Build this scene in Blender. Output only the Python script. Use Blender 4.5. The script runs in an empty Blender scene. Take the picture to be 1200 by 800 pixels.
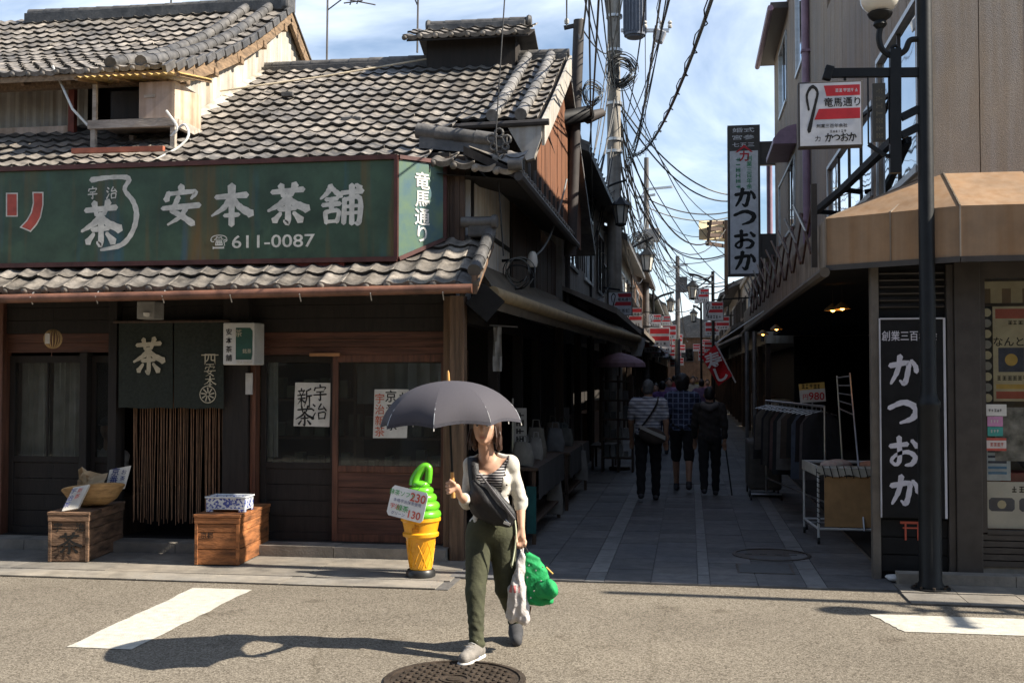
import bpy, math, random
import numpy as np
from mathutils import Vector, Matrix
random.seed(7)
SC = bpy.context.scene
COL = SC.collection
R = math.radians
# ---------------------------------------------------------------- camera
cd_ = bpy.data.cameras.new('camera'); cam = bpy.data.objects.new('camera', cd_); COL.objects.link(cam)
cd_.sensor_width = 36.0; cd_.lens = 36.0*1300/1200
cd_.clip_start = 0.05; cd_.clip_end = 3000
cam.location = (0, 0, 1.70)
YAW = R(9.08); PIT = math.atan(40/1300)
cam.rotation_euler = (R(90)+PIT, 0, YAW)
SC.camera = cam
# ---------------------------------------------------------------- sky and sun
SUN_EL, SUN_AZ = 40.0, -2.0            # elevation; direction to the sun measured from +X towards +Y
wd = bpy.data.worlds.new('World'); SC.world = wd; wd.use_nodes = True
nt = wd.node_tree; nt.nodes.clear()
wo = nt.nodes.new('ShaderNodeOutputWorld'); bg = nt.nodes.new('ShaderNodeBackground')
sky = nt.nodes.new('ShaderNodeTexSky'); sky.sky_type = 'NISHITA'; sky.sun_disc = False
sky.sun_elevation = R(SUN_EL); sky.sun_rotation = R(90-SUN_AZ)
sky.air_density = 1.0; sky.dust_density = 0.15; sky.ozone_density = 2.5
tc = nt.nodes.new('ShaderNodeTexCoord'); mp = nt.nodes.new('ShaderNodeMapping')
mp.inputs['Scale'].default_value = (1.5, 1.9, 3.4); mp.inputs['Rotation'].default_value = (0.5, 0.45, 0.3)
nz = nt.nodes.new('ShaderNodeTexNoise'); nz.inputs['Scale'].default_value = 1.7; nz.inputs['Detail'].default_value = 7; nz.inputs['Roughness'].default_value = 0.55; nz.inputs['Distortion'].default_value = 0.6
rp = nt.nodes.new('ShaderNodeValToRGB'); rp.color_ramp.elements[0].position = 0.44; rp.color_ramp.elements[0].color = (0.0, 0.0, 0.0, 1); rp.color_ramp.elements[1].position = 0.72; rp.color_ramp.elements[1].color = (0.85, 0.85, 0.85, 1)
mx = nt.nodes.new('ShaderNodeMix'); mx.data_type = 'RGBA'
mx.inputs[7].default_value = (9.6, 10.5, 11.8, 1)      # thin high cloud lit by the sun
nt.links.new(tc.outputs['Generated'], mp.inputs[0]); nt.links.new(mp.outputs[0], nz.inputs['Vector'])
nt.links.new(nz.outputs[0], rp.inputs[0]); nt.links.new(rp.outputs[0], mx.inputs[0])
nt.links.new(sky.outputs[0], mx.inputs[6]); nt.links.new(mx.outputs[2], bg.inputs[0])
bg.inputs[1].default_value = 0.068
nt.links.new(bg.outputs[0], wo.inputs[0])
sl = bpy.data.lights.new('sun', 'SUN'); sl.energy = 5.0; sl.angle = R(0.5); sl.color = (1.0, 0.92, 0.79)
so = bpy.data.objects.new('sun', sl); COL.objects.link(so)
sd = Vector((math.cos(R(SUN_AZ))*math.cos(R(SUN_EL)), math.sin(R(SUN_AZ))*math.cos(R(SUN_EL)), math.sin(R(SUN_EL))))
so.rotation_euler = sd.to_track_quat('Z', 'Y').to_euler(); so.location = sd*60
vs = SC.view_settings
vs.view_transform = 'Standard'; vs.look = 'None'; vs.gamma = 1.0; vs.use_curve_mapping = False
vs.exposure = 1.2
SC.cycles.max_bounces = 6; SC.cycles.transparent_max_bounces = 12
SC.cycles.use_denoising = True
# ---------------------------------------------------------------- helpers
_c, _s, _cp, _sp = math.cos(YAW), math.sin(YAW), math.cos(PIT), math.sin(PIT)
def _ray(px, py):
    u = (px-600)/1300; v = (400-py)/1300; f = _cp-v*_sp
    return (u*_c-f*_s, u*_s+f*_c, _sp+v*_cp)
def at(px, py, Y):                  # a point measured in the photograph, on the upright plane at distance Y
    r = _ray(px, py); t = Y/r[1]; return Vector((r[0]*t, Y, 1.7+r[2]*t))
def gnd(px, py, z=0.0):             # the same on the ground
    r = _ray(px, py); t = (z-1.7)/r[2]; return Vector((r[0]*t, r[1]*t, z))

def lin(h):
    if isinstance(h, str):
        h = h.lstrip('#'); c = [int(h[i:i+2], 16)/255 for i in (0, 2, 4)]
        return tuple((x/12.92 if x <= .04045 else ((x+.055)/1.055)**2.4) for x in c)
    return tuple(h)
MATS = {}
def mat(name, col, rough=0.7, var=0.25, scale=6.0, bump=0.0, bscale=None, metal=0.0, spec=0.4, stretch=(1, 1, 1), rnd=0.0, col2=None, emit=None, alpha=1.0, trans=0.0, coat=0.0, streak=0.0, detail=6, sat=1.0):
    if name in MATS: return MATS[name]
    m = bpy.data.materials.new(name); m.use_nodes = True; MATS[name] = m
    N = m.node_tree.nodes; Lk = m.node_tree.links.new; b = N['Principled BSDF']
    col = lin(col); c2 = lin(col2) if col2 else tuple(max(0, c*(1-var)*.85) for c in col)
    c1 = col if col2 else tuple(min(1, c*(1+var*.6)) for c in col)
    b.inputs['Roughness'].default_value = rough; b.inputs['Metallic'].default_value = metal
    b.inputs['Specular IOR Level'].default_value = spec
    b.inputs['Alpha'].default_value = alpha; b.inputs['Transmission Weight'].default_value = trans
    b.inputs['Coat Weight'].default_value = coat
    t = N.new('ShaderNodeTexCoord'); mpn = N.new('ShaderNodeMapping'); mpn.inputs['Scale'].default_value = stretch
    Lk(t.outputs['Object'], mpn.inputs[0]); vec = mpn.outputs[0]
    oi = None
    if rnd:
        oi = N.new('ShaderNodeObjectInfo'); at_ = N.new('ShaderNodeAttribute'); at_.attribute_name = 'tint'
        sm = N.new('ShaderNodeMath'); sm.operation = 'ADD'; Lk(oi.outputs['Random'], sm.inputs[0]); Lk(at_.outputs['Fac'], sm.inputs[1])
        fr = N.new('ShaderNodeMath'); fr.operation = 'FRACT'; Lk(sm.outputs[0], fr.inputs[0])
        av = N.new('ShaderNodeVectorMath'); av.operation = 'ADD'
        cb = N.new('ShaderNodeCombineXYZ'); ml = N.new('ShaderNodeMath'); ml.operation = 'MULTIPLY'; ml.inputs[1].default_value = 37.0
        Lk(fr.outputs[0], ml.inputs[0]); Lk(ml.outputs[0], cb.inputs[0]); Lk(ml.outputs[0], cb.inputs[2])
        Lk(vec, av.inputs[0]); Lk(cb.outputs[0], av.inputs[1]); vec = av.outputs[0]
    n = N.new('ShaderNodeTexNoise'); n.inputs['Scale'].default_value = scale; n.inputs['Detail'].default_value = detail; n.inputs['Roughness'].default_value = 0.62
    Lk(vec, n.inputs['Vector'])
    r_ = N.new('ShaderNodeValToRGB'); r_.color_ramp.elements[0].position = 0.32; r_.color_ramp.elements[1].position = 0.68
    r_.color_ramp.elements[0].color = (*c2, 1); r_.color_ramp.elements[1].color = (*c1, 1)
    Lk(n.outputs[0], r_.inputs[0]); out = r_.outputs[0]
    if streak:                                   # rain streaks: noise drawn out along z
        m2 = N.new('ShaderNodeMapping'); m2.inputs['Scale'].default_value = (9, 9, 0.5); Lk(t.outputs['Object'], m2.inputs[0])
        n2 = N.new('ShaderNodeTexNoise'); n2.inputs['Scale'].default_value = 1.3; n2.inputs['Detail'].default_value = 5; Lk(m2.outputs[0], n2.inputs['Vector'])
        r2 = N.new('ShaderNodeValToRGB'); r2.color_ramp.elements[0].position = .3; r2.color_ramp.elements[1].position = .62
        k = 1-streak; r2.color_ramp.elements[0].color = (k*.95, k*.85, k*.72, 1); r2.color_ramp.elements[1].color = (1, 1, 1, 1)
        Lk(n2.outputs[0], r2.inputs[0])
        mm = N.new('ShaderNodeMix'); mm.data_type = 'RGBA'; mm.blend_type = 'MULTIPLY'; mm.inputs[0].default_value = 1
        Lk(out, mm.inputs[6]); Lk(r2.outputs[0], mm.inputs[7]); out = mm.outputs[2]
    if rnd:
        hs = N.new('ShaderNodeHueSaturation'); mr = N.new('ShaderNodeMapRange'); mr.inputs[3].default_value = 1-rnd; mr.inputs[4].default_value = 1+rnd
        Lk(fr.outputs[0], mr.inputs[0]); Lk(mr.outputs[0], hs.inputs['Value']); Lk(out, hs.inputs['Color']); out = hs.outputs[0]
    Lk(out, b.inputs['Base Color'])
    rr = N.new('ShaderNodeMapRange'); rr.inputs[3].default_value = max(.03, rough-.10); rr.inputs[4].default_value = min(1, rough+.12)
    Lk(n.outputs[0], rr.inputs[0]); Lk(rr.outputs[0], b.inputs['Roughness'])
    if bump:
        n3 = N.new('ShaderNodeTexNoise'); n3.inputs['Scale'].default_value = bscale or scale*4; n3.inputs['Detail'].default_value = 4; Lk(vec, n3.inputs['Vector'])
        bp = N.new('ShaderNodeBump'); bp.inputs['Strength'].default_value = bump; bp.inputs['Distance'].default_value = 0.02
        Lk(n3.outputs[0], bp.inputs['Height']); Lk(bp.outputs[0], b.inputs['Normal'])
    if emit:
        b.inputs['Emission Color'].default_value = (*lin(emit[0]), 1); b.inputs['Emission Strength'].default_value = emit[1]
    return m
def glass(name, tint=(.8, .85, .85), refl=0.10, rough=0.03, dust=0.0):
    if name in MATS: return MATS[name]
    m = bpy.data.materials.new(name); m.use_nodes = True; MATS[name] = m
    N = m.node_tree.nodes; Lk = m.node_tree.links.new; N.clear()
    o = N.new('ShaderNodeOutputMaterial'); a = N.new('ShaderNodeBsdfTransparent'); a.inputs[0].default_value = (*tint, 1)
    g = N.new('ShaderNodeBsdfGlossy'); g.inputs['Roughness'].default_value = rough; g.inputs[0].default_value = (.9, .95, 1, 1)
    fr = N.new('ShaderNodeFresnel'); fr.inputs[0].default_value = 1.45
    t = N.new('ShaderNodeTexCoord'); n = N.new('ShaderNodeTexNoise'); n.inputs['Scale'].default_value = 1.1; Lk(t.outputs['Object'], n.inputs['Vector'])
    bp = N.new('ShaderNodeBump'); bp.inputs['Strength'].default_value = .06; bp.inputs['Distance'].default_value = .05; Lk(n.outputs[0], bp.inputs['Height']); Lk(bp.outputs[0], g.inputs['Normal'])
    mu = N.new('ShaderNodeMath'); mu.operation = 'MULTIPLY'; mu.inputs[1].default_value = refl*10; Lk(fr.outputs[0], mu.inputs[0])
    if dust:                                     # a film of street dust on the pane
        df = N.new('ShaderNodeBsdfDiffuse'); df.inputs[0].default_value = (.34,.33,.30,1); n9 = N.new('ShaderNodeTexNoise'); n9.inputs['Scale'].default_value = 3; n9.inputs['Detail'].default_value = 6; Lk(t.outputs['Object'], n9.inputs['Vector'])
        mr9 = N.new('ShaderNodeMapRange'); mr9.inputs[3].default_value = dust*.5; mr9.inputs[4].default_value = dust*1.6; Lk(n9.outputs[0], mr9.inputs[0]); x9 = N.new('ShaderNodeMixShader'); Lk(mr9.outputs[0], x9.inputs[0]); Lk(a.outputs[0], x9.inputs[1]); Lk(df.outputs[0], x9.inputs[2]); a = x9
    x = N.new('ShaderNodeMixShader'); Lk(mu.outputs[0], x.inputs[0]); Lk(a.outputs[0], x.inputs[1]); Lk(g.outputs[0], x.inputs[2]); Lk(x.outputs[0], o.inputs[0])
    return m

def obj(name, mesh, m=None, parent=None):
    o = bpy.data.objects.new(name, mesh); COL.objects.link(o)
    if m is not None and len(mesh.materials) == 0: mesh.materials.append(m)
    if parent is not None:
        o.parent = parent
        pm = parent.matrix_basis.copy(); q = parent
        while q.parent is not None: pm = q.parent.matrix_basis @ q.matrix_parent_inverse @ pm; q = q.parent
        o.matrix_parent_inverse = pm.inverted()     # parts are written in world coordinates
    return o
def tag(o, label=None, cat=None, group=None, kind=None):
    if label: o['label'] = label
    if cat: o['category'] = cat
    if group: o['group'] = group
    if kind: o['kind'] = kind
    return o
def thing(name, label, cat, loc=(0, 0, 0), group=None):
    o = bpy.data.objects.new(name, None); COL.objects.link(o); o.location = loc; o.empty_display_size = .1
    return tag(o, label, cat, group)
def copy_tree(o, parent=None):
    c = o.copy(); COL.objects.link(c); inv = o.matrix_parent_inverse.copy(); c.parent = parent; c.matrix_parent_inverse = inv
    for ch in list(o.children): copy_tree(ch, c)
    return c

class MB:
    def __init__(s): s.v = []; s.f = []; s.mi = []; s.tint = []; s.cur = 0; s.ct = 0.0
    def add(s, vs, fs):
        k = len(s.v); s.v += [tuple(p) for p in vs]
        for f in fs: s.f.append(tuple(i+k for i in f)); s.mi.append(s.cur); s.tint.append(s.ct)
        return s
    def box(s, x0, x1, y0, y1, z0, z1):
        x0, x1 = min(x0, x1), max(x0, x1); y0, y1 = min(y0, y1), max(y0, y1); z0, z1 = min(z0, z1), max(z0, z1)
        return s.add([(x0,y0,z0),(x1,y0,z0),(x1,y1,z0),(x0,y1,z0),(x0,y0,z1),(x1,y0,z1),(x1,y1,z1),(x0,y1,z1)],
                     [(0,3,2,1),(4,5,6,7),(0,1,5,4),(1,2,6,5),(2,3,7,6),(3,0,4,7)])
    def obox(s, c, size, M=Matrix.Identity(3)):
        c = Vector(c); h = [x/2 for x in size]
        vs = [c+M@Vector((sx*h[0], sy*h[1], sz*h[2])) for sz in (-1,1) for sx, sy in ((-1,-1),(1,-1),(1,1),(-1,1))]
        return s.add(vs, [(0,3,2,1),(4,5,6,7),(0,1,5,4),(1,2,6,5),(2,3,7,6),(3,0,4,7)])
    def bar(s, p, q, w, h=None, up=(0, 0, 1)):
        p, q = Vector(p), Vector(q); d = (q-p); L = d.length; d = d/L; up = Vector(up)
        if abs(d.dot(up)) > .98: up = Vector((0, 1, 0))
        x = d.cross(up).normalized(); z = x.cross(d)
        return s.obox((p+q)/2, (w, L, h or w), Matrix((x, d, z)).transposed())
    def tube(s, pts, r, n=8, cap=True):
        pts = [Vector(p) for p in pts]; m = len(pts); rs = r if isinstance(r, (list, tuple)) else [r]*m
        k = len(s.v); fs = []; prev = None; vs = []
        for i, p in enumerate(pts):
            d = (pts[min(i+1, m-1)]-pts[max(i-1, 0)]).normalized()
            if prev is None:
                a = Vector((0, 0, 1)) if abs(d.z) < .9 else Vector((1, 0, 0))
                x = d.cross(a).normalized()
            else: x = (prev-d*prev.dot(d)).normalized()
            prev = x; y = d.cross(x)
            for j in range(n):
                t = 2*math.pi*j/n; vs.append(p+(x*math.cos(t)+y*math.sin(t))*rs[i])
        for i in range(m-1):
            for j in range(n):
                a = i*n+j; b = i*n+(j+1) % n; fs.append((a, b, b+n, a+n))
        if cap: fs.append(tuple(range(n))[::-1]); fs.append(tuple(range((m-1)*n, m*n)))
        return s.add(vs, fs)
    def lathe(s, prof, n=16, c=(0, 0, 0), cap=True, M=None, sy=1.0):
        vs = []; fs = []; c = Vector(c); m = len(prof)
        for r, z in prof:
            for j in range(n):
                t = 2*math.pi*j/n; p = Vector((r*math.cos(t), r*math.sin(t)*sy, z)); vs.append(c+(M@p if M else p))
        for i in range(m-1):
            for j in range(n):
                a = i*n+j; b = i*n+(j+1) % n; fs.append((a, b, b+n, a+n))
        if cap: fs.append(tuple(range(n))[::-1]); fs.append(tuple(range((m-1)*n, m*n)))
        return s.add(vs, fs)
    def prism(s, poly, o, x, y, depth):           # polygon in the (x, y) frame at o, extruded along -(x cross y)... both faces built
        o, x, y = Vector(o), Vector(x), Vector(y); n = x.cross(y).normalized()*depth; k = len(poly)
        a = [o+x*p[0]+y*p[1] for p in poly]; b = [p+n for p in a]
        fs = [tuple(range(k))[::-1], tuple(range(k, 2*k))]+[(i, (i+1) % k, (i+1) % k+k, i+k) for i in range(k)]
        return s.add(a+b, fs)
    def sheet(s, rows):                           # grid of points
        n = len(rows[0]); vs = [p for r in rows for p in r]
        return s.add(vs, [(i*n+j, i*n+j+1, (i+1)*n+j+1, (i+1)*n+j) for i in range(len(rows)-1) for j in range(n-1)])
    def mesh(s, name, mats=None, smooth=False):
        me = bpy.data.meshes.new(name); me.from_pydata(s.v, [], s.f); me.update()
        for m in mats or []: me.materials.append(m)
        if any(s.mi): me.polygons.foreach_set('material_index', s.mi)
        if any(s.tint):
            a = me.attributes.new('tint', 'FLOAT', 'FACE'); a.data.foreach_set('value', s.tint)
        if smooth: me.polygons.foreach_set('use_smooth', [True]*len(me.polygons))
        return me
    def build(s, name, m, parent=None, smooth=False, bev=0.0, **kw):
        o = obj(name, s.mesh(name, m if isinstance(m, list) else [m], smooth), None, parent)
        if bev:
            md = o.modifiers.new('bevel', 'BEVEL'); md.width = bev; md.segments = 2; md.limit_method = 'ANGLE'; md.angle_limit = R(40)
        if smooth: autosmooth(o, R(38))
        return tag(o, **kw)
def autosmooth(o, ang):
    me = o.data
    try: me.set_sharp_from_angle(angle=ang)
    except Exception: pass
def catmull(pts, n=6):
    P = [Vector(p) for p in pts]
    if len(P) < 3: return [P[0].lerp(P[-1], i/n) for i in range(n+1)]
    out = []
    for i in range(len(P)-1):
        a = P[i-1] if i else P[0]*2-P[1]; b = P[i]; c = P[i+1]; d = P[i+2] if i+2 < len(P) else P[-1]*2-P[-2]
        for k in range(n):
            t = k/n; out.append(.5*((2*b)+(c-a)*t+(2*a-5*b+4*c-d)*t*t+(3*b-a-3*c+d)*t**3))
    out.append(P[-1]); return out
def sag(p, q, s, n=14, wob=0.0):
    p, q = Vector(p), Vector(q)
    return [p.lerp(q, i/n)+Vector((random.uniform(-wob, wob), 0, -4*s*(i/n)*(1-i/n)+random.uniform(-wob, wob))) for i in range(n+1)]
# ---------------------------------------------------------------- lettering
GCACHE = {}
def glyphs(body, bold, size):
    key = (body, bold)
    if key not in GCACHE:
        cu = bpy.data.curves.new('lettering', 'FONT'); cu.body = body; cu.size = 1; cu.offset = bold; cu.align_x = 'CENTER'; cu.resolution_u = 3
        o = bpy.data.objects.new('lettering', cu); COL.objects.link(o)
        dg = bpy.context.evaluated_depsgraph_get(); dg.update()
        me = bpy.data.meshes.new_from_object(o.evaluated_get(dg))
        vs = [tuple(v.co) for v in me.vertices]; fs = [tuple(p.vertices) for p in me.polygons]
        bpy.data.objects.remove(o); bpy.data.curves.remove(cu); bpy.data.meshes.remove(me)
        xs = [v[0] for v in vs] or [0]; ys = [v[1] for v in vs] or [0]
        cx = (min(xs)+max(xs))/2; cy = (min(ys)+max(ys))/2
        GCACHE[key] = ([(v[0]-cx, v[1]-cy) for v in vs], fs, max(xs)-min(xs), max(ys)-min(ys))
    return GCACHE[key]
def letters(mb, body, c, x, up, size, bold=0.0, width=None):     # flat print centred at c; x, up are unit axes of the face
    vs, fs, w, h = glyphs(body, bold, size)
    sx = width/w if width and w else size
    c, x, up = Vector(c), Vector(x).normalized(), Vector(up).normalized()
    mb.add([c+x*(a*sx)+up*(b*size) for a, b in vs], fs); return mb
def letters_down(mb, body, c, x, up, size, pitch, bold=0.0):
    c, up = Vector(c), Vector(up).normalized(); n = len(body)
    for i, ch in enumerate(body): letters(mb, ch, c+up*pitch*((n-1)/2-i), x, up, size, bold)
    return mb
def lines(mb, c, x, up, w, h, n=6):      # illegible print: a row of short marks
    c, x, up = Vector(c), Vector(x).normalized(), Vector(up).normalized(); rs = random.Random(int(abs(c.x)*977)+n)
    for i in range(n):
        a = -w/2+w*i/n; b = a+w/n*rs.uniform(.55,.85)
        for v0, v1 in ((-.5,-.28),(-.08,.1),(.3,.5)):
            if rs.random() < .8: mb.add([c+x*a+up*v0*h, c+x*b+up*v0*h, c+x*b+up*v1*h, c+x*a+up*v1*h], [(0,1,2,3)])
        m_ = (a+b)/2; mb.add([c+x*(m_-w/n*.08)-up*.5*h, c+x*(m_+w/n*.08)-up*.5*h, c+x*(m_+w/n*.08)+up*.5*h, c+x*(m_-w/n*.08)+up*.5*h], [(0,1,2,3)])
    return mb
ROOF3 = [([(50,3),(52,16)],[9,10]), ([(20,19),(14,37)],[7,9]), ([(20,22),(84,18),(75,35)],[6,7,4])]
KUCHI = lambda x0,y0,x1,y1,w=6: [([(x0,y0),(x0+3,y1)],[w,w]), ([(x0,y0+1),(x1,y0-2),(x1-3,y1-2)],[w,w,w]), ([(x0+3,y1-3),(x1-3,y1-5)],[w-1,w-1])]
BR = {
 '茶': [([(13,21),(87,16)],[7,8]), ([(34,5),(40,32)],[9,6]), ([(68,3),(58,30)],[10,6]), ([(52,30),(36,48),(4,66)],[9,9,4]), ([(50,32),(66,48),(97,63)],[6,9,12]), ([(30,63),(70,60)],[7,7]), ([(51,48),(51,94),(42,90)],[9,8,4]), ([(34,72),(19,90)],[5,10]), ([(65,71),(82,90)],[5,11])],
 '安': ROOF3+[([(44,30),(34,52),(28,63),(52,76),(80,96)],[8,7,7,8,10]), ([(66,50),(50,77),(18,97)],[8,7,3]), ([(5,57),(95,51)],[7,9])],
 '本': [([(13,30),(87,26)],[7,9]), ([(51,3),(51,98)],[11,8]), ([(48,31),(33,55),(3,75)],[8,8,3]), ([(54,31),(70,54),(98,72)],[6,9,12]), ([(34,75),(68,73)],[6,7])],
 '舗': [([(26,3),(17,20),(1,34)],[8,7,3]), ([(27,6),(36,17),(49,28)],[5,7,9]), ([(14,36),(41,34)],[6,6]), ([(6,49),(47,46)],[6,7]), ([(27,34),(27,62)],[7,7])]+KUCHI(12,65,43,92)+[([(51,21),(99,17)],[6,8]), ([(58,35),(56,93)],[7,7]), ([(58,37),(93,34),(92,90),(83,93)],[6,7,7,4]), ([(59,54),(90,52)],[5,5]), ([(59,70),(90,68)],[5,5]), ([(75,3),(75,95)],[8,7]), ([(85,2),(94,11)],[5,9])],
 '宇': ROOF3+[([(27,46),(75,43)],[6,7]), ([(10,63),(91,59)],[7,9]), ([(52,46),(53,94),(40,87)],[9,8,4])],
 '治': [([(11,9),(24,20)],[6,10]), ([(4,34),(17,44)],[6,10]), ([(5,93),(27,57)],[10,5]), ([(63,6),(47,37),(86,31)],[9,7,7]), ([(76,20),(94,45)],[5,10])]+KUCHI(46,57,87,93,7),
 '新': [([(28,2),(29,12)],[8,8]), ([(7,16),(51,13)],[6,7]), ([(17,21),(22,32)],[5,7]), ([(43,19),(36,32)],[7,5]), ([(3,38),(55,34)],[6,7]), ([(6,55),(53,51)],[6,7]), ([(29,38),(29,95)],[8,7]), ([(28,57),(5,82)],[6,3]), ([(32,58),(51,73)],[5,8]), ([(92,4),(63,16)],[9,5]), ([(64,14),(63,56),(48,94)],[8,8,3]), ([(65,42),(99,38)],[6,8]), ([(83,42),(83,98)],[8,6])],
 'か': [([(10,36),(62,27),(68,42),(56,90),(40,82)],[13,13,13,13,5]), ([(42,6),(33,52),(12,92)],[14,13,7]), ([(77,20),(90,38),(93,55)],[9,12,13])],
 'つ': [([(5,40),(52,22),(90,40),(80,70),(40,86)],[11,14,17,15,6])],
 'お': [([(8,32),(62,25)],[12,12]), ([(36,4),(37,72),(25,89),(11,76),(30,57),(64,50),(86,65),(76,86),(55,91)],[13,12,9,9,9,11,13,12,6]), ([(76,14),(93,33)],[9,14])],
 'ゝ': [([(20,30),(60,50),(75,75)],[9,10,8])],
 'loop': [([(40,98),(62,40),(70,14),(52,2),(34,20),(40,52)],[13,9,8,8,8,7])],
}
def brush(mb, key, c, x, up, size, wide=1.0, fat=1.0, lift=0.0004):
    strokes = BR[key] if isinstance(key, str) else key
    c, x, up = Vector(c), Vector(x).normalized(), Vector(up).normalized(); nrm = x.cross(up)
    for i, (pts, ws) in enumerate(strokes):
        P = [(p[0], p[1], w) for p, w in zip(pts, ws)]
        Q = catmull(P, 5 if len(P) > 2 else 3); m = len(Q); Lf = []; Rt = []
        for j, q in enumerate(Q):
            a, b = Q[max(j-1, 0)], Q[min(j+1, m-1)]; d = Vector((b.x-a.x, b.y-a.y)); d = d.normalized() if d.length else Vector((1, 0))
            nn = Vector((-d.y, d.x)); w = max(q.z, 1.5)*.5*fat*(1+.10*math.sin(j*2.3+i))
            Lf.append((q.x+nn.x*w, q.y+nn.y*w)); Rt.append((q.x-nn.x*w, q.y-nn.y*w))
        d0 = (Vector(Q[0][:2])-Vector(Q[1][:2])).normalized()*max(Q[0].z, 2)*.4*fat; d1 = (Vector(Q[-1][:2])-Vector(Q[-2][:2])).normalized()*max(Q[-1].z, 2)*.4*fat
        poly = [Lf, Rt]
        def W(p): return c+x*((p[0]-50)/100*size*wide)+up*((50-p[1])/100*size)+nrm*(-lift*(i+1)*-1)
        vs = [W(p) for p in Lf]+[W(p) for p in Rt]+[W((Q[0].x+d0.x, Q[0].y+d0.y)), W((Q[-1].x+d1.x, Q[-1].y+d1.y))]
        fs = [(j, j+1, m+j+1, m+j) for j in range(m-1)]+[(0, m, 2*m), (m-1, 2*m+1, 2*m-1)]
        mb.add(vs, fs)
    return mb
def brush_down(mb, body, c, x, up, size, pitch, wide=1.0, fat=1.0):
    c, up = Vector(c), Vector(up); n = len(body)
    for i, ch in enumerate(body): brush(mb, ch, c+up*pitch*((n-1)/2-i), x, up, size, wide, fat)
    return mb
XF, UP = Vector((1, 0, 0)), Vector((0, 0, 1))      # axes of faces that look towards -Y
# ---------------------------------------------------------------- smooth solids for bodies and cloth
def soft(prims, cell, k=0.02, sub=None, fold=None, pad=0.03, fine=(), kf=0.004):
    """one closed skin round tapered limbs: prims are (a, b, ra, rb) or ('e', centre, radii[, 3x3]) ; sub: functions P->d cut away"""
    k0_, nfine = k, len(prims); prims = list(prims)+list(fine); lo = np.full(3, 1e9); hi = -lo
    for p in prims:
        if p[0] == 'e': c = np.array(p[1]); r = np.full(3, max(p[2])); lo = np.minimum(lo, c-r); hi = np.maximum(hi, c+r)
        else:
            for q, r in ((p[0], p[2]), (p[1], p[3])): lo = np.minimum(lo, np.array(q)-r); hi = np.maximum(hi, np.array(q)+r)
    lo -= pad; hi += pad; n = np.ceil((hi-lo)/cell).astype(int)+1
    ax = [lo[i]+cell*np.arange(n[i]) for i in range(3)]
    D = np.full(tuple(n), 0.3, dtype=np.float32)
    for pi_, p in enumerate(prims):
        k = k0_ if pi_ < nfine else kf
        if p[0] == 'e': c = np.array(p[1]); r = np.full(3, max(p[2])); l, h = c-r, c+r
        else: l = np.minimum(np.array(p[0])-p[2], np.array(p[1])-p[3]); h = np.maximum(np.array(p[0])+p[2], np.array(p[1])+p[3])
        g = 2.5*k+2.5*cell; i0 = np.clip(((l-g-lo)/cell).astype(int), 0, n-1); i1 = np.clip(((h+g-lo)/cell).astype(int)+2, 0, n)
        s_ = tuple(slice(i0[i], i1[i]) for i in range(3))
        X, Y, Z = np.meshgrid(*[ax[i][s_[i]] for i in range(3)], indexing='ij', sparse=True)
        if p[0] == 'e':
            P = [X-p[1][0], Y-p[1][1], Z-p[1][2]]
            if len(p) > 3: M = p[3]; P = [M[0][i]*P[0]+M[1][i]*P[1]+M[2][i]*P[2] for i in range(3)]
            r = p[2]; k0 = np.sqrt(sum((P[i]/r[i])**2 for i in range(3))); k1 = np.sqrt(sum((P[i]/r[i]**2)**2 for i in range(3)))+1e-6
            d = k0*(k0-1)/k1
        else:
            a, b = np.array(p[0], float), np.array(p[1], float); ab = b-a; L2 = max(ab@ab, 1e-9)
            t = np.clip(((X-a[0])*ab[0]+(Y-a[1])*ab[1]+(Z-a[2])*ab[2])/L2, 0, 1)
            d = np.sqrt((X-a[0]-t*ab[0])**2+(Y-a[1]-t*ab[1])**2+(Z-a[2]-t*ab[2])**2)-(p[2]+(p[3]-p[2])*t)
        A = D[s_]; h_ = np.clip(.5+.5*(d-A)/k, 0, 1); D[s_] = d*(1-h_)+A*h_-k*h_*(1-h_)
    G3 = None
    if sub or fold:
        G3 = np.meshgrid(*ax, indexing='ij', sparse=True)
        for fn in sub or []: D = np.maximum(D, -fn(*G3)).astype(np.float32)
        if fold: D = D+fold(*G3)
    return nets(D, lo, cell)
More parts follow.
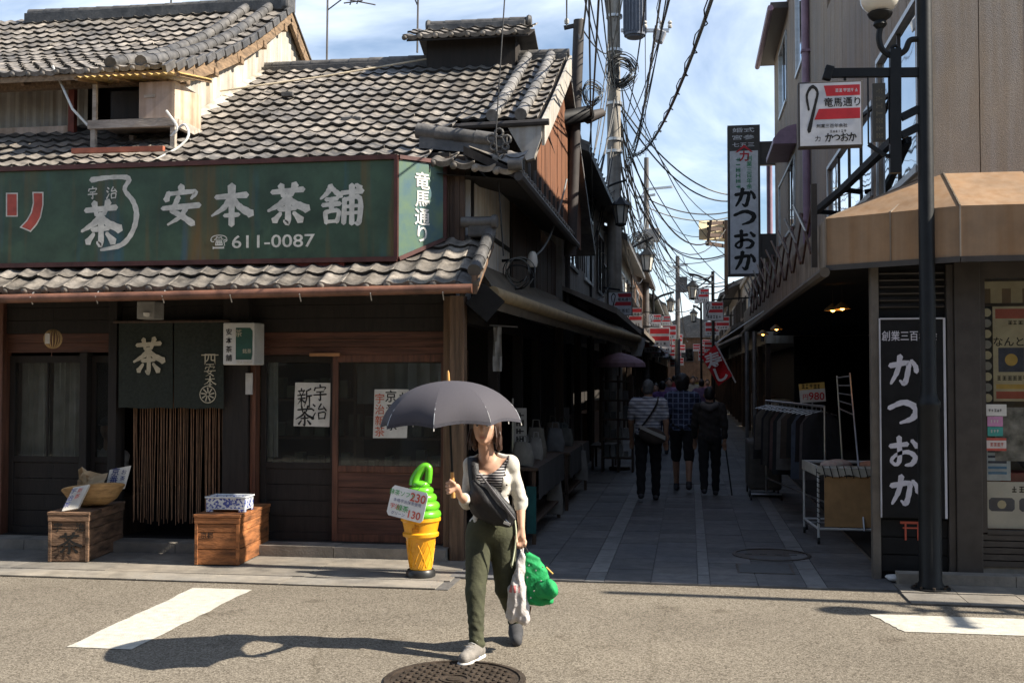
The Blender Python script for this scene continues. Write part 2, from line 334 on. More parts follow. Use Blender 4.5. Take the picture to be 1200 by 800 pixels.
def nets(D, lo, cell):
    S = D < 0; nx, ny, nz = D.shape
    c = np.zeros((nx-1, ny-1, nz-1, 3), np.float32); w = np.zeros((nx-1, ny-1, nz-1), np.float32)
    for axx in range(3):
        sl0 = [slice(None)]*3; sl1 = [slice(None)]*3; sl0[axx] = slice(0, -1); sl1[axx] = slice(1, None)
        a, b = D[tuple(sl0)], D[tuple(sl1)]; cr = (S[tuple(sl0)] != S[tuple(sl1)]); t = np.where(cr, a/np.where(a-b == 0, 1, a-b), 0)
        o = [i for i in range(3) if i != axx]
        for u in (0, 1):
            for v in (0, 1):
                s_ = [None]*3; s_[axx] = slice(None); s_[o[0]] = slice(u, u+D.shape[o[0]]-1); s_[o[1]] = slice(v, v+D.shape[o[1]]-1)
                m = cr[tuple(s_)]; tt = t[tuple(s_)]
                off = np.zeros(m.shape+(3,), np.float32); off[..., axx] = tt; off[..., o[0]] = u; off[..., o[1]] = v
                c += off*m[..., None]; w += m
    on = w > 0; idx = np.full(on.shape, -1, np.int64); idx[on] = np.arange(on.sum())
    ijk = np.argwhere(on); V = (ijk+c[on]/w[on][:, None])*cell+lo
    F = []
    for axx in range(3):
        sl0 = [slice(None)]*3; sl1 = [slice(None)]*3; sl0[axx] = slice(0, -1); sl1[axx] = slice(1, None)
        cr = np.argwhere(S[tuple(sl0)] != S[tuple(sl1)]); o = [i for i in range(3) if i != axx]
        ok = (cr[:, o[0]] > 0) & (cr[:, o[1]] > 0) & (cr[:, o[0]] < D.shape[o[0]]-1) & (cr[:, o[1]] < D.shape[o[1]]-1); cr = cr[ok]
        q = []
        for u, v in ((-1, -1), (0, -1), (0, 0), (-1, 0)):
            e = cr.copy(); e[:, o[0]] += u; e[:, o[1]] += v; q.append(idx[e[:, 0], e[:, 1], e[:, 2]])
        q = np.stack(q, 1); flip = S[cr[:, 0], cr[:, 1], cr[:, 2]]
        if axx == 1: flip = ~flip
        q[~flip] = q[~flip][:, ::-1]; F.append(q)
    return V, np.concatenate(F)
def soft_obj(name, VF, m, parent, mi=None, **kw):
    V, F = VF; me = bpy.data.meshes.new(name); me.from_pydata(V.tolist(), [], F.tolist()); me.update()
    for q in (m if isinstance(m, list) else [m]): me.materials.append(q)
    me.polygons.foreach_set('use_smooth', [True]*len(me.polygons))
    if mi is not None:
        C = V[F].mean(1); me.polygons.foreach_set('material_index', mi(C).astype(np.int32))
    o = obj(name, me, None, parent)
    md = o.modifiers.new('smooth', 'SMOOTH'); md.factor = .5; md.iterations = 2
    return tag(o, **kw)
# ================================================================ the setting
M_asph = mat('asphalt', (.222,.202,.172), .92, .35, 120, bump=.5, bscale=170, spec=.2, detail=3)
M_conc = mat('concrete', (.225,.20,.168), .9, .22, 5, bump=.25, bscale=60, rnd=.08)
M_conc2 = mat('gutter_concrete', (.27,.242,.205), .9, .25, 4, bump=.25, bscale=50, rnd=.06)
M_paver = mat('paver_stone', (.145,.140,.138), .72, .25, 9, bump=.25, bscale=70, rnd=.22)
M_paint = mat('road_paint', (.50,.475,.415), .8, .12, 14, bump=.3, bscale=90)
M_iron = mat('cast_iron', (.085,.065,.05), .55, .4, 12, bump=.3, metal=.5)
M_joint = mat('joint_sand', (.11,.105,.10), .95, .3, 20)

def road_material():
    m = M_asph; N = m.node_tree.nodes; Lk = m.node_tree.links.new; b = N['Principled BSDF']
    src = b.inputs['Base Color'].links[0].from_socket
    t = N.new('ShaderNodeTexCoord')
    vo = N.new('ShaderNodeTexVoronoi'); vo.inputs['Scale'].default_value = 105; Lk(t.outputs['Object'], vo.inputs['Vector'])
    hs = N.new('ShaderNodeSeparateColor'); Lk(vo.outputs['Color'], hs.inputs[0])
    r1 = N.new('ShaderNodeValToRGB'); r1.color_ramp.elements[0].color = (.50,.47,.43,1); r1.color_ramp.elements[1].color = (1.50,1.47,1.42,1)
    Lk(hs.outputs[0], r1.inputs[0])
    mu = N.new('ShaderNodeMix'); mu.data_type = 'RGBA'; mu.blend_type = 'MULTIPLY'; mu.inputs[0].default_value = 1; Lk(src, mu.inputs[6]); Lk(r1.outputs[0], mu.inputs[7])
    n = N.new('ShaderNodeTexNoise'); n.inputs['Scale'].default_value = .55; n.inputs['Detail'].default_value = 6; Lk(t.outputs['Object'], n.inputs['Vector'])
    r2 = N.new('ShaderNodeValToRGB'); r2.color_ramp.elements[0].position = .3; r2.color_ramp.elements[1].position = .7
    r2.color_ramp.elements[0].color = (.74,.72,.70,1); r2.color_ramp.elements[1].color = (1.08,1.06,1.03,1); Lk(n.outputs[0], r2.inputs[0])
    m2 = N.new('ShaderNodeMix'); m2.data_type = 'RGBA'; m2.blend_type = 'MULTIPLY'; m2.inputs[0].default_value = 1; Lk(mu.outputs[2], m2.inputs[6]); Lk(r2.outputs[0], m2.inputs[7])
    # hairline cracks and old oil spots
    ve = N.new('ShaderNodeTexVoronoi'); ve.feature = 'DISTANCE_TO_EDGE'; ve.inputs['Scale'].default_value = .42; ve.inputs['Randomness'].default_value = 1
    nd = N.new('ShaderNodeTexNoise'); nd.inputs['Scale'].default_value = 2.2; nd.inputs['Detail'].default_value = 5; Lk(t.outputs['Object'], nd.inputs['Vector'])
    ad = N.new('ShaderNodeMix'); ad.data_type = 'VECTOR'; ad.inputs[0].default_value = .22; Lk(t.outputs['Object'], ad.inputs[4]); Lk(nd.outputs['Color'], ad.inputs[5]); Lk(ad.outputs[1], ve.inputs['Vector'])
    rc = N.new('ShaderNodeValToRGB'); rc.color_ramp.elements[0].position = 0.0; rc.color_ramp.elements[0].color = (.80,.79,.77,1); rc.color_ramp.elements[1].position = .006; rc.color_ramp.elements[1].color = (1,1,1,1); Lk(ve.outputs[0], rc.inputs[0])
    no = N.new('ShaderNodeTexNoise'); no.inputs['Scale'].default_value = 1.9; no.inputs['Detail'].default_value = 3; Lk(t.outputs['Object'], no.inputs['Vector'])
    ro = N.new('ShaderNodeValToRGB'); ro.color_ramp.elements[0].position = .63; ro.color_ramp.elements[0].color = (1,1,1,1); ro.color_ramp.elements[1].position = .74; ro.color_ramp.elements[1].color = (.70,.68,.66,1); Lk(no.outputs[0], ro.inputs[0])
    prev = m2.outputs[2]
    for q in (rc, ro):
        mm = N.new('ShaderNodeMix'); mm.data_type = 'RGBA'; mm.blend_type = 'MULTIPLY'; mm.inputs[0].default_value = 1; Lk(prev, mm.inputs[6]); Lk(q.outputs[0], mm.inputs[7]); prev = mm.outputs[2]
    Lk(prev, b.inputs['Base Color'])
road_material()
def worn_paint():
    N = M_paint.node_tree.nodes; Lk = M_paint.node_tree.links.new; b = N['Principled BSDF']; src = b.inputs['Base Color'].links[0].from_socket; t = N.new('ShaderNodeTexCoord')
    n = N.new('ShaderNodeTexNoise'); n.inputs['Scale'].default_value = 26; n.inputs['Detail'].default_value = 8; n.inputs['Roughness'].default_value = .75; Lk(t.outputs['Object'], n.inputs['Vector'])
    r_ = N.new('ShaderNodeValToRGB'); r_.color_ramp.elements[0].position = .60; r_.color_ramp.elements[1].position = .66; r_.color_ramp.elements[0].color = (0,0,0,1); r_.color_ramp.elements[1].color = (.75,.75,.75,1); Lk(n.outputs[0], r_.inputs[0])
    x = N.new('ShaderNodeMix'); x.data_type = 'RGBA'; Lk(r_.outputs[0], x.inputs[0]); Lk(src, x.inputs[6]); x.inputs[7].default_value = (.24,.215,.18,1); Lk(x.outputs[2], b.inputs['Base Color'])
worn_paint()
MB().add([(-300,-300,0),(300,-300,0),(300,400,0),(-300,400,0)], [(0,1,2,3)]).build('road', M_asph, kind='structure')
# white crossing stripes
def stripe(name, pts, label):
    mb = MB(); n = 14
    a, b, c, d = [Vector(p) for p in pts]         # left near, right near, right far, left far
    rows = []
    for i in range(n+1):
        l, r = a.lerp(d, i/n), b.lerp(c, i/n); j = lambda: random.uniform(-.012, .012)
        rows.append([l+Vector((j(), 0, .004)), l.lerp(r, .5)+Vector((0, 0, .004)), r+Vector((j(), 0, .004))])
    return mb.sheet(rows).build(name, M_paint, label=label, cat='road marking')
stripe('crossing_stripe', [(-3.86,6.48,0),(-3.42,6.48,0),(-3.44,8.43,0),(-3.93,8.43,0)], 'white painted crossing stripe on the road before the tea crates')
stripe('crossing_stripe', [(1.40,7.74,0),(3.6,7.74,0),(3.6,8.27,0),(1.26,8.27,0)], 'white painted stripe on the road beside the dark lamp post')
# pavement strip before the tea shop: gutter slabs, walk slabs, step stones
pv = MB().box(-9.5, -1.9, 8.66, 10.3, -.2, .006).build('pavement', M_joint, kind='structure')
def slabs(parent, name, x0, x1, y0, y1, L, z, m, jit=.003, first=0.0, h=.05, gap=.006):
    x = x0+first; meshes = {}
    while x < x1-.02:
        e = min(x+L, x1); key = round(e-x, 3)
        if key not in meshes: meshes[key] = MB().box(gap/2, e-x-gap/2, 0, y1-y0-gap, -h, 0).mesh(name, [m])
        o = bpy.data.objects.new(name, meshes[key]); COL.objects.link(o); o.parent = parent
        o.location = (x, y0, z+random.uniform(-jit, jit)); x = e
slabs(pv, 'gutter_slab', -9.5, -2.0, 8.66, 8.98, .62, .014, M_conc2, .002)
slabs(pv, 'paving_slab', -9.5, -1.95, 8.98, 9.46, .9, .018, M_conc, .002, 0)
slabs(pv, 'paving_slab', -9.5, -1.95, 9.46, 9.92, .9, .020, M_conc, .002, 0)
slabs(pv, 'step_stone', -9.5, -2.2, 9.93, 10.22, .78, .115, M_conc2, .002, 0, h=.13)
# pavement before the clothes shop
pv2 = MB().box(1.62, 9, 8.66, 9.62, -.2, .006).build('pavement', M_joint, kind='structure')
slabs(pv2, 'paving_slab', 1.62, 8.5, 8.66, 9.06, .42, .016, M_conc, .003)
slabs(pv2, 'paving_slab', 1.62, 8.5, 9.06, 9.40, .42, .018, M_conc, .003)
slabs(pv2, 'kerb_stone', 1.66, 8.5, 9.40, 9.56, .9, .10, M_conc2, .002, h=.1)
# the alley
al = MB().box(-2.0, 1.62, 9.16, 120, -.2, .008).build('alley_pavement', M_joint, kind='structure')
pm = {}
def paver(x, y, w, l, m=M_paver):
    k = (round(w, 3), round(l, 3), m.name)
    if k not in pm: pm[k] = MB().box(.003, w-.003, .003, l-.003, -.05, 0).mesh('paver', [m])
    o = bpy.data.objects.new('paver', pm[k]); COL.objects.link(o); o.parent = al; o.location = (x, y, .016+random.uniform(-.0015, .0015))
M_paver2 = mat('paver_band', (.20,.196,.19), .72, .2, 9, bump=.2, bscale=70, rnd=.10)
cols = [(-2.0,.38),(-1.62,.38),(-1.24,.38),(-.86,.16),(-.70,.38),(-.32,.38),(.06,.10),(.16,.38),(.54,.38),(.92,.16),(1.08,.54)]
npav = 0
for ci, (x, w) in enumerate(cols):
    y = 9.16+(.14 if ci % 2 else 0)-(.14 if ci % 2 else 0); l = .30 if w > .2 else .42
    if ci % 2 and w > .2: paver(x, 9.16, w, .15); y = 9.31
    while y < 17.3:
        paver(x, y, w, l, M_paver2 if w < .2 else M_paver); y += l; npav += 1
far = MB()
for ci, (x, w) in enumerate(cols):
    y = 17.6
    while y < 60:
        far.ct = random.random(); far.box(x+.003, x+w-.003, y, y+.594, -.05, .015); y += .6
far.build('paver_field', M_paver, al, kind='stuff')

def manhole(name, c, r, label, lug=True):
    t = thing(name, label, 'manhole cover', (c[0], c[1], 0))
    z = .012 if c[1] < 8.6 else .021
    MB().lathe([(r*1.1, z-.012), (r*1.1, z+.002), (r*1.012, z+.004), (r*1.012, z-.012)], 48, (c[0], c[1], 0), cap=False).build('frame', M_iron, t, smooth=False)
    MB().lathe([(0.001, z-.004), (r, z-.004), (r, z-.012)], 48, (c[0], c[1], 0), cap=False).build('plate', M_iron, t)
    if lug:
        st = MB(); g = r/9.5; k = int(r/g)+1
        for i in range(-k, k+1):
            for j in range(-k, k+1):
                x, y = i*g, j*g
                if (x*x+y*y)**.5 < r*.92 and (x*x+y*y)**.5 > r*.27:
                    a = R(45) if (i+j) % 2 else R(-45)
                    M = Matrix.Rotation(a, 3, 'Z'); st.obox((c[0]+x, c[1]+y, z-.001), (g*1.0, g*.42, .008), M)
        st.build('stud_pattern', M_iron, t, kind='stuff')
        MB().lathe([(r*.24, z-.006), (r*.24, z+.003), (r*.19, z+.003), (r*.19, z-.006)], 32, (c[0], c[1], 0), cap=False).build('badge_ring', M_iron, t)
        b = MB().lathe([(.001, z+.002), (r*.13, z+.002), (r*.13, z-.006)], 24, (c[0], c[1], 0), cap=False); b.build('badge', M_iron, t)
    else:
        for k in range(4):
            MB().box(c[0]-r*.75+k*r*.42, c[0]-r*.55+k*r*.42, c[1]-.012, c[1]+.012, z-.003, z+.001).build('lift_slot', M_joint, t)
    return t
manhole('manhole_cover', (-1.30, 6.12), .36, 'round studded iron manhole cover in the sunlit road at the woman\'s feet')
manhole('manhole_cover', (.755, 10.75), .33, 'round plain manhole cover in the shaded alley paving', lug=False)
pl = thing('drain_cover', 'rectangular dark drain plate in the alley paving in front of the round cover', 'drain cover', (.60, 9.95, 0))
MB().box(.42, .86, 9.75, 10.2, -.01, .020).build('plate', mat('plate_stone', (.10,.10,.10), .7, .2, 20), pl)
MB().box(.40, .88, 9.73, 10.22, -.01, .0185).build('frame', M_iron, pl)

# ================================================================ wood, tile, plaster
M_tile = mat('kawara', (.215,.193,.170), .5, .5, 9, bump=.25, bscale=40, rnd=.34, spec=.4)
M_tedge = mat('kawara_edge_shade', (.040,.036,.032), .8, .3, 20)  # tile front faces: the dark shade between courses is put into this colour
M_tile2 = mat('kawara_ridge', (.105,.10,.096), .5, .4, 9, bump=.2, rnd=.2)
M_wood = mat('dark_wood', (.075,.045,.029), .62, .5, 3, bump=.35, bscale=20, stretch=(9,9,.7), rnd=.15)
M_woodh = mat('dark_wood_level', (.062,.035,.022), .6, .5, 3, bump=.35, bscale=20, stretch=(.7,9,9), rnd=.15)
M_red = mat('red_brown_wood', (.135,.055,.032), .6, .5, 3, bump=.3, bscale=20, stretch=(9,9,.7))
M_redh = mat('red_brown_level', (.11,.045,.028), .6, .55, 3, bump=.3, bscale=20, stretch=(.6,9,9))
M_post = mat('post_wood', (.165,.10,.06), .65, .45, 3, bump=.3, bscale=16, stretch=(8,8,.6))
M_plaster = mat('plaster', (.78,.76,.72), .9, .10, 3, bump=.1, streak=.10)
M_blackwd = mat('sooty_wood', (.023,.018,.015), .75, .4, 4, bump=.2, stretch=(6,6,.8))
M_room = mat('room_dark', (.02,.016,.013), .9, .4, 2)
M_cedar = mat('weathered_cedar', (.17,.070,.034), .7, .5, 3, bump=.35, bscale=18, stretch=(8,8,.5), rnd=.15)
M_copper = mat('copper_gutter', (.20,.09,.055), .5, .4, 5, bump=.1, spec=.5)
M_gut = mat('dark_gutter', (.045,.04,.038), .5, .3, 5)
G_shop = glass('shop_glass', (.80,.83,.83), .12, .04, dust=.04)
M_trim = mat('white_board', (.42,.40,.37), .8, .15, 4, streak=.2)

def weather(m, lo_, hi_, sc):          # broad stains that run on from piece to piece
    N = m.node_tree.nodes; Lk = m.node_tree.links.new; b = N['Principled BSDF']; src = b.inputs['Base Color'].links[0].from_socket; g = N.new('ShaderNodeNewGeometry'); n = N.new('ShaderNodeTexNoise'); n.inputs['Scale'].default_value = sc; n.inputs['Detail'].default_value = 7; n.inputs['Roughness'].default_value = .7; Lk(g.outputs['Position'], n.inputs['Vector'])
    r_ = N.new('ShaderNodeValToRGB'); e = r_.color_ramp.elements; e[0].position = .33; e[0].color = (lo_*.95,lo_,lo_*1.08,1); e[1].position = .66; e[1].color = (hi_*1.03,hi_,hi_*.95,1); Lk(n.outputs[0], r_.inputs[0])
    x = N.new('ShaderNodeMix'); x.data_type = 'RGBA'; x.blend_type = 'MULTIPLY'; x.inputs[0].default_value = 1; Lk(src, x.inputs[6]); Lk(r_.outputs[0], x.inputs[7]); Lk(x.outputs[2], b.inputs['Base Color'])
weather(M_tile, .55, 1.18, 1.3); weather(M_tile2, .6, 1.25, 1.6); weather(M_plaster, .8, 1.0, 1.2); weather(M_conc, .7, 1.1, .9); weather(M_conc2, .7, 1.1, .9); weather(M_paver, .7, 1.15, .8)
PROF = [(0,.022),(.11,.030),(.23,.024),(.37,.006),(.58,-.004),(.80,.002),(.94,.019),(1.08,.030)]
def tile_geo(mb, w, l, th, disc=False, edge=True):
    n = len(PROF); a = [Vector((p[0]*w, 0, p[1]*w/.25+th)) for p in PROF]; b = [Vector((p[0]*w, l*1.12, p[1]*w/.25)) for p in PROF]
    c = [q+Vector((0, .004, -th)) for q in a]
    k = [*a, *b, *c]
    mb.cur = 0; mb.add(k, [(i, i+1, n+i+1, n+i) for i in range(n-1)]+[(2*n, 0, n), (n-1, 3*n-1, 2*n-1)])
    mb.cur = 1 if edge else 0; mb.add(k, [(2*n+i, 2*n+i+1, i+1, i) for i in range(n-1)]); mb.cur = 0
    if disc:
        r = w*.17; q = 12; cc = Vector((w*.11, -.012, .006))
        ring = [cc+Vector((r*math.cos(2*math.pi*i/q), 0, r*math.sin(2*math.pi*i/q))) for i in range(q)]
        ring2 = [p+Vector((0, .05, 0)) for p in ring]
        mb.add(ring+ring2, [tuple(range(q))]+[(i, i+q, (i+1) % q+q, (i+1) % q) for i in range(q)])
        mb.add([Vector((p[0]*w, -.004, p[1]*w/.25+th)) for p in PROF]+[Vector((p[0]*w, -.004, p[1]*w/.25+th-.05)) for p in PROF], [(i+n, i+1+n, i+1, i) for i in range(n-1)])
    return mb
def tile_roof(part, x0, x1, y0, y1, zf, w, row, limit, skip=None, disc=False, m=None, jit=.011):
    m = m or M_tile
    th = .030 if w < .19 else .026
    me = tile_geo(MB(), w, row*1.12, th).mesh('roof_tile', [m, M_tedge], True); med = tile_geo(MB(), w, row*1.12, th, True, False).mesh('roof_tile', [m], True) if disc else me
    todo = []; y = y0; ri = 0
    while y < y1-.01:
        x = x0
        while x < x1-.01:
            if not (skip and skip(x+w/2, y)): todo.append((x, y, ri))
            x += w
        y += row; ri += 1
    todo.sort(key=lambda t: t[0]**2+t[1]**2)
    rest = MB(); proto = tile_geo(MB(), w, row*1.12, th)
    for i, (x, y, ri) in enumerate(todo):
        s_ = (zf(y+row)-zf(y))/row; ang = math.atan(s_)
        M = Matrix.Translation((x+random.uniform(-jit, jit)*.5, y+random.uniform(-jit, jit), zf(y)+random.uniform(-jit, jit)*.6)) @ Matrix.Rotation(ang+random.uniform(-.012, .012), 4, 'X') @ Matrix.Rotation(random.uniform(-.018, .018), 4, 'Z')
        if i < limit:
            o = bpy.data.objects.new('roof_tile', med if disc and ri == 0 else me); COL.objects.link(o); o.parent = part; o.matrix_basis = M
        else:
            rest.ct = random.random()*.98+.01; vs_ = [M@Vector(v) for v in proto.v]
            for c_ in (0, 1): rest.cur = c_; rest.add(vs_, [f for f, q in zip(proto.f, proto.mi) if q == c_])
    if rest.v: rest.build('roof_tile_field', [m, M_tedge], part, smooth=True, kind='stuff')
def round_tiles(part, pts, r, L, m, name='roll_tile', cap=None):      # a run of overlapping round tiles along a path
    P = catmull(pts, 8); d = [0]
    for a, b in zip(P, P[1:]): d.append(d[-1]+(b-a).length)
    def pos(s):
        s = max(0, min(d[-1], s))
        for i in range(len(P)-1):
            if d[i+1] >= s: return P[i].lerp(P[i+1], (s-d[i])/max(1e-6, d[i+1]-d[i]))
        return P[-1]
    n = max(1, round(d[-1]/L)); L = d[-1]/n
    for i in range(n):
        a, b = pos(i*L), pos((i+1)*L+L*.08)
        MB().tube([a, a.lerp(b, .12), b], [r*1.10, r*1.08, r*.98], 10).build(name, m, part, smooth=True)
def plank_wall(parent, axis, c, a0, a1, z0, z1, w, m, t=.02, name='plank', jit=.003, level=False):
    """boards side by side; axis 'x': wall runs along x at y=c; axis 'y': along y at x=c; level boards when asked"""
    if not level:
        a = a0
        while a < a1-.01:
            b = min(a+w, a1); d = random.uniform(-jit, jit); mb = MB()
            if axis == 'x': mb.box(a+.002, b-.002, c+d, c+d+t, z0, z1)
            else: mb.box(c+d-t, c+d, a+.002, b-.002, z0, z1)
            mb.build(name, m, parent); a = b
    else:
        z = z0
        while z < z1-.01:
            e = min(z+w, z1); d = random.uniform(-jit, jit); mb = MB()
            if axis == 'x': mb.box(a0, a1, c+d, c+d+t, z+.002, e-.002)
            else: mb.box(c+d-t, c+d, a0, a1, z+.002, e-.002)
            mb.build(name, m, parent); z = e

# ================================================================ tea shop
ts = thing('tea_shop', 'dark wooden tea shop with tiled eaves and sliding doors on the corner of the alley', 'building', (-4.8, 10.3, 0))
YF = 10.3
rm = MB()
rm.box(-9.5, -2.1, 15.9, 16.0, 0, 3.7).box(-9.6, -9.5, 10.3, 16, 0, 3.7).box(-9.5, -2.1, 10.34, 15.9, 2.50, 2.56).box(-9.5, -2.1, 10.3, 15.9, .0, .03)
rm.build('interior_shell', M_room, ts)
MB().box(-5.6, -2.3, 13.0, 13.06, .03, 2.5).build('interior_partition', M_room, ts)
sh = MB()
for k in range(4): sh.box(-5.2, -2.6, 12.6, 12.95, .5+.45*k, .53+.45*k)
for sx in (-5.2, -3.9, -2.62): sh.box(sx, sx+.03, 12.6, 12.95, .03, 2.0)
sh.build('interior_shelf', mat('shelf_wood', (.10,.065,.04), .7, .3, 4), ts)
cn = MB()
for k in range(4):
    x = -5.1
    while x < -2.75:
        w = random.uniform(.08, .16); h = random.uniform(.14, .30); cn.ct = random.random(); cn.box(x, x+w, 12.65, 12.8, .535+.45*k, .535+.45*k+h); x += w+random.uniform(.02, .12)
cn.build('shelf_goods', mat('tea_tins', (.12,.13,.09), .5, .5, 4, rnd=.6), ts, kind='stuff')
# header, lintels, posts
plank_wall(ts, 'x', YF-.06, -9.5, -2.18, 2.12, 2.50, .13, M_blackwd, .04, 'header_board', level=True)
plank_wall(ts, 'x', YF-.04, -4.16, -2.28, 1.90, 2.12, .075, M_redh, .03, 'lintel_board', level=True)
plank_wall(ts, 'x', YF-.04, -9.5, -5.62, 1.93, 2.12, .095, M_redh, .03, 'lintel_board', level=True)
def post(x0, x1, y0, y1, z0, z1, m, name='post'): return MB().box(x0, x1, y0, y1, z0, z1).build(name, m, ts, bev=.006)
post(-2.185, -2.05, 10.02, 10.17, .0, 2.44, M_post, 'corner_post')
post(-2.262, -2.19, 10.1, 10.22, .1, 2.44, M_post)
post(-4.46, -4.20, 10.16, 10.30, .1, 2.45, M_blackwd)
post(-4.195, -4.14, 10.20, 10.33, .1, 2.12, M_red)
post(-5.64, -5.55, 10.14, 10.32, .1, 2.45, M_blackwd)
post(-5.99, -5.91, 10.22, 10.34, .1, 1.93, M_blackwd)
post(-6.90, -6.80, 10.18, 10.33, .1, 2.45, M_red)
post(-8.2, -8.1, 10.18, 10.33, .1, 2.45, M_red)
MB().box(-9.5, -2.19, 10.2, 10.36, .0, .12).build('ground_sill', M_blackwd, ts)
def door(x0, x1, y, zs, m, mh, kick, mull=False):
    """a sliding door: stiles and rails, a glass pane above and boards below"""
    d = MB().box(x0, x0+.055, y, y+.045, .12, 1.90).box(x1-.055, x1, y, y+.045, .12, 1.90).box(x0+.055, x1-.055, y+.002, y+.043, 1.83, 1.90).box(x0+.055, x1-.055, y+.002, y+.043, .12, .19).box(x0+.055, x1-.055, y+.002, y+.043, zs-.03, zs+.03).build('sliding_door', m, ts, bev=.003)
    MB().box(x0+.05, x1-.05, y+.02, y+.026, zs+.025, 1.835).build('pane', G_shop, d)
    z = .19; n = 4; h = (zs-.03-.19)/n
    for k in range(n): MB().box(x0+.05, x1-.05, y+.014+random.uniform(-.003,.003), y+.032, z+.003, z+h-.003).build('board', mh, d); z += h
    if mull: MB().box((x0+x1)/2-.008, (x0+x1)/2+.008, y+.012, y+.034, zs+.03, 1.83).build('glazing_bar', m, d)
    return d
door(-4.13, -3.37, 10.31, .83, M_blackwd, M_blackwd, 0)
door(-3.385, -2.265, 10.255, .81, M_red, M_redh, 0)
door(-6.80, -5.98, 10.30, .86, M_blackwd, M_blackwd, 0, True)
door(-5.92, -5.63, 10.31, .86, M_blackwd, M_blackwd, 0)
door(-8.1, -6.9, 10.30, .86, M_blackwd, M_blackwd, 0, True)
MB().box(-3.60, -3.30, 10.205, 10.225, 1.885, 1.915).build('lintel_patch', mat('raw_wood', (.42,.20,.085), .6, .3, 5, stretch=(1,8,8)), ts)
# curtains seen behind the panes
def curtain(x0, x1, y, z0, z1, m, n=26, amp=.03):
    rows = []
    for i in range(6):
        z = z0+(z1-z0)*i/5
        rows.append([Vector((x0+(x1-x0)*j/n, y+amp*math.sin(j*1.9+i*.15)+amp*.4*math.sin(j*.7), z)) for j in range(n+1)])
    return MB().sheet(rows)
M_curt = mat('net_curtain', (.62,.60,.55), .9, .15, 6)
curtain(-6.42, -5.98, 10.46, .62, 1.9, M_curt).build('curtain', M_curt, ts, smooth=True)
curtain(-6.80, -6.48, 10.5, .62, 1.9, M_curt, 18).build('curtain', M_curt, ts, smooth=True)
curtain(-4.12, -4.0, 10.44, .9, 1.85, M_curt, 8, .02).build('curtain', M_curt, ts, smooth=True)
curtain(-3.25, -2.3, 10.62, 1.42, 1.82, M_curt, 22, .015).build('curtain', mat('grey_blind', (.22,.22,.20), .9, .15, 6), ts, smooth=True)
# lower eave with tiles, boards beneath, gutter
zl = lambda y: 2.475+.62*(y-9.34)-.02*math.sin((y-9.34)*3)
ev = MB().add([(-9.5,9.36,2.43),(-1.84,9.36,2.43),(-1.84,10.3,2.98),(-9.5,10.3,2.98),(-9.5,9.36,2.47),(-1.84,9.36,2.47),(-1.84,10.3,3.03),(-9.5,10.3,3.03)],
              [(0,3,2,1),(4,5,6,7),(0,1,5,4),(1,2,6,5),(2,3,7,6),(3,0,4,7)]).build('lower_eave', M_blackwd, ts)
tile_roof(ev, -9.482, -1.80, 9.34, 10.02, zl, .2022, .222, 300, disc=True)
rf = MB()
x = -7.4
for k in range(14): MB().bar((x, 9.40, 2.415), (x, 10.28, 2.93), .045, .06).build('rafter', M_blackwd, ev); x += .42
MB().tube([(-9.5, 9.30, 2.38), (-4.6, 9.30, 2.415), (-1.83, 9.30, 2.445)], .042, 10).build('gutter', M_copper, ts, smooth=True)
for k in range(9): MB().tube([(-7.2+k*.64, 9.30, 2.35), (-7.2+k*.64, 9.26, 2.41), (-7.2+k*.64, 9.31, 2.46), (-7.2+k*.64, 9.4, 2.45)], .006, 5).build('gutter_hook', mat('galvanised', (.5,.48,.45), .45, .2, 8, metal=.7), ts)
vb = MB().add([(-1.845,9.34,2.40),(-1.80,9.34,2.40),(-1.80,10.2,2.90),(-1.845,10.2,2.90),(-1.845,9.34,2.56),(-1.80,9.34,2.56),(-1.80,10.2,3.08),(-1.845,10.2,3.08)], [(0,3,2,1),(4,5,6,7),(0,1,5,4),(1,2,6,5),(2,3,7,6),(3,0,4,7)])
vb.build('verge_board', M_post, ev)
round_tiles(ev, [(-1.82, 9.33, 2.60), (-1.82, 9.75, 2.82), (-1.82, 10.15, 3.08)], .055, .24, M_tile2)
# a beam end lump and ridge block beside the wall over the eave
rb_ = MB().box(-2.02, -1.78, 10.02, 10.2, 2.98, 3.10).build('ridge_block', M_tile2, ev, bev=.02)
MB().tube([(-2.08, 10.05, 3.12), (-1.76, 10.05, 3.12)], .05, 10).build('ridge_roll', M_tile2, ev, smooth=True)
MB().lathe([(.001,0),(.05,0),(.065,.01),(.065,.05),(.001,.05)], 14, (-1.74, 10.05, 3.12), M=Matrix.Rotation(R(-90),3,'Y')).build('ridge_end', M_tile2, ev, smooth=True)
# upper front wall, side walls
MB().box(-9.5, -2.22, 10.16, 10.30, 2.56, 3.80).build('upper_wall', M_blackwd, ts)
plank_wall(ts, 'x', 10.12, -2.26, -2.06, 2.6, 3.75, .05, M_wood, .03, 'slat', jit=.012)
MB().box(-2.2, -2.05, 10.302, 17.0, 2.42, 3.72).build('plaster_wall', M_plaster, ts)
for y in (10.34, 12.65): MB().box(-2.07, -2.035, y, y+.09, 2.42, 3.72).build('timber_upright', M_blackwd, ts)
for z in (2.45, 3.12): MB().box(-2.07, -2.036, 10.43, 12.65, z, z+.05).build('timber_rail', M_blackwd, ts)
plank_wall(ts, 'y', -2.03, 12.75, 17.0, 2.42, 3.72, .16, M_wood, .02, 'side_plank')
# alley side: open front with posts, dim beyond
for y in (11.9, 13.6, 15.3, 16.9): post(-2.17, -2.05, y, y+.12, 0, 2.42, M_blackwd)
MB().box(-2.19, -2.06, 10.3, 17.0, 2.2, 2.42).build('side_beam', M_blackwd, ts)
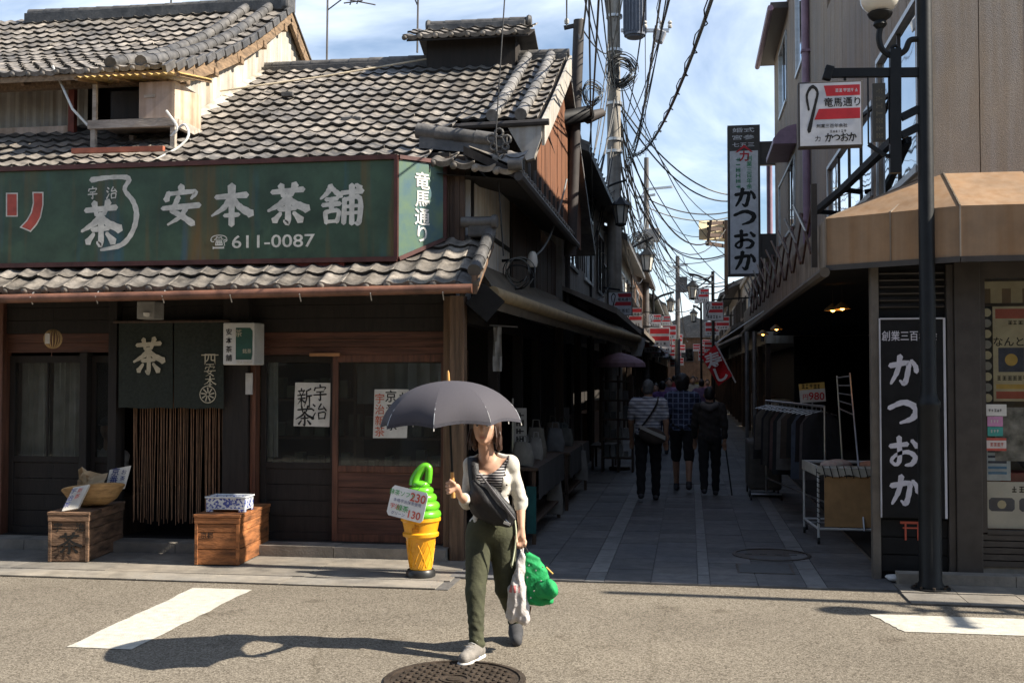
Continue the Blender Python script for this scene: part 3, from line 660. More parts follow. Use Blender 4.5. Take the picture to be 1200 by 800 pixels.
# ---- main roof
zr = lambda y: 3.75+.513*(y-10.1)-.05*math.sin(math.pi*(y-10.0)/4.0)
def slab(x0, x1, y0, y1, zf, t, n=8):
    mb = MB(); ys = [y0+(y1-y0)*i/n for i in range(n+1)]
    top = [[Vector((x0, y, zf(y)-.025)), Vector((x1, y, zf(y)-.025))] for y in ys]; bot = [[Vector((x0, y, zf(y)-t)), Vector((x1, y, zf(y)-t))] for y in ys]
    mb.sheet(top); mb.sheet([r[::-1] for r in bot])
    mb.add([top[0][0], top[0][1], bot[0][1], bot[0][0]], [(0,3,2,1)]); mb.add([top[-1][0], top[-1][1], bot[-1][1], bot[-1][0]], [(0,1,2,3)])
    for s in (0, 1):
        for i in range(n): mb.add([top[i][s], top[i+1][s], bot[i+1][s], bot[i][s]], [(0,1,2,3)])
    return mb
mr = slab(-9.4, -2.36, 9.95, 14.05, zr, .10).build('roof', M_blackwd, ts)
slab(-2.36, -1.50, 11.36, 14.05, zr, .10).build('roof_deck', M_blackwd, mr)
tile_roof(mr, -9.30, -1.62, 9.93, 13.95, zr, .172, .243, 300, skip=lambda x, y: (x > -2.34 and y < 11.34) or (x < -5.85 and y > 12.1))
slab(-9.4, -1.50, 14.05, 18.0, lambda y: zr(28.1-y), .10).build('roof_back', M_tile2, ts)
# verge rolls, fascia, ridge
for xo in (-2.02, -1.72): round_tiles(mr, [(xo, y, zr(y)+.075) for y in (11.33, 12.2, 13.1, 13.9)], .062, .27, mat('kawara_pale', (.20,.19,.18), .5, .4, 9, bump=.2, rnd=.2))
fb = MB()
for i in range(8):
    y0, y1 = 11.34+i*.34, 11.34+(i+1)*.34
    fb.add([(-1.50,y0,zr(y0)-.26),(-1.47,y0,zr(y0)-.26),(-1.47,y1,zr(y1)-.26),(-1.50,y1,zr(y1)-.26),(-1.50,y0,zr(y0)+.02),(-1.47,y0,zr(y0)+.02),(-1.47,y1,zr(y1)+.02),(-1.50,y1,zr(y1)+.02)], [(0,3,2,1),(4,5,6,7),(0,1,5,4),(1,2,6,5),(2,3,7,6),(3,0,4,7)])
fb.build('verge_fascia', M_trim, mr)
MB().box(-6, -1.52, 13.92, 14.18, 5.66, 5.80).build('ridge_course', M_tile2, mr, bev=.01)
round_tiles(mr, [(-6, 14.05, 5.83), (-3.6, 14.05, 5.83), (-1.5, 14.05, 5.83)], .06, .26, M_tile2)
# upper bay beneath the right-hand eave
MB().box(-2.36, -1.62, 11.36, 11.40, 4.24, 4.36).build('bay_fascia', M_blackwd, mr)
MB().tube([(-2.5, 11.31, 4.30), (-1.42, 11.31, 4.32)], .035, 8).build('bay_gutter', M_gut, mr, smooth=True)
plank_wall(ts, 'x', 11.85, -2.5, -1.62, 3.7, 4.6, .11, M_blackwd, .03, 'bay_board')
MB().prism([(0,0),(.36,0),(.36,-.12),(.28,-.34),(.20,-.36)], (-1.86, 11.42, 4.29), XF, UP, .10).build('bracket', M_trim, ts)
for k in range(29):
    y = 11.86+k*.17; d = random.uniform(-.003, .003); h = lambda y: zr(min(y, 28.1-y))-.11
    MB().add([(-1.64+d,y,3.6),(-1.62+d,y,3.6),(-1.62+d,y+.166,3.6),(-1.64+d,y+.166,3.6),(-1.64+d,y,h(y)),(-1.62+d,y,h(y)),(-1.62+d,y+.166,h(y+.166)),(-1.64+d,y+.166,h(y+.166))], [(0,3,2,1),(4,5,6,7),(0,1,5,4),(1,2,6,5),(2,3,7,6),(3,0,4,7)]).build('cedar_board', M_cedar, ts)
# pent roof along the alley
pr = MB().add([(-2.05,9.98,3.82),(-1.56,9.98,3.58),(-1.56,15.2,3.58),(-2.05,15.2,3.82),(-2.05,9.98,3.74),(-1.56,9.98,3.50),(-1.56,15.2,3.50),(-2.05,15.2,3.74)], [(0,1,2,3),(7,6,5,4),(0,4,5,1),(1,5,6,2),(2,6,7,3),(3,7,4,0)]).build('pent_roof', M_blackwd, ts)
MB().add([(-2.36,10.0,3.58),(-1.58,10.0,3.50),(-1.62,11.85,3.56),(-2.36,11.85,3.95)], [(0,1,2,3)]).build('corner_deck', M_blackwd, pr)
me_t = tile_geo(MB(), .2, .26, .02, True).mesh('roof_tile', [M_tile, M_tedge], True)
for k in range(25):            # course at the alley eave, rolls pointing across the alley
    o = bpy.data.objects.new('roof_tile', me_t); COL.objects.link(o); o.parent = pr
    o.matrix_basis = Matrix.Translation((-1.55, 10.08+k*.2, 3.60)) @ Matrix.Rotation(R(90), 4, 'Z') @ Matrix.Rotation(R(24), 4, 'X')
    o2 = bpy.data.objects.new('roof_tile', me_t); COL.objects.link(o2); o2.parent = pr
    o2.matrix_basis = Matrix.Translation((-1.76, 10.08+k*.2, 3.70)) @ Matrix.Rotation(R(90), 4, 'Z') @ Matrix.Rotation(R(24), 4, 'X')
for i, (x, y, z) in enumerate([(-2.36+.2*a, 9.97+.235*b, 3.66+.1*b-.03*a) for b in range(3) for a in range(4)]):
    o = bpy.data.objects.new('roof_tile', me_t if i < 4 else bpy.data.meshes[me_t.name]); COL.objects.link(o); o.parent = pr
    o.matrix_basis = Matrix.Translation((x, y, z)) @ Matrix.Rotation(R(24), 4, 'X')
MB().tube([(-1.53, 9.95, 3.52), (-1.53, 15.3, 3.50)], .045, 8).build('alley_gutter', M_gut, pr, smooth=True)
MB().tube([(-1.62, 9.93, 3.62), (-1.49, 9.93, 3.62)], .055, 10).build('eave_roll', M_tile2, pr, smooth=True)
hr = MB().add([(-2.55,10.3,3.88),(-1.80,10.25,3.78),(-1.80,10.37,3.78),(-2.55,10.42,3.88),(-2.55,10.32,4.02),(-1.80,10.27,3.90),(-1.80,10.35,3.90),(-2.55,10.40,4.02)], [(0,3,2,1),(4,5,6,7),(0,1,5,4),(1,2,6,5),(2,3,7,6),(3,0,4,7)]).build('hip_ridge', M_tile2, pr)
round_tiles(hr, [(-2.58, 10.36, 4.06), (-2.2, 10.33, 3.99), (-1.80, 10.3, 3.93)], .07, .2, M_tile2)
og = MB()
for (dx, dz, r) in ((0,0,.05),(.075,.02,.038),(-.07,.03,.04),(.0,.085,.038),(-.05,-.05,.03),(.06,-.05,.03)):
    og.tube([(-1.76+dx+r*math.cos(t*.7)*1.0, 10.24, 3.90+dz+r*math.sin(t*.7)) for t in range(10)], .014, 6)
og.box(-1.84, -1.69, 10.25, 10.31, 3.80, 3.96); og.build('ridge_ornament', M_tile2, hr)
MB().bar((-1.60, 10.6, 3.68), (-1.60, 14.2, 3.68), .03, .03).build('snow_rail', M_gut, pr)
for k in range(9): MB().bar((-1.60, 10.7+k*.42, 3.58), (-1.60, 10.7+k*.42, 3.86), .025).build('rail_picket', M_gut, pr)
# ridge ventilator
cu_ = thing('roof_ventilator', 'small tiled ridge turret on the tea shop roof beside the aerials', 'roof turret', (-2.7, 14.05, 5.8))
MB().box(-3.30, -2.15, 13.72, 14.38, 5.55, 5.98).build('turret_wall', M_blackwd, cu_)
for s in (-1, 1):
    zc = lambda y, s=s: 5.96+.42*(y-13.48) if s < 0 else 5.96+.42*(14.62-y)
    ro = slab(-3.50, -1.95, 13.48, 14.05, lambda y: 5.955+.42*(y-13.48), .05, 2).build('turret_roof', M_blackwd, cu_) if s < 0 else slab(-3.50, -1.95, 14.05, 14.62, lambda y: 5.955+.42*(14.62-y), .05, 2).build('turret_roof', M_tile2, cu_)
    if s < 0: tile_roof(ro, -3.54, -2.0, 13.46, 13.98, lambda y: 5.96+.42*(y-13.48), .2, .24, 60, disc=True)
MB().box(-3.34, -2.06, 13.96, 14.14, 6.17, 6.27).build('turret_ridge', M_tile2, cu_, bev=.01)
round_tiles(cu_, [(-3.34,14.05,6.28),(-2.7,14.05,6.28),(-2.06,14.05,6.28)], .05, .22, M_tile2)
for x in (-3.38, -2.05): MB().lathe([(.001,0),(.07,0),(.085,.03),(.07,.06),(.001,.06)], 12, (x, 14.05, 6.27), M=Matrix.Rotation(R(90),3,'Y')).build('ridge_end', M_tile2, cu_, smooth=True)
# loose rods lying on the slope
tag(MB().tube([at(170,131,12.2)+Vector((0,0,.12)), at(380,97,13.2)+Vector((0,0,.08)), at(530,75,13.9)+Vector((0,0,.12))], .012, 6).build('bamboo_pole', mat('bamboo', (.50,.42,.30), .5, .3, 6), smooth=True), 'long pale bamboo rod lying slantwise on the tea shop roof tiles', 'pole')
for p, w in ((at(412,144,11.6), .22), (at(337,114,12.6), .14)):
    tag(MB().obox(p+Vector((0,0,.03)), (w, .07, .06), Matrix.Rotation(.1,3,'Z')).build('roof_peg', M_tile2, bev=.01), 'short dark lump on the tea shop roof tiles, the %s one' % ('larger' if w > .2 else 'smaller'), 'roof peg')
# ================================================================ house behind the tea shop roof
M_corr = mat('corrugated_sheet', (.50,.47,.41), .7, .16, 3, bump=.1, streak=.40)
M_soff = mat('soffit_wood', (.25,.165,.095), .75, .35, 4, bump=.3, stretch=(6,1,6))
M_barge = mat('barge_wood', (.24,.16,.095), .8, .5, 5, bump=.5, bscale=30, stretch=(6,1,6))
hs_ = thing('townhouse', 'old two-storey house with curved tile roof and pale corrugated gable above the tea shop', 'building', (-8, 12, 4))
HR, HE = 14.75, 11.0
def zh(y):
    t = (y-HE)/(HR-HE); return 4.98+1.87*(t-.09*math.sin(math.pi*t))
hr_ = slab(-12.5, -5.50, HE, HR, zh, .09).build('roof', M_soff, hs_)
slab(-12.5, -5.50, HR, HR+3.6, lambda y: zh(2*HR-y), .09).build('roof_back', M_soff, hs_)
rbk = slab(-12.5, -5.48, HR, HR+3.6, lambda y: zh(2*HR-y)+.05, .05).build('roof_back_cover', M_tile2, hs_)
tile_roof(hr_, -12.53, -5.57, HE-.02, HR-.08, zh, .175, .243, 300, disc=True)
MB().box(-9.5, -5.54, HR-.14, HR+.14, 6.80, 6.95).build('ridge_course', M_tile2, hr_, bev=.01)
round_tiles(hr_, [(-9.5, HR, 6.98), (-7.5, HR, 6.96), (-5.52, HR, 6.98)], .06, .27, M_tile2)
MB().box(-5.60, -5.48, HR-.16, HR+.16, 6.80, 7.10).build('ridge_ornament', M_tile2, hr_, bev=.04)
for xo in (-6.12, -5.77): round_tiles(hr_, [(xo, y, zh(y)+.075) for y in (HE-.02, 12.0, 13.1, 14.0, 14.65)], .066, .27, M_tile2)
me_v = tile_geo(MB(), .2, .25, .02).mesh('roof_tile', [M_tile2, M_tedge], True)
for k in range(15):                       # verge tiles turned over the gable edge
    y = HE+.05+k*.255
    MB().obox((-5.485, y, zh(y)+.01), (.05, .25, .09), Matrix.Rotation(math.atan(.5)+.06, 3, 'X')).build('verge_tile', M_tile2, hr_, bev=.008)
for s in range(2):
    pts = [Vector((-5.52, y, zh(y)-.135)) for y in np.linspace(HE+.05, HR, 7)] if s == 0 else [Vector((-5.52, 2*HR-y, zh(y)-.135)) for y in np.linspace(HR, HE+.6, 7)]
    for a, b in zip(pts, pts[1:]): MB().bar(a, b+(b-a)*.02, .05, .115).build('bargeboard', M_barge, hs_)
for k in range(5):
    y = HE+.5+k*.75; MB().bar((-6.0, y, zh(y)-.19), (-5.47, y, zh(y)-.19), .09, .10).build('purlin_end', M_barge, hs_, bev=.01)
# gable wall of corrugated sheets, each panel its own part
def corr(y0, y1, x, zb, zt, n=12):
    rows = [[], []]
    for j in range(n+1):
        y = y0+(y1-y0)*j/n; d = .010*(1 if j % 2 else -1)
        rows[0].append(Vector((x+d, y, zb(y)))); rows[1].append(Vector((x+d, y, zt(y))))
    return MB().sheet(rows)
y = 11.45
while y < 17.6:
    corr(y, y+.6, -5.60, lambda y: 4.1, lambda y: zh(min(y, 2*HR-y))-.12).build('gable_sheet', M_corr, hs_); y += .6
x = -12.0
while x < -6.9:
    r = [[], []]
    for j in range(13):
        xx = x+.65*j/12; d = .010*(1 if j % 2 else -1); r[0].append(Vector((xx, 11.72+d, 4.2))); r[1].append(Vector((xx, 11.72+d, 5.16)))
    MB().sheet(r).build('wall_sheet', M_corr, hs_); x += .65
MB().box(-6.9, -5.62, 12.15, 12.2, 4.2, 5.4).build('recess_wall', M_blackwd, hs_)
MB().bar((-6.86, 11.5, 4.35), (-6.86, 11.5, 5.02), .07).build('red_post', mat('oxide_red', (.22,.06,.04), .7, .3, 6), hs_)
MB().box(-12, -5.62, 11.18, 11.26, 4.86, 4.98).build('eave_beam', M_barge, hs_)
for k in range(9): MB().bar((-10.5+k*.55, 11.05, 4.90), (-10.5+k*.55, 11.75, 5.20), .05, .07).build('rafter', M_barge, hs_)
MB().box(-12, -6.92, 11.50, 11.71, 4.32, 4.52).build('flashing', mat('flashing', (.55,.42,.33), .7, .25, 5, streak=.3), hs_)
MB().add([(-5.585,11.5,4.50),(-5.585,14.0,5.80),(-5.47,14.0,5.74),(-5.47,11.5,4.44)], [(0,1,2,3)]).build('gable_flashing', M_corr, hs_)
# cupboard-like platform standing on the tiles
pt = thing('roof_cupboard', 'pale wooden cupboard on legs under a yellow corrugated canopy on the roof tiles', 'cupboard', (-5.7, 10.9, 4.2))
M_pale = mat('pale_panel', (.50,.39,.32), .7, .15, 4, streak=.3); M_grayw = mat('grey_wood', (.40,.34,.28), .8, .35, 4, bump=.3, stretch=(1,5,5)); M_yel = mat('yellow_fibreglass', (.62,.42,.13), .5, .3, 8, streak=.4, trans=.15)
a = at(108, 142, 10.75); b = at(205, 95, 10.75); x0, x1, z0, z1 = a.x, b.x, a.z, b.z; xm = x0+(x1-x0)*.57; ya, yb = 10.75, 11.35
MB().box(x0, x1, yb, yb+.03, z0, z1).build('back', M_pale, pt)
MB().box(x1-.03, x1, ya, yb, z0, z1).build('side_panel', mat('pale_side', (.58,.45,.33), .7, .2, 4, streak=.4), pt)
MB().box(xm, x1-.03, ya, ya+.025, z0, z1).build('front_panel', M_pale, pt)
MB().box(xm+.06, xm+.18, ya-.012, ya, z0+.22, z0+.25).build('latch', M_grayw, pt)
MB().box(x0, x0+.04, ya, ya+.04, z0, z1).build('upright', M_grayw, pt)
MB().box(x0+.04, xm, ya+.3, ya+.32, z0, z1).build('dark_back', M_blackwd, pt)
MB().box(x0-.03, x1+.02, ya-.04, ya+.03, z0-.09, z0-.002).build('front_rail', M_grayw, pt)
MB().box(x1-.02, x1+.03, ya+.03, yb, z0-.09, z0-.002).build('side_rail', M_grayw, pt)
MB().box(x0, x1-.02, ya+.03, yb, z0-.03, z0-.004).build('floor_board', M_grayw, pt)
for (lx, ly) in ((x0+.0, ya), (x1-.03, ya), (x0+.25, ya+.35), (x1-.03, yb-.05), (x0, yb-.05)):
    MB().bar((lx+.02, ly, zr(ly)+.0), (lx+.02, ly, z0-.09), .05).build('leg', M_grayw, pt)
n = 30; rows = [[], []]
for j in range(n+1):
    xx = x0-.10+(x1-x0+.26)*j/n; d = .012*(1 if j % 2 else -1); rows[0].append(Vector((xx, ya-.20, z1+.03+d))); rows[1].append(Vector((xx, yb, z1+.17+d)))
MB().sheet(rows).build('canopy', M_yel, pt)
for q in range(4): MB().bar((x0-.08+q*(x1-x0+.2)/3, ya-.18, z1+.012), (x0-.08+q*(x1-x0+.2)/3, yb, z1+.145), .03).build('canopy_batten', M_soff, pt)
tag(MB().tube([at(62,78,11.2), at(70,95,11.1), at(85,128,11.0), at(103,147,10.72)], .014, 6).build('cable', mat('white_cable', (.7,.68,.62), .5, .1, 4), smooth=True), 'thick white cable dropping from the house eave to the roof cupboard', 'cable')
tag(MB().tube(catmull([at(195,130,10.7), at(208,150,10.6), at(200,160,10.6), at(215,146,10.6), at(221,158,10.55), at(210,172,10.5), at(183,187,10.35)], 5), .013, 6).build('cable', MATS['white_cable'], smooth=True), 'coiled white cable below the right side of the roof cupboard', 'cable')
tag(MB().bar(at(85,183,10.35)+Vector((0,0,.05)), at(192,180,10.35)+Vector((0,0,.05)), .05).build('red_pipe', mat('red_pipe', (.36,.11,.06), .6, .3, 5)), 'rusty red pipe lying on the tiles below the roof cupboard', 'pipe')

# ================================================================ big green shop sign
def sign_green():
    m = mat('sign_green', (.045,.085,.050), .5, .35, 3, bump=.05, spec=.5)
    N = m.node_tree.nodes; Lk = m.node_tree.links.new; b = N['Principled BSDF']; src = b.inputs['Base Color'].links[0].from_socket
    t = N.new('ShaderNodeTexCoord'); mp_ = N.new('ShaderNodeMapping'); mp_.inputs['Scale'].default_value = (5, 5, .35); Lk(t.outputs['Object'], mp_.inputs[0])
    n = N.new('ShaderNodeTexNoise'); n.inputs['Scale'].default_value = 1.0; n.inputs['Detail'].default_value = 6; Lk(mp_.outputs[0], n.inputs['Vector'])
    r_ = N.new('ShaderNodeValToRGB'); e = r_.color_ramp.elements; e[0].position = .52; e[0].color = (0,0,0,1); e[1].position = .68; e[1].color = (.75,.75,.75,1); Lk(n.outputs[0], r_.inputs[0])
    x = N.new('ShaderNodeMix'); x.data_type = 'RGBA'; Lk(r_.outputs[0], x.inputs[0]); Lk(src, x.inputs[6]); x.inputs[7].default_value = (.16,.085,.02,1)
    mp2 = N.new('ShaderNodeMapping'); mp2.inputs['Scale'].default_value = (7, 7, .6); mp2.inputs['Location'].default_value = (31, 4, 2); Lk(t.outputs['Object'], mp2.inputs[0])
    n2 = N.new('ShaderNodeTexNoise'); n2.inputs['Scale'].default_value = .9; n2.inputs['Detail'].default_value = 5; Lk(mp2.outputs[0], n2.inputs['Vector'])
    r2 = N.new('ShaderNodeValToRGB'); e = r2.color_ramp.elements; e[0].position = .56; e[0].color = (0,0,0,1); e[1].position = .72; e[1].color = (.6,.6,.6,1); Lk(n2.outputs[0], r2.inputs[0])
    y_ = N.new('ShaderNodeMix'); y_.data_type = 'RGBA'; Lk(r2.outputs[0], y_.inputs[0]); Lk(x.outputs[2], y_.inputs[6]); y_.inputs[7].default_value = (.03,.10,.16,1)
    Lk(y_.outputs[2], b.inputs['Base Color']); return m
M_sg = sign_green(); M_let = mat('sign_white', (.66,.63,.56), .6, .18, 12); M_rim = mat('sign_rim', (.085,.03,.025), .5, .3, 5)
sg = thing('shop_signboard', 'long weathered green signboard with white brush lettering above the tea shop eave', 'sign', (-5, 9.75, 2.77))
MB().box(-9.4, -2.60, 9.705, 9.86, 2.775, 3.655).build('board', M_sg, sg)
MB().box(-9.4, -2.60, 9.68, 9.87, 3.657, 3.70).build('top_rim', M_rim, sg)
MB().box(-9.4, -2.60, 9.68, 9.87, 2.73, 2.773).build('bottom_rim', M_rim, sg)
MB().bar((-2.61, 9.70, 2.75), (-2.61, 9.70, 3.68), .035).build('corner_rim', M_rim, sg)
ex = Vector((.34, .36, 0)); exn = ex.normalized(); o_ = Vector((-2.59, 9.715, 2.775)); L_ = ex.length
M_sgb = mat('sign_end_green', (.025,.085,.125), .45, .6, 4, spec=.5, col2=(.09,.15,.075))
MB().prism([(0,0),(L_,.215),(L_,.88),(0,.88)], o_, exn, UP, -.02).build('end_board', M_sgb, sg)
er = [o_+exn*p[0]+UP*p[1] for p in ((0,-.02),(L_+.01,.20),(L_+.01,.91),(0,.905))]
for p, q in zip(er, er[1:]): MB().bar(p, q, .035, .035).build('end_rim', M_rim, sg)
MB().box(-2.7, -2.42, 10.02, 10.1, 2.9, 3.6).build('back_bracket', M_blackwd, sg)
YL = 9.703
L1 = MB()
for ch, px in (('安', 212), ('本', 271), ('茶', 337), ('舗', 400)):
    brush(L1, ch, at(px, 240.5 if ch != '茶' else 239, YL), XF, UP, .385, 1.05, 1.7)
L1.build('lettering', M_let, sg)
L2 = MB(); brush(L2, '茶', at(118, 262, YL), XF, UP, .44, .95, 1.6); brush(L2, '宇', at(108.5, 226, YL), XF, UP, .125, .9, 1.3); brush(L2, '治', at(131, 226, YL), XF, UP, .125, .9, 1.3)
q = [at(px, py, YL) for px, py in ((107,211),(128,208),(151,209),(146,222),(156,236),(160,252),(155,272),(142,287),(118,293))]
c0 = at(130, 250, YL)
def rel(v): return ((v.x-c0.x)/.6*100+50, 50-(v.z-c0.z)/.6*100)
brush(L2, [([rel(v) for v in q], [9,7,8,7,8,9,8,8,4])], c0, XF, UP, .6, 1, 1.0)
L2.build('emblem', M_let, sg)
L3 = MB(); letters(L3, '☎', at(256.5, 284, YL), XF, UP, .135, .012); letters(L3, '611-0087', at(320, 282.5, YL), XF, UP, .165, .010, width=.80); L3.build('telephone_number', M_let, sg)
L4 = MB()
for ch, u, z in (('竜', .25, .715), ('馬', .25, .545), ('通', .25, .38), ('り', .25, .225)):
    letters(L4, ch, o_+exn*u+UP*z+Vector((.004,-.004,0)), exn, UP, .168, .016)
L4.build('end_lettering', mat('end_white', (.72,.70,.66), .6, .1, 12), sg)
M_rl = mat('sign_red', (.46,.085,.06), .6, .2, 8)
def poly_at(pts, y, m, name, par): MB().prism([(p.x, p.z) for p in [at(a, b, y) for a, b in pts]], (0, y, 0), XF, UP, .0015).build(name, m, par)
poly_at([(7,226),(21,226),(21,254),(7,254)], YL-.0005, M_let, 'katakana_edge', sg)
poly_at([(8.5,227.5),(19.5,227.5),(19.5,252.5),(8.5,252.5)], YL-.003, M_rl, 'katakana', sg)
poly_at([(38,225),(51,225),(51,240),(48,255),(43,264),(36,272),(23,266.5),(31,258),(36,249),(38.5,238)], YL-.0005, M_let, 'katakana_edge', sg)
poly_at([(39.5,226.5),(49.5,226.5),(49.5,240),(46.5,254.5),(42,262.5),(35.5,270),(25.5,265.8),(32.5,258.5),(37.5,249.5),(40,238)], YL-.003, M_rl, 'katakana', sg)
MB().box(*[at(341,303,9.74).x, at(404,303,9.74).x], 9.72, 9.80, 2.665, 2.728).build('red_bracket', mat('bracket_red', (.20,.04,.035), .6, .25, 6), sg)

# ================================================================ things on and before the shop front
M_noren = mat('noren_cloth', (.028,.033,.026), .95, .25, 40, bump=.1, bscale=300); M_ink = mat('ink', (.012,.011,.010), .7, .2, 20); M_beige = mat('noren_print', (.52,.46,.34), .9, .1, 20)
nr = thing('noren', 'dark green split shop curtain with beige tea lettering over the doorway', 'curtain', (-4.95, 10.1, 2.2))
for (xa, xb) in ((-5.50,-4.94),(-4.925,-4.42)):
    rows = []
    for i in range(9):
        z = 2.215-.83*i/8; rows.append([Vector((xa+(xb-xa)*j/20+.006*i/8*math.sin(j), 10.085+.006*math.sin(j*.9+i*.2)*(.3+i/8), z+.006*math.sin(j*.5)*(i == 8))) for j in range(21)])
    MB().sheet(rows).build('cloth_panel', M_noren, nr, smooth=True)
MB().tube([(-5.56, 10.09, 2.225), (-4.36, 10.09, 2.225)], .016, 8).build('rod', M_wood, nr, smooth=True)
mb = MB(); brush(mb, '茶', at(174, 417, 10.07), XF, UP, .36, .92, 1.5); mb.build('tea_character', M_beige, nr)
mb = MB(); letters(mb, '四', at(246, 421, 10.07), XF, UP, .13, .008); brush(mb, '安', at(246, 434, 10.07), XF, UP, .115, 1.1, .9); brush(mb, '本', at(246, 447, 10.07), XF, UP, .115, 1.1, .9)
mb.box(at(236,416,10.07).x, at(256,416,10.07).x, 10.0695, 10.0705, at(246,416.5,10.07).z, at(246,415.2,10.07).z); mb.build('house_name', M_beige, nr)
c = at(243.5, 462, 10.07); mb = MB()
for k in range(20): mb.add([c+Vector((r*math.cos(a), 0, r*math.sin(a))) for a in (2*math.pi*k/20, 2*math.pi*(k+1)/20) for r in (.076, .085)], [(0,1,3,2)])
for k in range(9):
    a = 2*math.pi*k/9; brush(mb, [([(50+10*math.cos(a), 50-10*math.sin(a)), (50+40*math.cos(a+.2), 50-40*math.sin(a+.2))], [6,9])], c, XF, UP, .16)
mb.build('crest', M_beige, nr)
cr_ = thing('strand_curtain', 'doorway curtain of thin brown hanging cords below the dark cloth', 'curtain', (-4.9, 10.2, .3))
M_cord = mat('cord_brown', (.24,.135,.075), .8, .4, 9, rnd=.4)
for k in range(46):
    x = -5.40+k*.0212+random.uniform(-.006,.006); zb = .27+random.uniform(-.03,.04)
    MB().tube([(x, 10.2, 2.1), (x+random.uniform(-.01,.01), 10.2+random.uniform(-.01,.01), 1.2), (x+random.uniform(-.016,.016), 10.2, zb)], .0042, 5).build('strand', M_cord, cr_)
MB().box(-5.5, -4.46, 10.17, 10.23, 2.1, 2.14).build('rail', M_wood, cr_)
# round wicker lantern
t = thing('wicker_ball', 'small round wicker ball lantern hanging over the curtained shop window', 'lantern', at(62, 408, 9.95)); c = at(62, 397, 9.95); M_wick = mat('wicker', (.50,.33,.15), .6, .3, 10)
for k in range(9):
    a = math.pi*k/9; MB().tube([c+Vector((math.cos(a)*.082*math.sin(s), math.sin(a)*.082*math.sin(s), .09*math.cos(s))) for s in np.linspace(.12, 2*math.pi-.12, 22)], .006, 5).build('rib', M_wick, t)
MB().box(c.x-.028, c.x+.022, c.y-.09, c.y-.085, c.z-.05, c.z+.05).build('paper_slip', mat('slip', (.60,.54,.46), .8, .1, 9), t)
MB().tube([c+Vector((0,0,.09)), c+Vector((0,0,.30))], .003, 5).build('cord', M_ink, t); MB().tube([c+Vector((-.01,0,-.09)), c+Vector((-.012,0,-.17))], .005, 5).build('tassel', M_red, t)
# small lit box sign by the doorway
t = thing('box_sign', 'small white and green box sign beside the doorway cords', 'sign', (-4.2, 9.95, 1.8)); M_wht = mat('acrylic_white', (.62,.60,.56), .4, .08, 4); M_gface = mat('sign_face_green', (.03,.09,.065), .4, .15, 6)
MB().box(-4.345, -4.035, 9.9, 10.16, 1.80, 2.20).build('case', M_wht, t, bev=.012)
MB().prism([(0,0),(.155,0),(.165,.05),(.165,.27),(.14,.30),(.0,.30)], (-4.215, 9.897, 1.85), XF, UP, -.004).build('green_face', M_gface, t)
mb = MB(); letters_down(mb, '安本茶舗', (-4.283, 9.8965, 1.99), XF, UP, .065, .082, .012); mb.build('vertical_text', M_ink, t)
mb = MB(); letters(mb, '茶', (-4.185, 9.889, 2.10), XF, UP, .075, 0); letters(mb, '銘茶', (-4.10, 9.889, 1.93), XF, UP, .045, .004); letters(mb, 'TEA SHOP', (-4.13, 9.8965, 1.825), XF, UP, .04, .002, width=.16); mb.build('face_text', M_beige, t)
t = thing('eave_lamp', 'white boxy lamp fixed beneath the tea shop gutter above the noren', 'lamp', at(173, 365, 9.8)); a, b = at(163, 374, 9.8), at(184, 353, 9.8)
MB().box(a.x, b.x, 9.75, 9.95, a.z, b.z).build('housing', mat('lamp_grey', (.30,.29,.27), .5, .2, 6), t, bev=.01); MB().lathe([(.001,-.02),(.03,-.01),(.034,.02),(.001,.025)], 12, at(172, 369, 9.74)).build('lens', mat('lens', (.75,.72,.66), .2, .1, 5), t, smooth=True)
tag(MB().box(at(288,437,10.14).x, at(296,437,10.14).x, 10.135, 10.15, at(288,462,10.14).z, at(288,437,10.14).z).build('name_plate', mat('plate_white', (.45,.43,.40), .6, .1, 9)), 'narrow pale name plate on the post under the box sign', 'plate')
M_paper = mat('paper', (.66,.63,.57), .9, .08, 7)
def poster(label, pts, y, writer):
    P = [at(a, b, y) for a, b in pts]; t = thing('poster', label, 'poster', P[3])
    MB().prism([(p.x, p.z) for p in P], (0, y, 0), XF, UP, .0015).build('sheet', M_paper, t); writer(t, y-.003); return t
def w1(t, y):
    mb = MB(); brush(mb, '宇', at(375,456+4,y), XF, UP, .165, .95, 1.1); brush(mb, '治', at(374,482,y), XF, UP, .17, .95, 1.1); brush(mb, '新', at(357,466,y), XF, UP, .19, .8, 1.1); brush(mb, '茶', at(357,487,y), XF, UP, .20, .95, 1.1); mb.build('lettering', M_ink, t)
poster('white poster with four black brush characters on the left glass door', [(346,448),(388,448.5),(386,500),(344,499)], 10.318, w1)
def w2(t, y):
    mb = MB()
    for ch, px, py in (('京',458,464),('番',459,480),('茶',459,497),('お',474,466)): letters(mb, ch, at(px,py,y), XF, UP, .12, .012)
    mb.build('lettering', M_ink, t); mb = MB(); letters_down(mb, '宇治新茶', at(445,486,y), XF, UP, .10, .105, .008); mb.build('red_lettering', mat('red_ink', (.50,.09,.03), .7, .1, 9), t)
poster('white poster with black and red brush writing behind the umbrella rim', [(439,456),(479,456),(477,513),(437,513)], 10.262, w2)
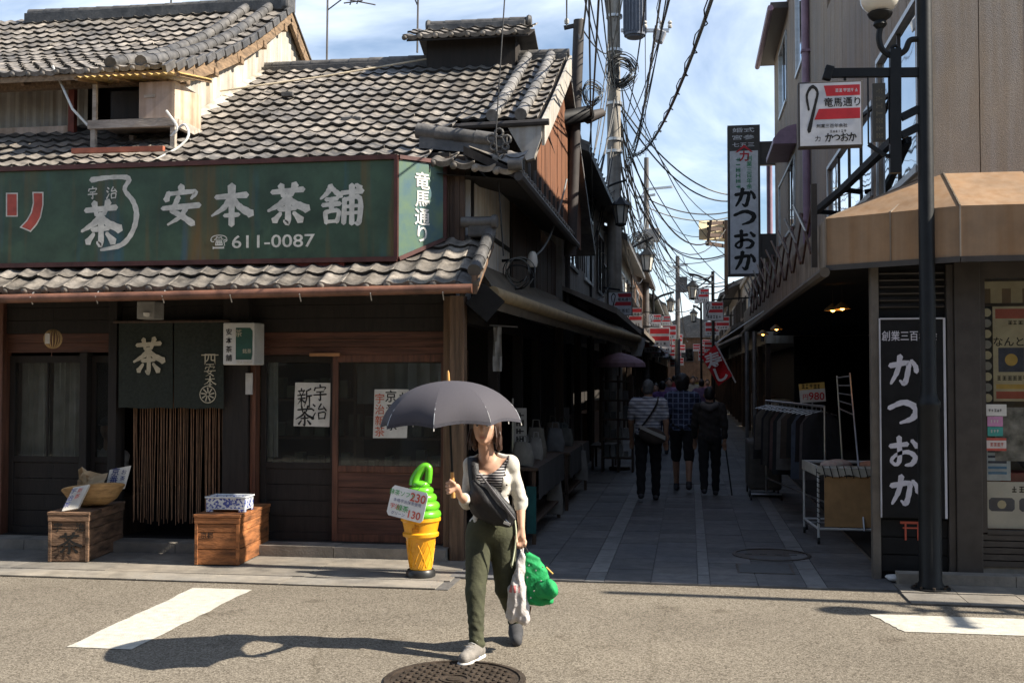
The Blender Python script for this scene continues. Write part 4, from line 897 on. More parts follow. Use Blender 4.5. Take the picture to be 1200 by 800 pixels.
# crates
M_crate = mat('crate_wood', (.33,.125,.042), .75, .7, 3, bump=.5, bscale=22, stretch=(1.2,1.2,6), rnd=.18)
M_crate2 = mat('crate_wood_old', (.17,.10,.06), .8, .7, 3, bump=.5, bscale=22, stretch=(1.2,1.2,6), rnd=.2)
def crate(label, fl, rot, w, d, h, m, marks):
    t = thing('tea_crate', label, 'crate', (fl[0], fl[1], .02), 'old wooden tea crates'); M = Matrix.Translation((fl[0], fl[1], .025)) @ Matrix.Rotation(R(rot), 4, 'Z')
    def part(name, x0, x1, y0, y1, z0, z1, mm=m, bev=.004):
        mb = MB().box(x0, x1, y0, y1, z0, z1); mb.v = [tuple(M@Vector(v)) for v in mb.v]; return mb.build(name, mm, t, bev=bev)
    zs = [0, h*.30, h*.62, h-.10]
    for a, b in zip(zs, zs[1:]):
        j = lambda: random.uniform(-.004, .004)
        part('front_board', 0, w, 0+j(), .02, a+.002, b-.002); part('back_board', 0, w, d-.02, d, a+.002, b-.002)
        part('end_board', w-.02, w+j(), .02, d-.02, a+.002, b-.002); part('end_board', 0+j(), .02, .02, d-.02, a+.002, b-.002)
    part('lid_band', -.008, w+.008, -.008, d+.008, h-.098, h-.045)
    for k in range(3): part('lid_board', -.014, w+.014, -.014+k*(d+.028)/3+.002, -.014+(k+1)*(d+.028)/3-.002, h-.043, h-.015)
    for (bx, by) in ((-.004, -.004), (w-.026, -.004)): part('batten', bx, bx+.03, by-.004, by+.02, 0, h-.1)
    marks(t, M); return t
F1 = Vector((math.cos(R(8)), math.sin(R(8)), 0))
def mk1(t, M):
    mb = MB(); brush(mb, '茶', M@Vector((.19,-.0055,.165)), F1, UP, .20, 1.15, 1.2); letters(mb, '宇', M@Vector((.085,-.0055,.31)), F1, UP, .085, .014); letters(mb, '治', M@Vector((.285,-.0055,.31)), F1, UP, .085, .014); mb.build('stencil', M_ink, t)
crate('dark wooden tea crate with black stencilled characters carrying the basket', (-5.72, 9.28), 8, .36, .86, .46, M_crate2, mk1)
def mk2(t, M):
    f = Vector((math.cos(R(4)), math.sin(R(4)), 0)); mb = MB(); letters(mb, '京都', M@Vector((.11,-.0055,.26)), f, UP, .06, .01); mb.build('stencil', M_ink, t)
crate('orange-brown wooden tea crate carrying the blue and white tray', (-4.345, 9.34), 4, .40, .86, .46, M_crate, mk2)
# basket, paper, cards
t = thing('bamboo_basket', 'shallow round bamboo basket tilted on the dark crate', 'basket', (-5.52, 9.66, .49)); c = Vector((-5.50, 9.66, .49)); MR = Matrix.Rotation(R(-8), 3, 'Y') @ Matrix.Rotation(R(-10), 3, 'X')
M_bam = mat('basket_bamboo', (.46,.28,.12), .65, .35, 8, bump=.4, bscale=60, stretch=(1,1,4))
MB().lathe([(.001,.012),(.12,.012),(.20,.06),(.275,.155),(.285,.17),(.29,.155),(.215,.05),(.13,0),(.001,0)], 28, c, cap=False, M=MR, sy=.8).build('bowl', M_bam, t, smooth=True)
for zz, rr in ((.165,.287),(.12,.255),(.075,.222)): MB().tube([c+MR@Vector((rr*math.cos(a), rr*.8*math.sin(a), zz)) for a in np.linspace(0, 2*math.pi, 29)], .010, 5).build('hoop', M_bam, t, smooth=True)
t = thing('paper_bag', 'crumpled brown paper sheet standing in the bamboo basket', 'paper', (-5.58, 9.62, .5)); rows = []
random.seed(3)
for i in range(8):
    row = []
    for j in range(9):
        u = j/8; v = i/7; row.append(Vector((-5.72+.30*u+.03*v, 9.66+.07*math.sin(u*5+v*2)+random.uniform(-.02,.02), .54+.30*v*(1-.25*abs(u-.25))+random.uniform(-.012,.012))))
    rows.append(row)
md = MB().sheet(rows).build('sheet', mat('kraft', (.42,.31,.19), .85, .2, 5, bump=.2), t); q = md.modifiers.new('solid', 'SOLIDIFY'); q.thickness = .012
t = thing('price_card', 'white card with blue brush writing standing at the back of the basket', 'card', (-5.33, 9.72, .62)); k1 = Vector((.97, .22, .0)); k2 = Vector((.18, .1, .98)).normalized(); o1 = Vector((-5.43, 9.72, .60))
MB().prism([(0,0),(.18,.04),(.19,.26),(.0,.22)], o1, k1, k2, -.006).build('card', M_paper, t); mb = MB(); M_blue = mat('blue_ink', (.04,.05,.16), .7, .1, 9)
letters_down(mb, '京番茶', o1+k1*.065+k2*.13+Vector((0,-.016,0)), k1, k2, .078, .075, .014); letters_down(mb, 'お茶', o1+k1*.145+k2*.17+Vector((0,-.016,0)), k1, k2, .05, .06, .01); mb.build('writing', M_blue, t)
t = thing('price_card', 'white card with red and blue writing leaning against the front of the basket', 'card', (-5.55, 9.3, .48)); k1 = Vector((.96, .2, .18)).normalized(); k2 = Vector((.22, .42, .86)).normalized(); o1 = Vector((-5.615, 9.31, .475))
MB().prism([(0,0),(.145,0),(.145,.235),(.0,.235)], o1, k1, k2, -.03).build('card', M_paper, t)
mb = MB(); letters_down(mb, '宇治茶', o1+k1*.045+k2*.115+Vector((0,-.033,.01)), k1, k2, .06, .07, .012); mb.build('writing', M_blue, t); mb = MB(); letters_down(mb, '新茶', o1+k1*.105+k2*.15+Vector((0,-.033,.01)), k1, k2, .05, .06, .012); mb.build('red_writing', M_rl, t)
# china tray
def china():
    m = mat('china', (.66,.68,.70), .18, .1, 5, spec=.6, coat=.5); N = m.node_tree.nodes; Lk = m.node_tree.links.new; b = N['Principled BSDF']; src = b.inputs['Base Color'].links[0].from_socket
    tx = N.new('ShaderNodeTexCoord'); n = N.new('ShaderNodeTexNoise'); n.inputs['Scale'].default_value = 42; n.inputs['Detail'].default_value = 3; Lk(tx.outputs['Object'], n.inputs['Vector'])
    r_ = N.new('ShaderNodeValToRGB'); r_.color_ramp.elements[0].position = .50; r_.color_ramp.elements[1].position = .56; Lk(n.outputs[0], r_.inputs[0])
    x = N.new('ShaderNodeMix'); x.data_type = 'RGBA'; Lk(r_.outputs[0], x.inputs[0]); Lk(src, x.inputs[6]); x.inputs[7].default_value = (.03,.06,.30,1); Lk(x.outputs[2], b.inputs['Base Color']); return m
M_china = china(); M_chw = mat('china_white', (.66,.68,.70), .18, .06, 5, coat=.5)
t = thing('china_planter', 'blue and white porcelain tray with little feet on the orange crate', 'planter', (-4.12, 9.62, .47)); M = Matrix.Translation((-4.335, 9.47, .474)) @ Matrix.Rotation(R(4), 4, 'Z')
def cp(name, x0, x1, y0, y1, z0, z1, m=M_china):
    mb = MB().box(x0, x1, y0, y1, z0, z1); mb.v = [tuple(M@Vector(v)) for v in mb.v]; mb.build(name, m, t, bev=.004)
cp('front_wall', .03, .39, 0, .018, .03, .125); cp('back_wall', .03, .39, .22, .238, .03, .125); cp('end_wall', .03, .048, .018, .22, .03, .125); cp('end_wall', .372, .39, .018, .22, .03, .125); cp('floor', .03, .39, 0, .238, .022, .032, M_chw)
for (x, y) in ((.03,0),(.33,0),(.03,.19),(.33,.19)): cp('foot', x, x+.06, y, y+.045, 0, .024)
cp('rim', .02, .40, -.010, .010, .125, .14, M_chw); cp('rim', .02, .40, .228, .248, .125, .14, M_chw); cp('rim', .02, .045, .010, .228, .125, .14, M_chw); cp('rim', .375, .40, .010, .228, .125, .14, M_chw)
# soft ice cone
t = thing('ice_cream_display', 'waist-high orange cone with green swirled soft ice standing on the pavement', 'display', (-2.24, 9.15, .02)); cx, cy = -2.24, 9.15
M_or = mat('cone_orange', (.84,.38,.014), .38, .12, 6, coat=.3, bump=.05); M_lime = mat('matcha_green', (.13,.50,.022), .28, .1, 5, coat=.5); M_blk = mat('black_plastic', (.02,.02,.02), .4, .2, 6)
MB().lathe([(.001,.0),(.125,.0),(.125,.035),(.11,.055),(.001,.055)], 28, (cx,cy,.022)).build('base', M_blk, t, smooth=True)
co = MB().lathe([(.001,.06),(.093,.06),(.125,.315),(.135,.33),(.15,.335),(.153,.36),(.138,.372),(.155,.455),(.168,.465),(.168,.488),(.155,.492),(.001,.492)], 32, (cx,cy,.02)).build('cone', M_or, t, smooth=True)
for k in range(16):
    a0 = 2*math.pi*k/16
    for s in (1, -1):
        if s < 0 and k % 2: continue
        MB().tube([(cx+(.094+.0305*u+.001)*math.cos(a0+s*u*.9), cy+(.094+.0305*u+.001)*math.sin(a0+s*u*.9), .09+.245*u) for u in np.linspace(.03,.9,7)], .0035, 4).build('waffle_ridge', M_or, co)
L = MB(); letters(L, '占', (cx-.005, cy-.157, .435), XF, UP, .075, .02); L.build('moulded_mark', mat('mould_orange', (.55,.20,.01), .4, .1, 6), co)
sw = MB()
prof = []
rings = [(.172,.515,.042),(.160,.585,.042),(.136,.652,.039),(.108,.712,.034),(.078,.763,.028)]
for (r, z, h) in rings:
    for a in np.linspace(-math.pi/2+.25, math.pi/2-.1, 7): prof.append((r-h+h*math.cos(a)*1.0, z+h*math.sin(a)))
prof = [(.001,.49)]+prof+[(.03,.80),(.001,.805)]
MB().lathe(prof, 32, (cx,cy,.02), cap=False).build('swirl', M_lime, t, smooth=True)
MB().tube(catmull([(cx-.05,cy,.78),(cx-.045,cy,.83),(cx-.01,cy,.895),(cx+.035,cy,.935),(cx+.066,cy,.92),(cx+.068,cy,.87),(cx+.06,cy,.80)], 5), [.056-.024*min(1,i/16) for i in range(31)], 12).build('swirl_tip', M_lime, t, smooth=True)
tilt = R(-11); k1 = Vector((math.cos(tilt), -.18, math.sin(tilt))).normalized(); k2 = Vector((-math.sin(tilt), .15, math.cos(tilt))).normalized(); o1 = Vector((cx-.06, cy-.225, .645))
pc = MB().prism([(-.165,-.10),(-.145,-.125),(.145,-.125),(.165,-.10),(.165,.10),(.145,.125),(-.145,.125),(-.165,.10)], o1, k1, k2, -.006).build('price_card', mat('card_plastic', (.66,.66,.66), .35, .06, 5), t)
n_ = k1.cross(k2)*1.0; of = n_*.008
mb = MB(); letters(mb, '230', o1+of+k1*.085+k2*.065, k1, k2, .095, .02); letters(mb, '130', o1+of+k1*.085+k2*-.075, k1, k2, .085, .02); letters(mb, '宇治', o1+of+k1*-.10+k2*-.04, k1, k2, .045, .01); mb.build('red_writing', M_rl, pc)
mb = MB(); letters(mb, '抹茶ソフト', o1+of+k1*-.06+k2*.072, k1, k2, .048, .008); letters(mb, '緑茶', o1+of+k1*-.03+k2*-.045, k1, k2, .055, .01); mb.build('green_writing', mat('green_ink', (.04,.30,.08), .6, .1, 9), pc)
mb = MB(); letters(mb, '本格宇治抹茶使用', o1+of+k1*.0+k2*.012, k1, k2, .032, .004); letters(mb, 'グリーン', o1+of+k1*-.06+k2*-.095, k1, k2, .032, .004); mb.build('blue_writing', M_blue, pc)
MB().tube([o1+k1*.06+k2*.13, (cx+.05, cy-.05, .80)], .003, 4).build('string', M_ink, pc)
# ================================================================ clothes shop across the alley
M_clad = mat('cladding', (.37,.31,.26), .85, .10, 60, bump=.5, bscale=140, streak=.10, rnd=.035)
M_awn = mat('awning_tan', (.345,.225,.135), .8, .06, 2, bump=.05, bscale=200, streak=.10)
M_frame = mat('dark_bronze', (.055,.046,.040), .5, .25, 5, bump=.05)
M_black = mat('black_paint', (.011,.011,.012), .6, .3, 8, bump=.08, spec=.2)
M_alu = mat('aluminium', (.50,.50,.50), .35, .15, 8, metal=.8)
M_mauve = mat('mauve_pipe', (.26,.17,.23), .5, .15, 5)
G_win = glass('sky_glass', (.10,.13,.17), .22, .02)
G_disp = glass('display_glass', (.92,.92,.90), .06, .02)
cs = thing('clothes_shop', 'tall beige panelled shop building with tan awning on the right corner', 'building', (1.9, 9.4, 0))
WX, WY = 1.98, 9.75
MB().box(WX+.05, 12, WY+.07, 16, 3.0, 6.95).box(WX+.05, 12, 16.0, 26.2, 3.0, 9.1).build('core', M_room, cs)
holes = [(9.98,12.1,3.5,5.0),(12.45,16.35,3.68,4.66),(21.4,25.0,4.55,5.85),(19.2,20.9,7.2,8.95),(23.0,24.7,7.3,8.7)]
y = WY+.002
while y < 26.2:
    e = min(y+.385, 26.2); top = 6.95 if y < 16 else 9.1; mids = (y+e)/2; segs = [(2.95, top)]
    for (a, b, c, d) in holes:
        if a < mids < b: segs = [(2.95, c), (d, top)]
    for z0, z1 in segs: MB().box(WX+random.uniform(-.002,.002), WX+.05, y+.004, e-.004, z0, z1).build('cladding_panel', M_clad, cs)
    y = e
x = WX+.052
while x < 6:
    MB().box(x+.004, x+.381, WY+random.uniform(-.002,.002), WY+.07, 3.0, 6.95).build('cladding_panel', M_clad, cs); x += .385
for (a, b, c, d) in holes:
    w = MB().box(WX-.02, WX+.05, a-.03, a+.02, c-.03, d+.03).box(WX-.02, WX+.05, b-.02, b+.03, c-.03, d+.03).box(WX-.02, WX+.05, a+.02, b-.02, d-.02, d+.03).box(WX-.035, WX+.05, a+.02, b-.02, c-.04, c+.02).build('window', M_alu, cs)
    n = max(2, round((b-a)/.95)); s = (b-a-.04)/n
    for k in range(n):
        MB().box(WX+.022, WX+.028, a+.02+k*s, a+.02+(k+1)*s-.015, c+.02, d-.02).build('pane', G_win, w)
        if k: MB().box(WX+.005, WX+.045, a+k*s, a+.03+k*s, c+.02, d-.02).build('mullion', M_frame, w)
MB().box(WX-.02, WX+.06, 16, 26.3, 9.1, 9.2).build('parapet', M_clad, cs)
MB().box(WX-.35, WX+.4, 22.4, 26.6, 9.0, 9.12).build('eave', M_frame, cs); MB().tube([(WX-.36,22.3,8.98),(WX-.36,26.6,8.98)], .06, 8).build('eave_gutter', M_mauve, cs, smooth=True)
MB().tube([(WX-.07,18.6,3.3),(WX-.07,18.6,9.1)], .065, 10).build('drain_pipe', M_mauve, cs, smooth=True)
MB().tube([(WX-.07,27.0,3.0),(WX-.07,27.0,6.9)], .07, 10).build('drain_pipe', M_mauve, cs, smooth=True)
for z in (4.2, 5.6, 7.0, 8.4): MB().box(WX-.145, WX, 18.52, 18.68, z, z+.04).build('pipe_clip', M_mauve, cs)
MB().prism([(0,0),(.42,0),(.42,.1),(.3,.25),(.15,.33),(0,.36)], (WX, 21.0, 6.0), Vector((-1,0,0)), UP, 1.9).build('window_hood', M_mauve, cs)
weather(M_awn, .72, 1.06, 1.1); weather(M_clad, .82, 1.05, .8)
# awning: chamfered fascia with sloping cover
P = [Vector((1.15,24.0,0)), Vector((1.15,9.68,0)), Vector((2.10,9.10,0)), Vector((6.0,8.98,0))]
Q = [Vector((WX,24.0,0)), Vector((WX,10.0,0)), Vector((2.12,WY,0)), Vector((6.0,WY,0))]
M_awns = mat('awning_side', (.30,.25,.20), .8, .15, 5, streak=.2)
for i, m in enumerate((M_awns, M_awn, M_awn)):
    a, b, c, d = P[i], P[i+1], Q[i+1], Q[i]; z0, z1, zt = 2.60, 3.03, 3.40
    MB().add([a+UP*z0, b+UP*z0, b+UP*z1, a+UP*z1], [(0,1,2,3)]).build('awning_fascia', m, cs)
    MB().add([a+UP*z1, b+UP*z1, c+UP*zt, d+UP*zt], [(0,1,2,3)]).build('awning_top', m, cs)
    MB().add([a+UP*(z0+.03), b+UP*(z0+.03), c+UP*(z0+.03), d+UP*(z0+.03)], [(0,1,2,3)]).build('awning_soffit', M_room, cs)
for i in (1, 2):                     # hem strip and seams of the tan canopy
    a, b = P[i], P[i+1]; nrm_ = (b-a).cross(UP).normalized()*.006; MB().bar(a+UP*2.61+nrm_, b+UP*2.61+nrm_, .012, .045).build('awning_hem', M_frame, cs); n_s = max(1, round((b-a).length/.62))
    for k in range(n_s+1):
        p_ = a.lerp(b, k/n_s); MB().bar(p_+UP*2.63+nrm_*.5, p_+UP*3.03+nrm_*.5, .010, .010).build('awning_seam', M_awns, cs); q_ = Q[i].lerp(Q[i+1], k/n_s); MB().bar(p_+UP*3.032, q_+UP*3.402, .012, .012).build('awning_seam', M_awns, cs)
MB().tube([(1.13,24.0,2.60),(1.13,9.62,2.57)], .045, 8).build('awning_roll', mat('roll_brown', (.12,.095,.07), .7, .2, 6), cs, smooth=True)
# ground floor
gf = MB().box(5.9, 6.0, 9.7, 26, 0, 2.6).box(2.36, 6, 26, 26.1, 0, 2.6).box(1.9, 6, 9.75, 26, 2.62, 2.68).box(1.66, 6, 9.62, 26, 0, .03).box(2.2, 6, 10.9, 10.94, .03, 2.6)
gf.build('interior_shell', M_room, cs)
MB().box(1.50,1.565, 9.62,9.72, 0,2.62).build('jamb', mat('jamb_grey', (.15,.13,.11), .5, .2, 6), cs, bev=.004)
MB().box(2.10,2.155, 9.60,9.72, 0,2.62).build('jamb', M_frame, cs, bev=.004)
MB().box(2.157,2.36, 9.58,9.80, 0,2.64).build('column', M_frame, cs, bev=.006)
MB().box(1.567,2.098, 9.66,9.74, .0,2.62).build('pillar_wall', M_black, cs)
for k in range(6): MB().obox((1.833, 9.645, 2.28+k*.056), (.52, .035, .012), Matrix.Rotation(R(35),3,'X')).build('louvre_slat', M_frame, cs)
for k in range(3): MB().box(1.57,2.095, 9.635,9.665, .08+k*.145,.215+k*.145).build('base_board', M_black, cs)
MB().box(2.36,6, 9.62,9.72, .0,.14).build('plinth', M_conc2, cs)
for k in range(5): MB().box(2.362,6, 9.60,9.66, .145+k*.054,.19+k*.054).build('plinth_rib', M_frame, cs)
sw_ = MB().box(2.362,6, 9.60,9.68, 2.5,2.63).box(2.362,2.40, 9.60,9.68, .42,2.5).box(2.40,6, 9.60,9.68, .40,.44).build('show_window', M_frame, cs)
MB().box(2.40,6, 9.635,9.642, .44,2.5).build('pane', G_disp, sw_)
MB().box(2.37,6, 9.70,10.85, .40,.43).build('display_shelf', mat('shelf_red', (.22,.02,.02), .7, .2, 5), cs)
# scissor lattice on the alley fascia
sl_ = thing('scissor_lattice', 'rusty folding scissor arms fixed along the alley side of the tan awning', 'lattice', (1.12, 11, 2.8)); M_rust = mat('rusty_iron', (.10,.05,.035), .7, .5, 10, metal=.3)
yy = 10.2; k = 0
while yy < 20:
    s = .95; zc = 3.02
    MB().bar((1.08,yy,zc-.22),(1.08,yy+s,zc+.26), .018, .03).build('arm', M_rust, sl_); MB().bar((1.10,yy,zc+.26),(1.10,yy+s,zc-.22), .018, .03).build('arm', M_rust, sl_)
    MB().bar((1.09,yy+s/2,zc+.02),(.98,yy+s/2+.1,zc+.30), .016).build('strut', M_alu, sl_); yy += s; k += 1
MB().bar((1.1,10.12,2.66),(1.1,10.12,3.4), .05).build('end_post', M_frame, sl_)
# black arms of the folding wall bracket above the awning
wb = thing('wall_bracket', 'black steel arms slanting across the windows above the tan awning', 'bracket', (1.7, 12, 3.5))
A = [at(956,248,14.5), at(987,222,13.2), at(1046,165,11.0)]
for p, q in ((A[0],A[1]),(A[1],A[2])): MB().bar(p, q, .07, .07).build('arm', M_black, wb)
for p in A: MB().bar(p, (WX, p.y+.1, p.z-.02), .05, .05).build('stay', M_black, wb)
MB().bar(at(1005,140,12.8), at(1072,88,10.6), .035, .035).build('rod', M_black, wb)
# black name panel
t = thing('shop_name_sign', 'tall black panel with white hiragana brush lettering on the shop pillar', 'sign', (1.83, 9.6, .5)); px0, px1 = 1.565, 2.07
MB().box(px0, px1, 9.585, 9.632, .53, 2.17).build('board', M_black, t)
M_edge = mat('pale_edge', (.52,.52,.56), .4, .1, 6)
MB().box(px0-.006, px0+.004, 9.575, 9.6, .53, 2.175).build('edge_strip', M_edge, t); MB().box(px1-.004, px1+.014, 9.575, 9.6, .53, 2.175).build('edge_strip', M_edge, t); MB().box(px0+.004, px1-.004, 9.575, 9.6, 2.165, 2.178).build('edge_strip', M_edge, t)
M_lil = mat('letter_pale', (.60,.58,.64), .5, .08, 9)
mb = MB(); letters(mb, '創業三百年余', (1.80, 9.583, 2.03), XF, UP, .088, .006, width=.44); mb.build('heading', M_lil, t)
mb = MB()
for ch, z in (('か',1.745),('つ',1.405),('お',1.07),('か',.755)): brush(mb, ch, (1.745, 9.583, z), XF, UP, .265, .95, 1.25)
mb.build('lettering', M_lil, t)
mb = MB(); M_torii = mat('torii_red', (.50,.10,.06), .6, .1, 8)
t = thing('torii_mark', 'small red shrine gate symbol painted on the black pillar base', 'symbol', (1.84, 9.63, .4))
MB().box(1.72,1.90, 9.628,9.6345, .475,.495).build('top_beam', M_torii, t); MB().box(1.74,1.88, 9.628,9.6345, .435,.447).build('tie_beam', M_torii, t)
for x in (1.755, 1.855): MB().box(x, x+.014, 9.6265,9.6335, .34,.475).build('post', M_torii, t)
# posters and papers in the show window
def flat(name, label, cat, x0, x1, z0, z1, y, m, draw=None):
    t = thing(name, label, cat, (x0, y, z0)); MB().box(x0, x1, y, y+.002, z0, z1).build('sheet', m, t)
    if draw: draw(t, x0, x1, z0, z1, y-.0015)
    return t
M_cream = mat('poster_cream', (.55,.48,.32), .7, .1, 6); M_rp = mat('print_red', (.42,.10,.06), .7, .1, 9); M_yp = mat('print_yellow', (.60,.40,.10), .7, .1, 9); M_photo = mat('print_photo', (.30,.29,.27), .6, .7, 9); M_nv = mat('print_navy', (.05,.06,.10), .6, .2, 9)
def d1(t, x0, x1, z0, z1, y):
    MB().box(x0+.02,x1-.03,y,y+.001,z1-.10,z1-.02).build('red_band', M_rp, t); MB().box(x0+.04,x0+.24,y,y+.001,z0+.24,z0+.44).build('picture', M_nv, t); MB().lathe([(.001,0),(.05,0)], 20, (x0+.14,y-.001,z0+.34), cap=False, M=Matrix.Rotation(R(90),3,'X')).build('coin', M_yp, t)
    MB().box(x0+.02,x1-.03,y,y+.001,z0+.10,z0+.14).build('yellow_band', M_yp, t); MB().box(x0+.02,x1-.03,y,y+.001,z0+.02,z0+.08).build('red_band', M_rp, t)
    mb = MB(); letters(mb, 'なんと！', (x0+.14,y-.001,z1-.29), XF, UP, .085, .012); lines(mb, (x0+.2,y-.001,z1-.135), XF, UP, .16, .03, 4); lines(mb, (x0+.17,y-.001,z0+.19), XF, UP, .28, .035, 7); mb.build('writing', M_ink, t)
    mb = MB(); letters(mb, '全', (x0+.31,y-.001,z1-.28), XF, UP, .11, .016); mb.build('red_writing', M_rp, t)
flat('poster', 'cream sale poster with red bands and a coin picture inside the show window', 'poster', 2.475, 2.98, 1.49, 2.27, 9.66, M_cream, d1)
def d2(t, x0, x1, z0, z1, y):
    for k in range(9): MB().lathe([(.001,0),(.035,0)], 14, ((x0+x1)/2,y,z1-.05-k*.088), cap=False, M=Matrix.Rotation(R(90),3,'X')).build('emblem', MATS['lamp_grey'] if k % 2 else M_cream, t)
flat('patterned_strip', 'narrow black strip of round emblems at the left of the cream poster', 'strip', 2.385, 2.47, 1.47, 2.27, 9.655, M_ink, d2)
flat('paper_photo', 'grey photograph poster below the cream sale poster in the show window', 'poster', 2.48, 2.98, 1.0, 1.44, 9.66, M_photo)
for i, (nm, z0, z1, xx, m, lab) in enumerate((('sticker',1.37,1.465,2.565,M_wht,'white sticker at the top of the sticker column on the show window'),('sticker',1.285,1.365,2.535,mat('st_pink',(.55,.25,.42),.6,.1,9),'pink sticker under the white one on the show window'),('sticker',1.205,1.28,2.535,mat('st_teal',(.05,.28,.24),.6,.1,9),'teal sticker between the pink and red ones on the show window'),('sticker',1.085,1.19,2.56,mat('st_wred',(.62,.55,.52),.6,.1,9),'white sticker edged in red, lowest in the sticker column'))):
    t = flat(nm, lab, 'sticker', 2.415 if i in (1,2) else 2.40, xx, z0, z1, 9.628, m)
    if i == 3:
        for za, zb in ((z0,z0+.02),(z1-.02,z1)): MB().box(2.40,xx,9.6265,9.6275,za,zb).build('red_edge', M_rl, t)
        mb = MB(); lines(mb, (2.49,9.626,z0+.052), XF, UP, .11, .028, 4); mb.build('writing', M_rl, t)
    elif i == 0: mb = MB(); lines(mb, (2.48,9.626,z0+.045), XF, UP, .11, .022, 5); mb.build('writing', M_ink, t)
    else: mb = MB(); lines(mb, (2.475,9.626,z0+.04), XF, UP, .07, .024, 3); mb.build('writing', M_wht, t)
def d3(t, x0, x1, z0, z1, y):
    mb = MB(); lines(mb, (x0+.40,y-.001,z1-.06), XF, UP, .40, .05, 7); mb.build('writing', M_ink, t)
    for k in range(3): MB().prism([(.0,.02),(.02,0),(.18,0),(.2,.02),(.2,.09),(.18,.11),(.02,.11),(0,.09)], (x0+.02+k*.235,y,z0+.14), XF, UP, .001).build('tin_picture', M_nv, t); MB().lathe([(.001,0),(.035,0)], 14, (x0+.12+k*.235,y-.0015,z0+.195), cap=False, M=Matrix.Rotation(R(90),3,'X')).build('tin_centre', M_cream, t)
flat('notice', 'white notice with pictures of dark tins low in the show window', 'notice', 2.405, 3.1, .45, .83, 9.655, M_wht, d3)
def d4(t, x0, x1, z0, z1, y):
    for k in range(5): MB().box(x0+.02,x1-.03,y,y+.001,z1-.05-k*.045,z1-.03-k*.045).build('text_line', M_nv if k < 3 else mat('print_blue',(.10,.25,.45),.6,.1,9), t)
flat('leaflet', 'pale blue leaflet propped on the red shelf of the show window', 'leaflet', 2.405, 2.60, .84, 1.12, 9.665, mat('leaf_blue',(.50,.56,.62),.6,.1,9), d4)
t = thing('serving_dish', 'dark round dish on the red shelf of the show window', 'dish', (2.8, 9.78, .9)); MB().lathe([(.001,.0),(.06,.0),(.17,.10),(.18,.11),(.165,.11),(.05,.02),(.001,.02)], 24, (2.85,9.85,.90)).build('bowl', M_nv, t, smooth=True); MB().box(2.6,3.1,9.72,9.98,.43,.90).build('red_block', MATS['shelf_red'], t)
flat('display_banner', 'yellowish striped cloth along the top of the show window', 'banner', 2.40, 4.2, 2.30, 2.48, 9.70, M_cream, lambda t,x0,x1,z0,z1,y: [MB().box(x0+k*.16,x0+.07+k*.16,y,y+.001,z0-.0,z1-.06).build('stripe', mat('stripe_brown',(.22,.15,.08),.7,.1,9), t) for k in range(11)])
MB().box(2.37, 6, 10.3, 10.33, .43, 2.6).build('display_back', mat('back_brown', (.12,.085,.05), .8, .3, 3), cs)

# ================================================================ lamp post with globe and street sign
def street_sign(name, label, c, w, h, sub, big=True, group=None, x=XF):
    t = thing(name, label, 'sign', c, group); c = Vector(c); x = Vector(x).normalized(); n = x.cross(UP)
    Mx = Matrix((x, -n, UP)).transposed()
    MB().obox(c, (w, .09 if big else .12, h), Mx).build('frame', M_frame, t, bev=.008)
    f = c+n*(.047 if big else .062)
    MB().obox(f, (w*.945, .006, h*.945), Mx).build('face', M_face, t)
    r1 = lambda u0, u1, v0, v1, m, nm: MB().prism([(u0*w,v0*h),(u1*w,v0*h),(u1*w,v1*h),(u0*w,v1*h)], f+n*.0045, x, UP, .001).build(nm, m, t)
    MB().prism([(-.06*w,.27*h),(.455*w,.27*h),(.455*w,.43*h),(-.10*w,.43*h)], f+n*.0045, x, UP, .001).build('red_band', M_bred, t)
    MB().prism([(-.25*w,-.08*h),(.455*w,-.08*h),(.455*w,.08*h),(-.18*w,.08*h)], f+n*.0045, x, UP, .001).build('red_band', M_bred, t)
    mb = MB(); brush(mb, 'loop', f+n*.006+x*(-.29*w)+UP*(.085*h), x, UP, h*.70, .62, 1.0); mb.build('rope_mark', M_ink, t)
    mb = MB(); letters(mb, '竜馬通り', f+n*.006+x*(.18*w)+UP*(.175*h), x, UP, h*.15, .014, width=w*.56); mb.build('street_name', M_ink, t)
    mb = MB()
    if big: letters(mb, '創業三百年余社', f+n*.006+x*(.02*w)+UP*(-.18*h), x, UP, h*.065, .01, width=w*.48); lines(mb, f+n*.006+x*(.12*w)+UP*(-.265*h), x, UP, w*.26, h*.035, 6)
    if big: brush(mb, 'か', f+n*.006+x*(-.03*w)+UP*(-.36*h), x, UP, h*.14, .9, 1.1); brush(mb, 'つ', f+n*.006+x*(.09*w)+UP*(-.36*h), x, UP, h*.12, .9, 1.1); brush(mb, 'お', f+n*.006+x*(.21*w)+UP*(-.36*h), x, UP, h*.14, .9, 1.1); brush(mb, 'か', f+n*.006+x*(.33*w)+UP*(-.36*h), x, UP, h*.14, .9, 1.1); letters(mb, '⼒', f+n*.006+x*(-.20*w)+UP*(-.37*h), x, UP, h*.09, .012)
    elif sub is None: lines(mb, f+n*.006+x*(.05*w)+UP*(-.30*h), x, UP, w*.7, h*.15, 5)
    else: letters(mb, sub, f+n*.006+x*(.05*w)+UP*(-.30*h), x, UP, h*.17, .014, width=w*.7)
    mb.build('shop_name', M_ink, t)
    if big: mb = MB(); lines(mb, f+n*.0065+x*(.26*w)+UP*(.35*h), x, UP, w*.36, h*.05, 6); mb.build('band_text', M_face, t)
    return t
M_face = mat('sign_face_white', (.60,.60,.62), .45, .06, 8); M_bred = mat('band_red', (.50,.022,.03), .5, .1, 8)
lp = thing('street_lamp', 'dark green-black lamp post with a white globe lamp at the right corner', 'street lamp', (1.872, 9.22, 0)); lx, ly = 1.872, 9.22
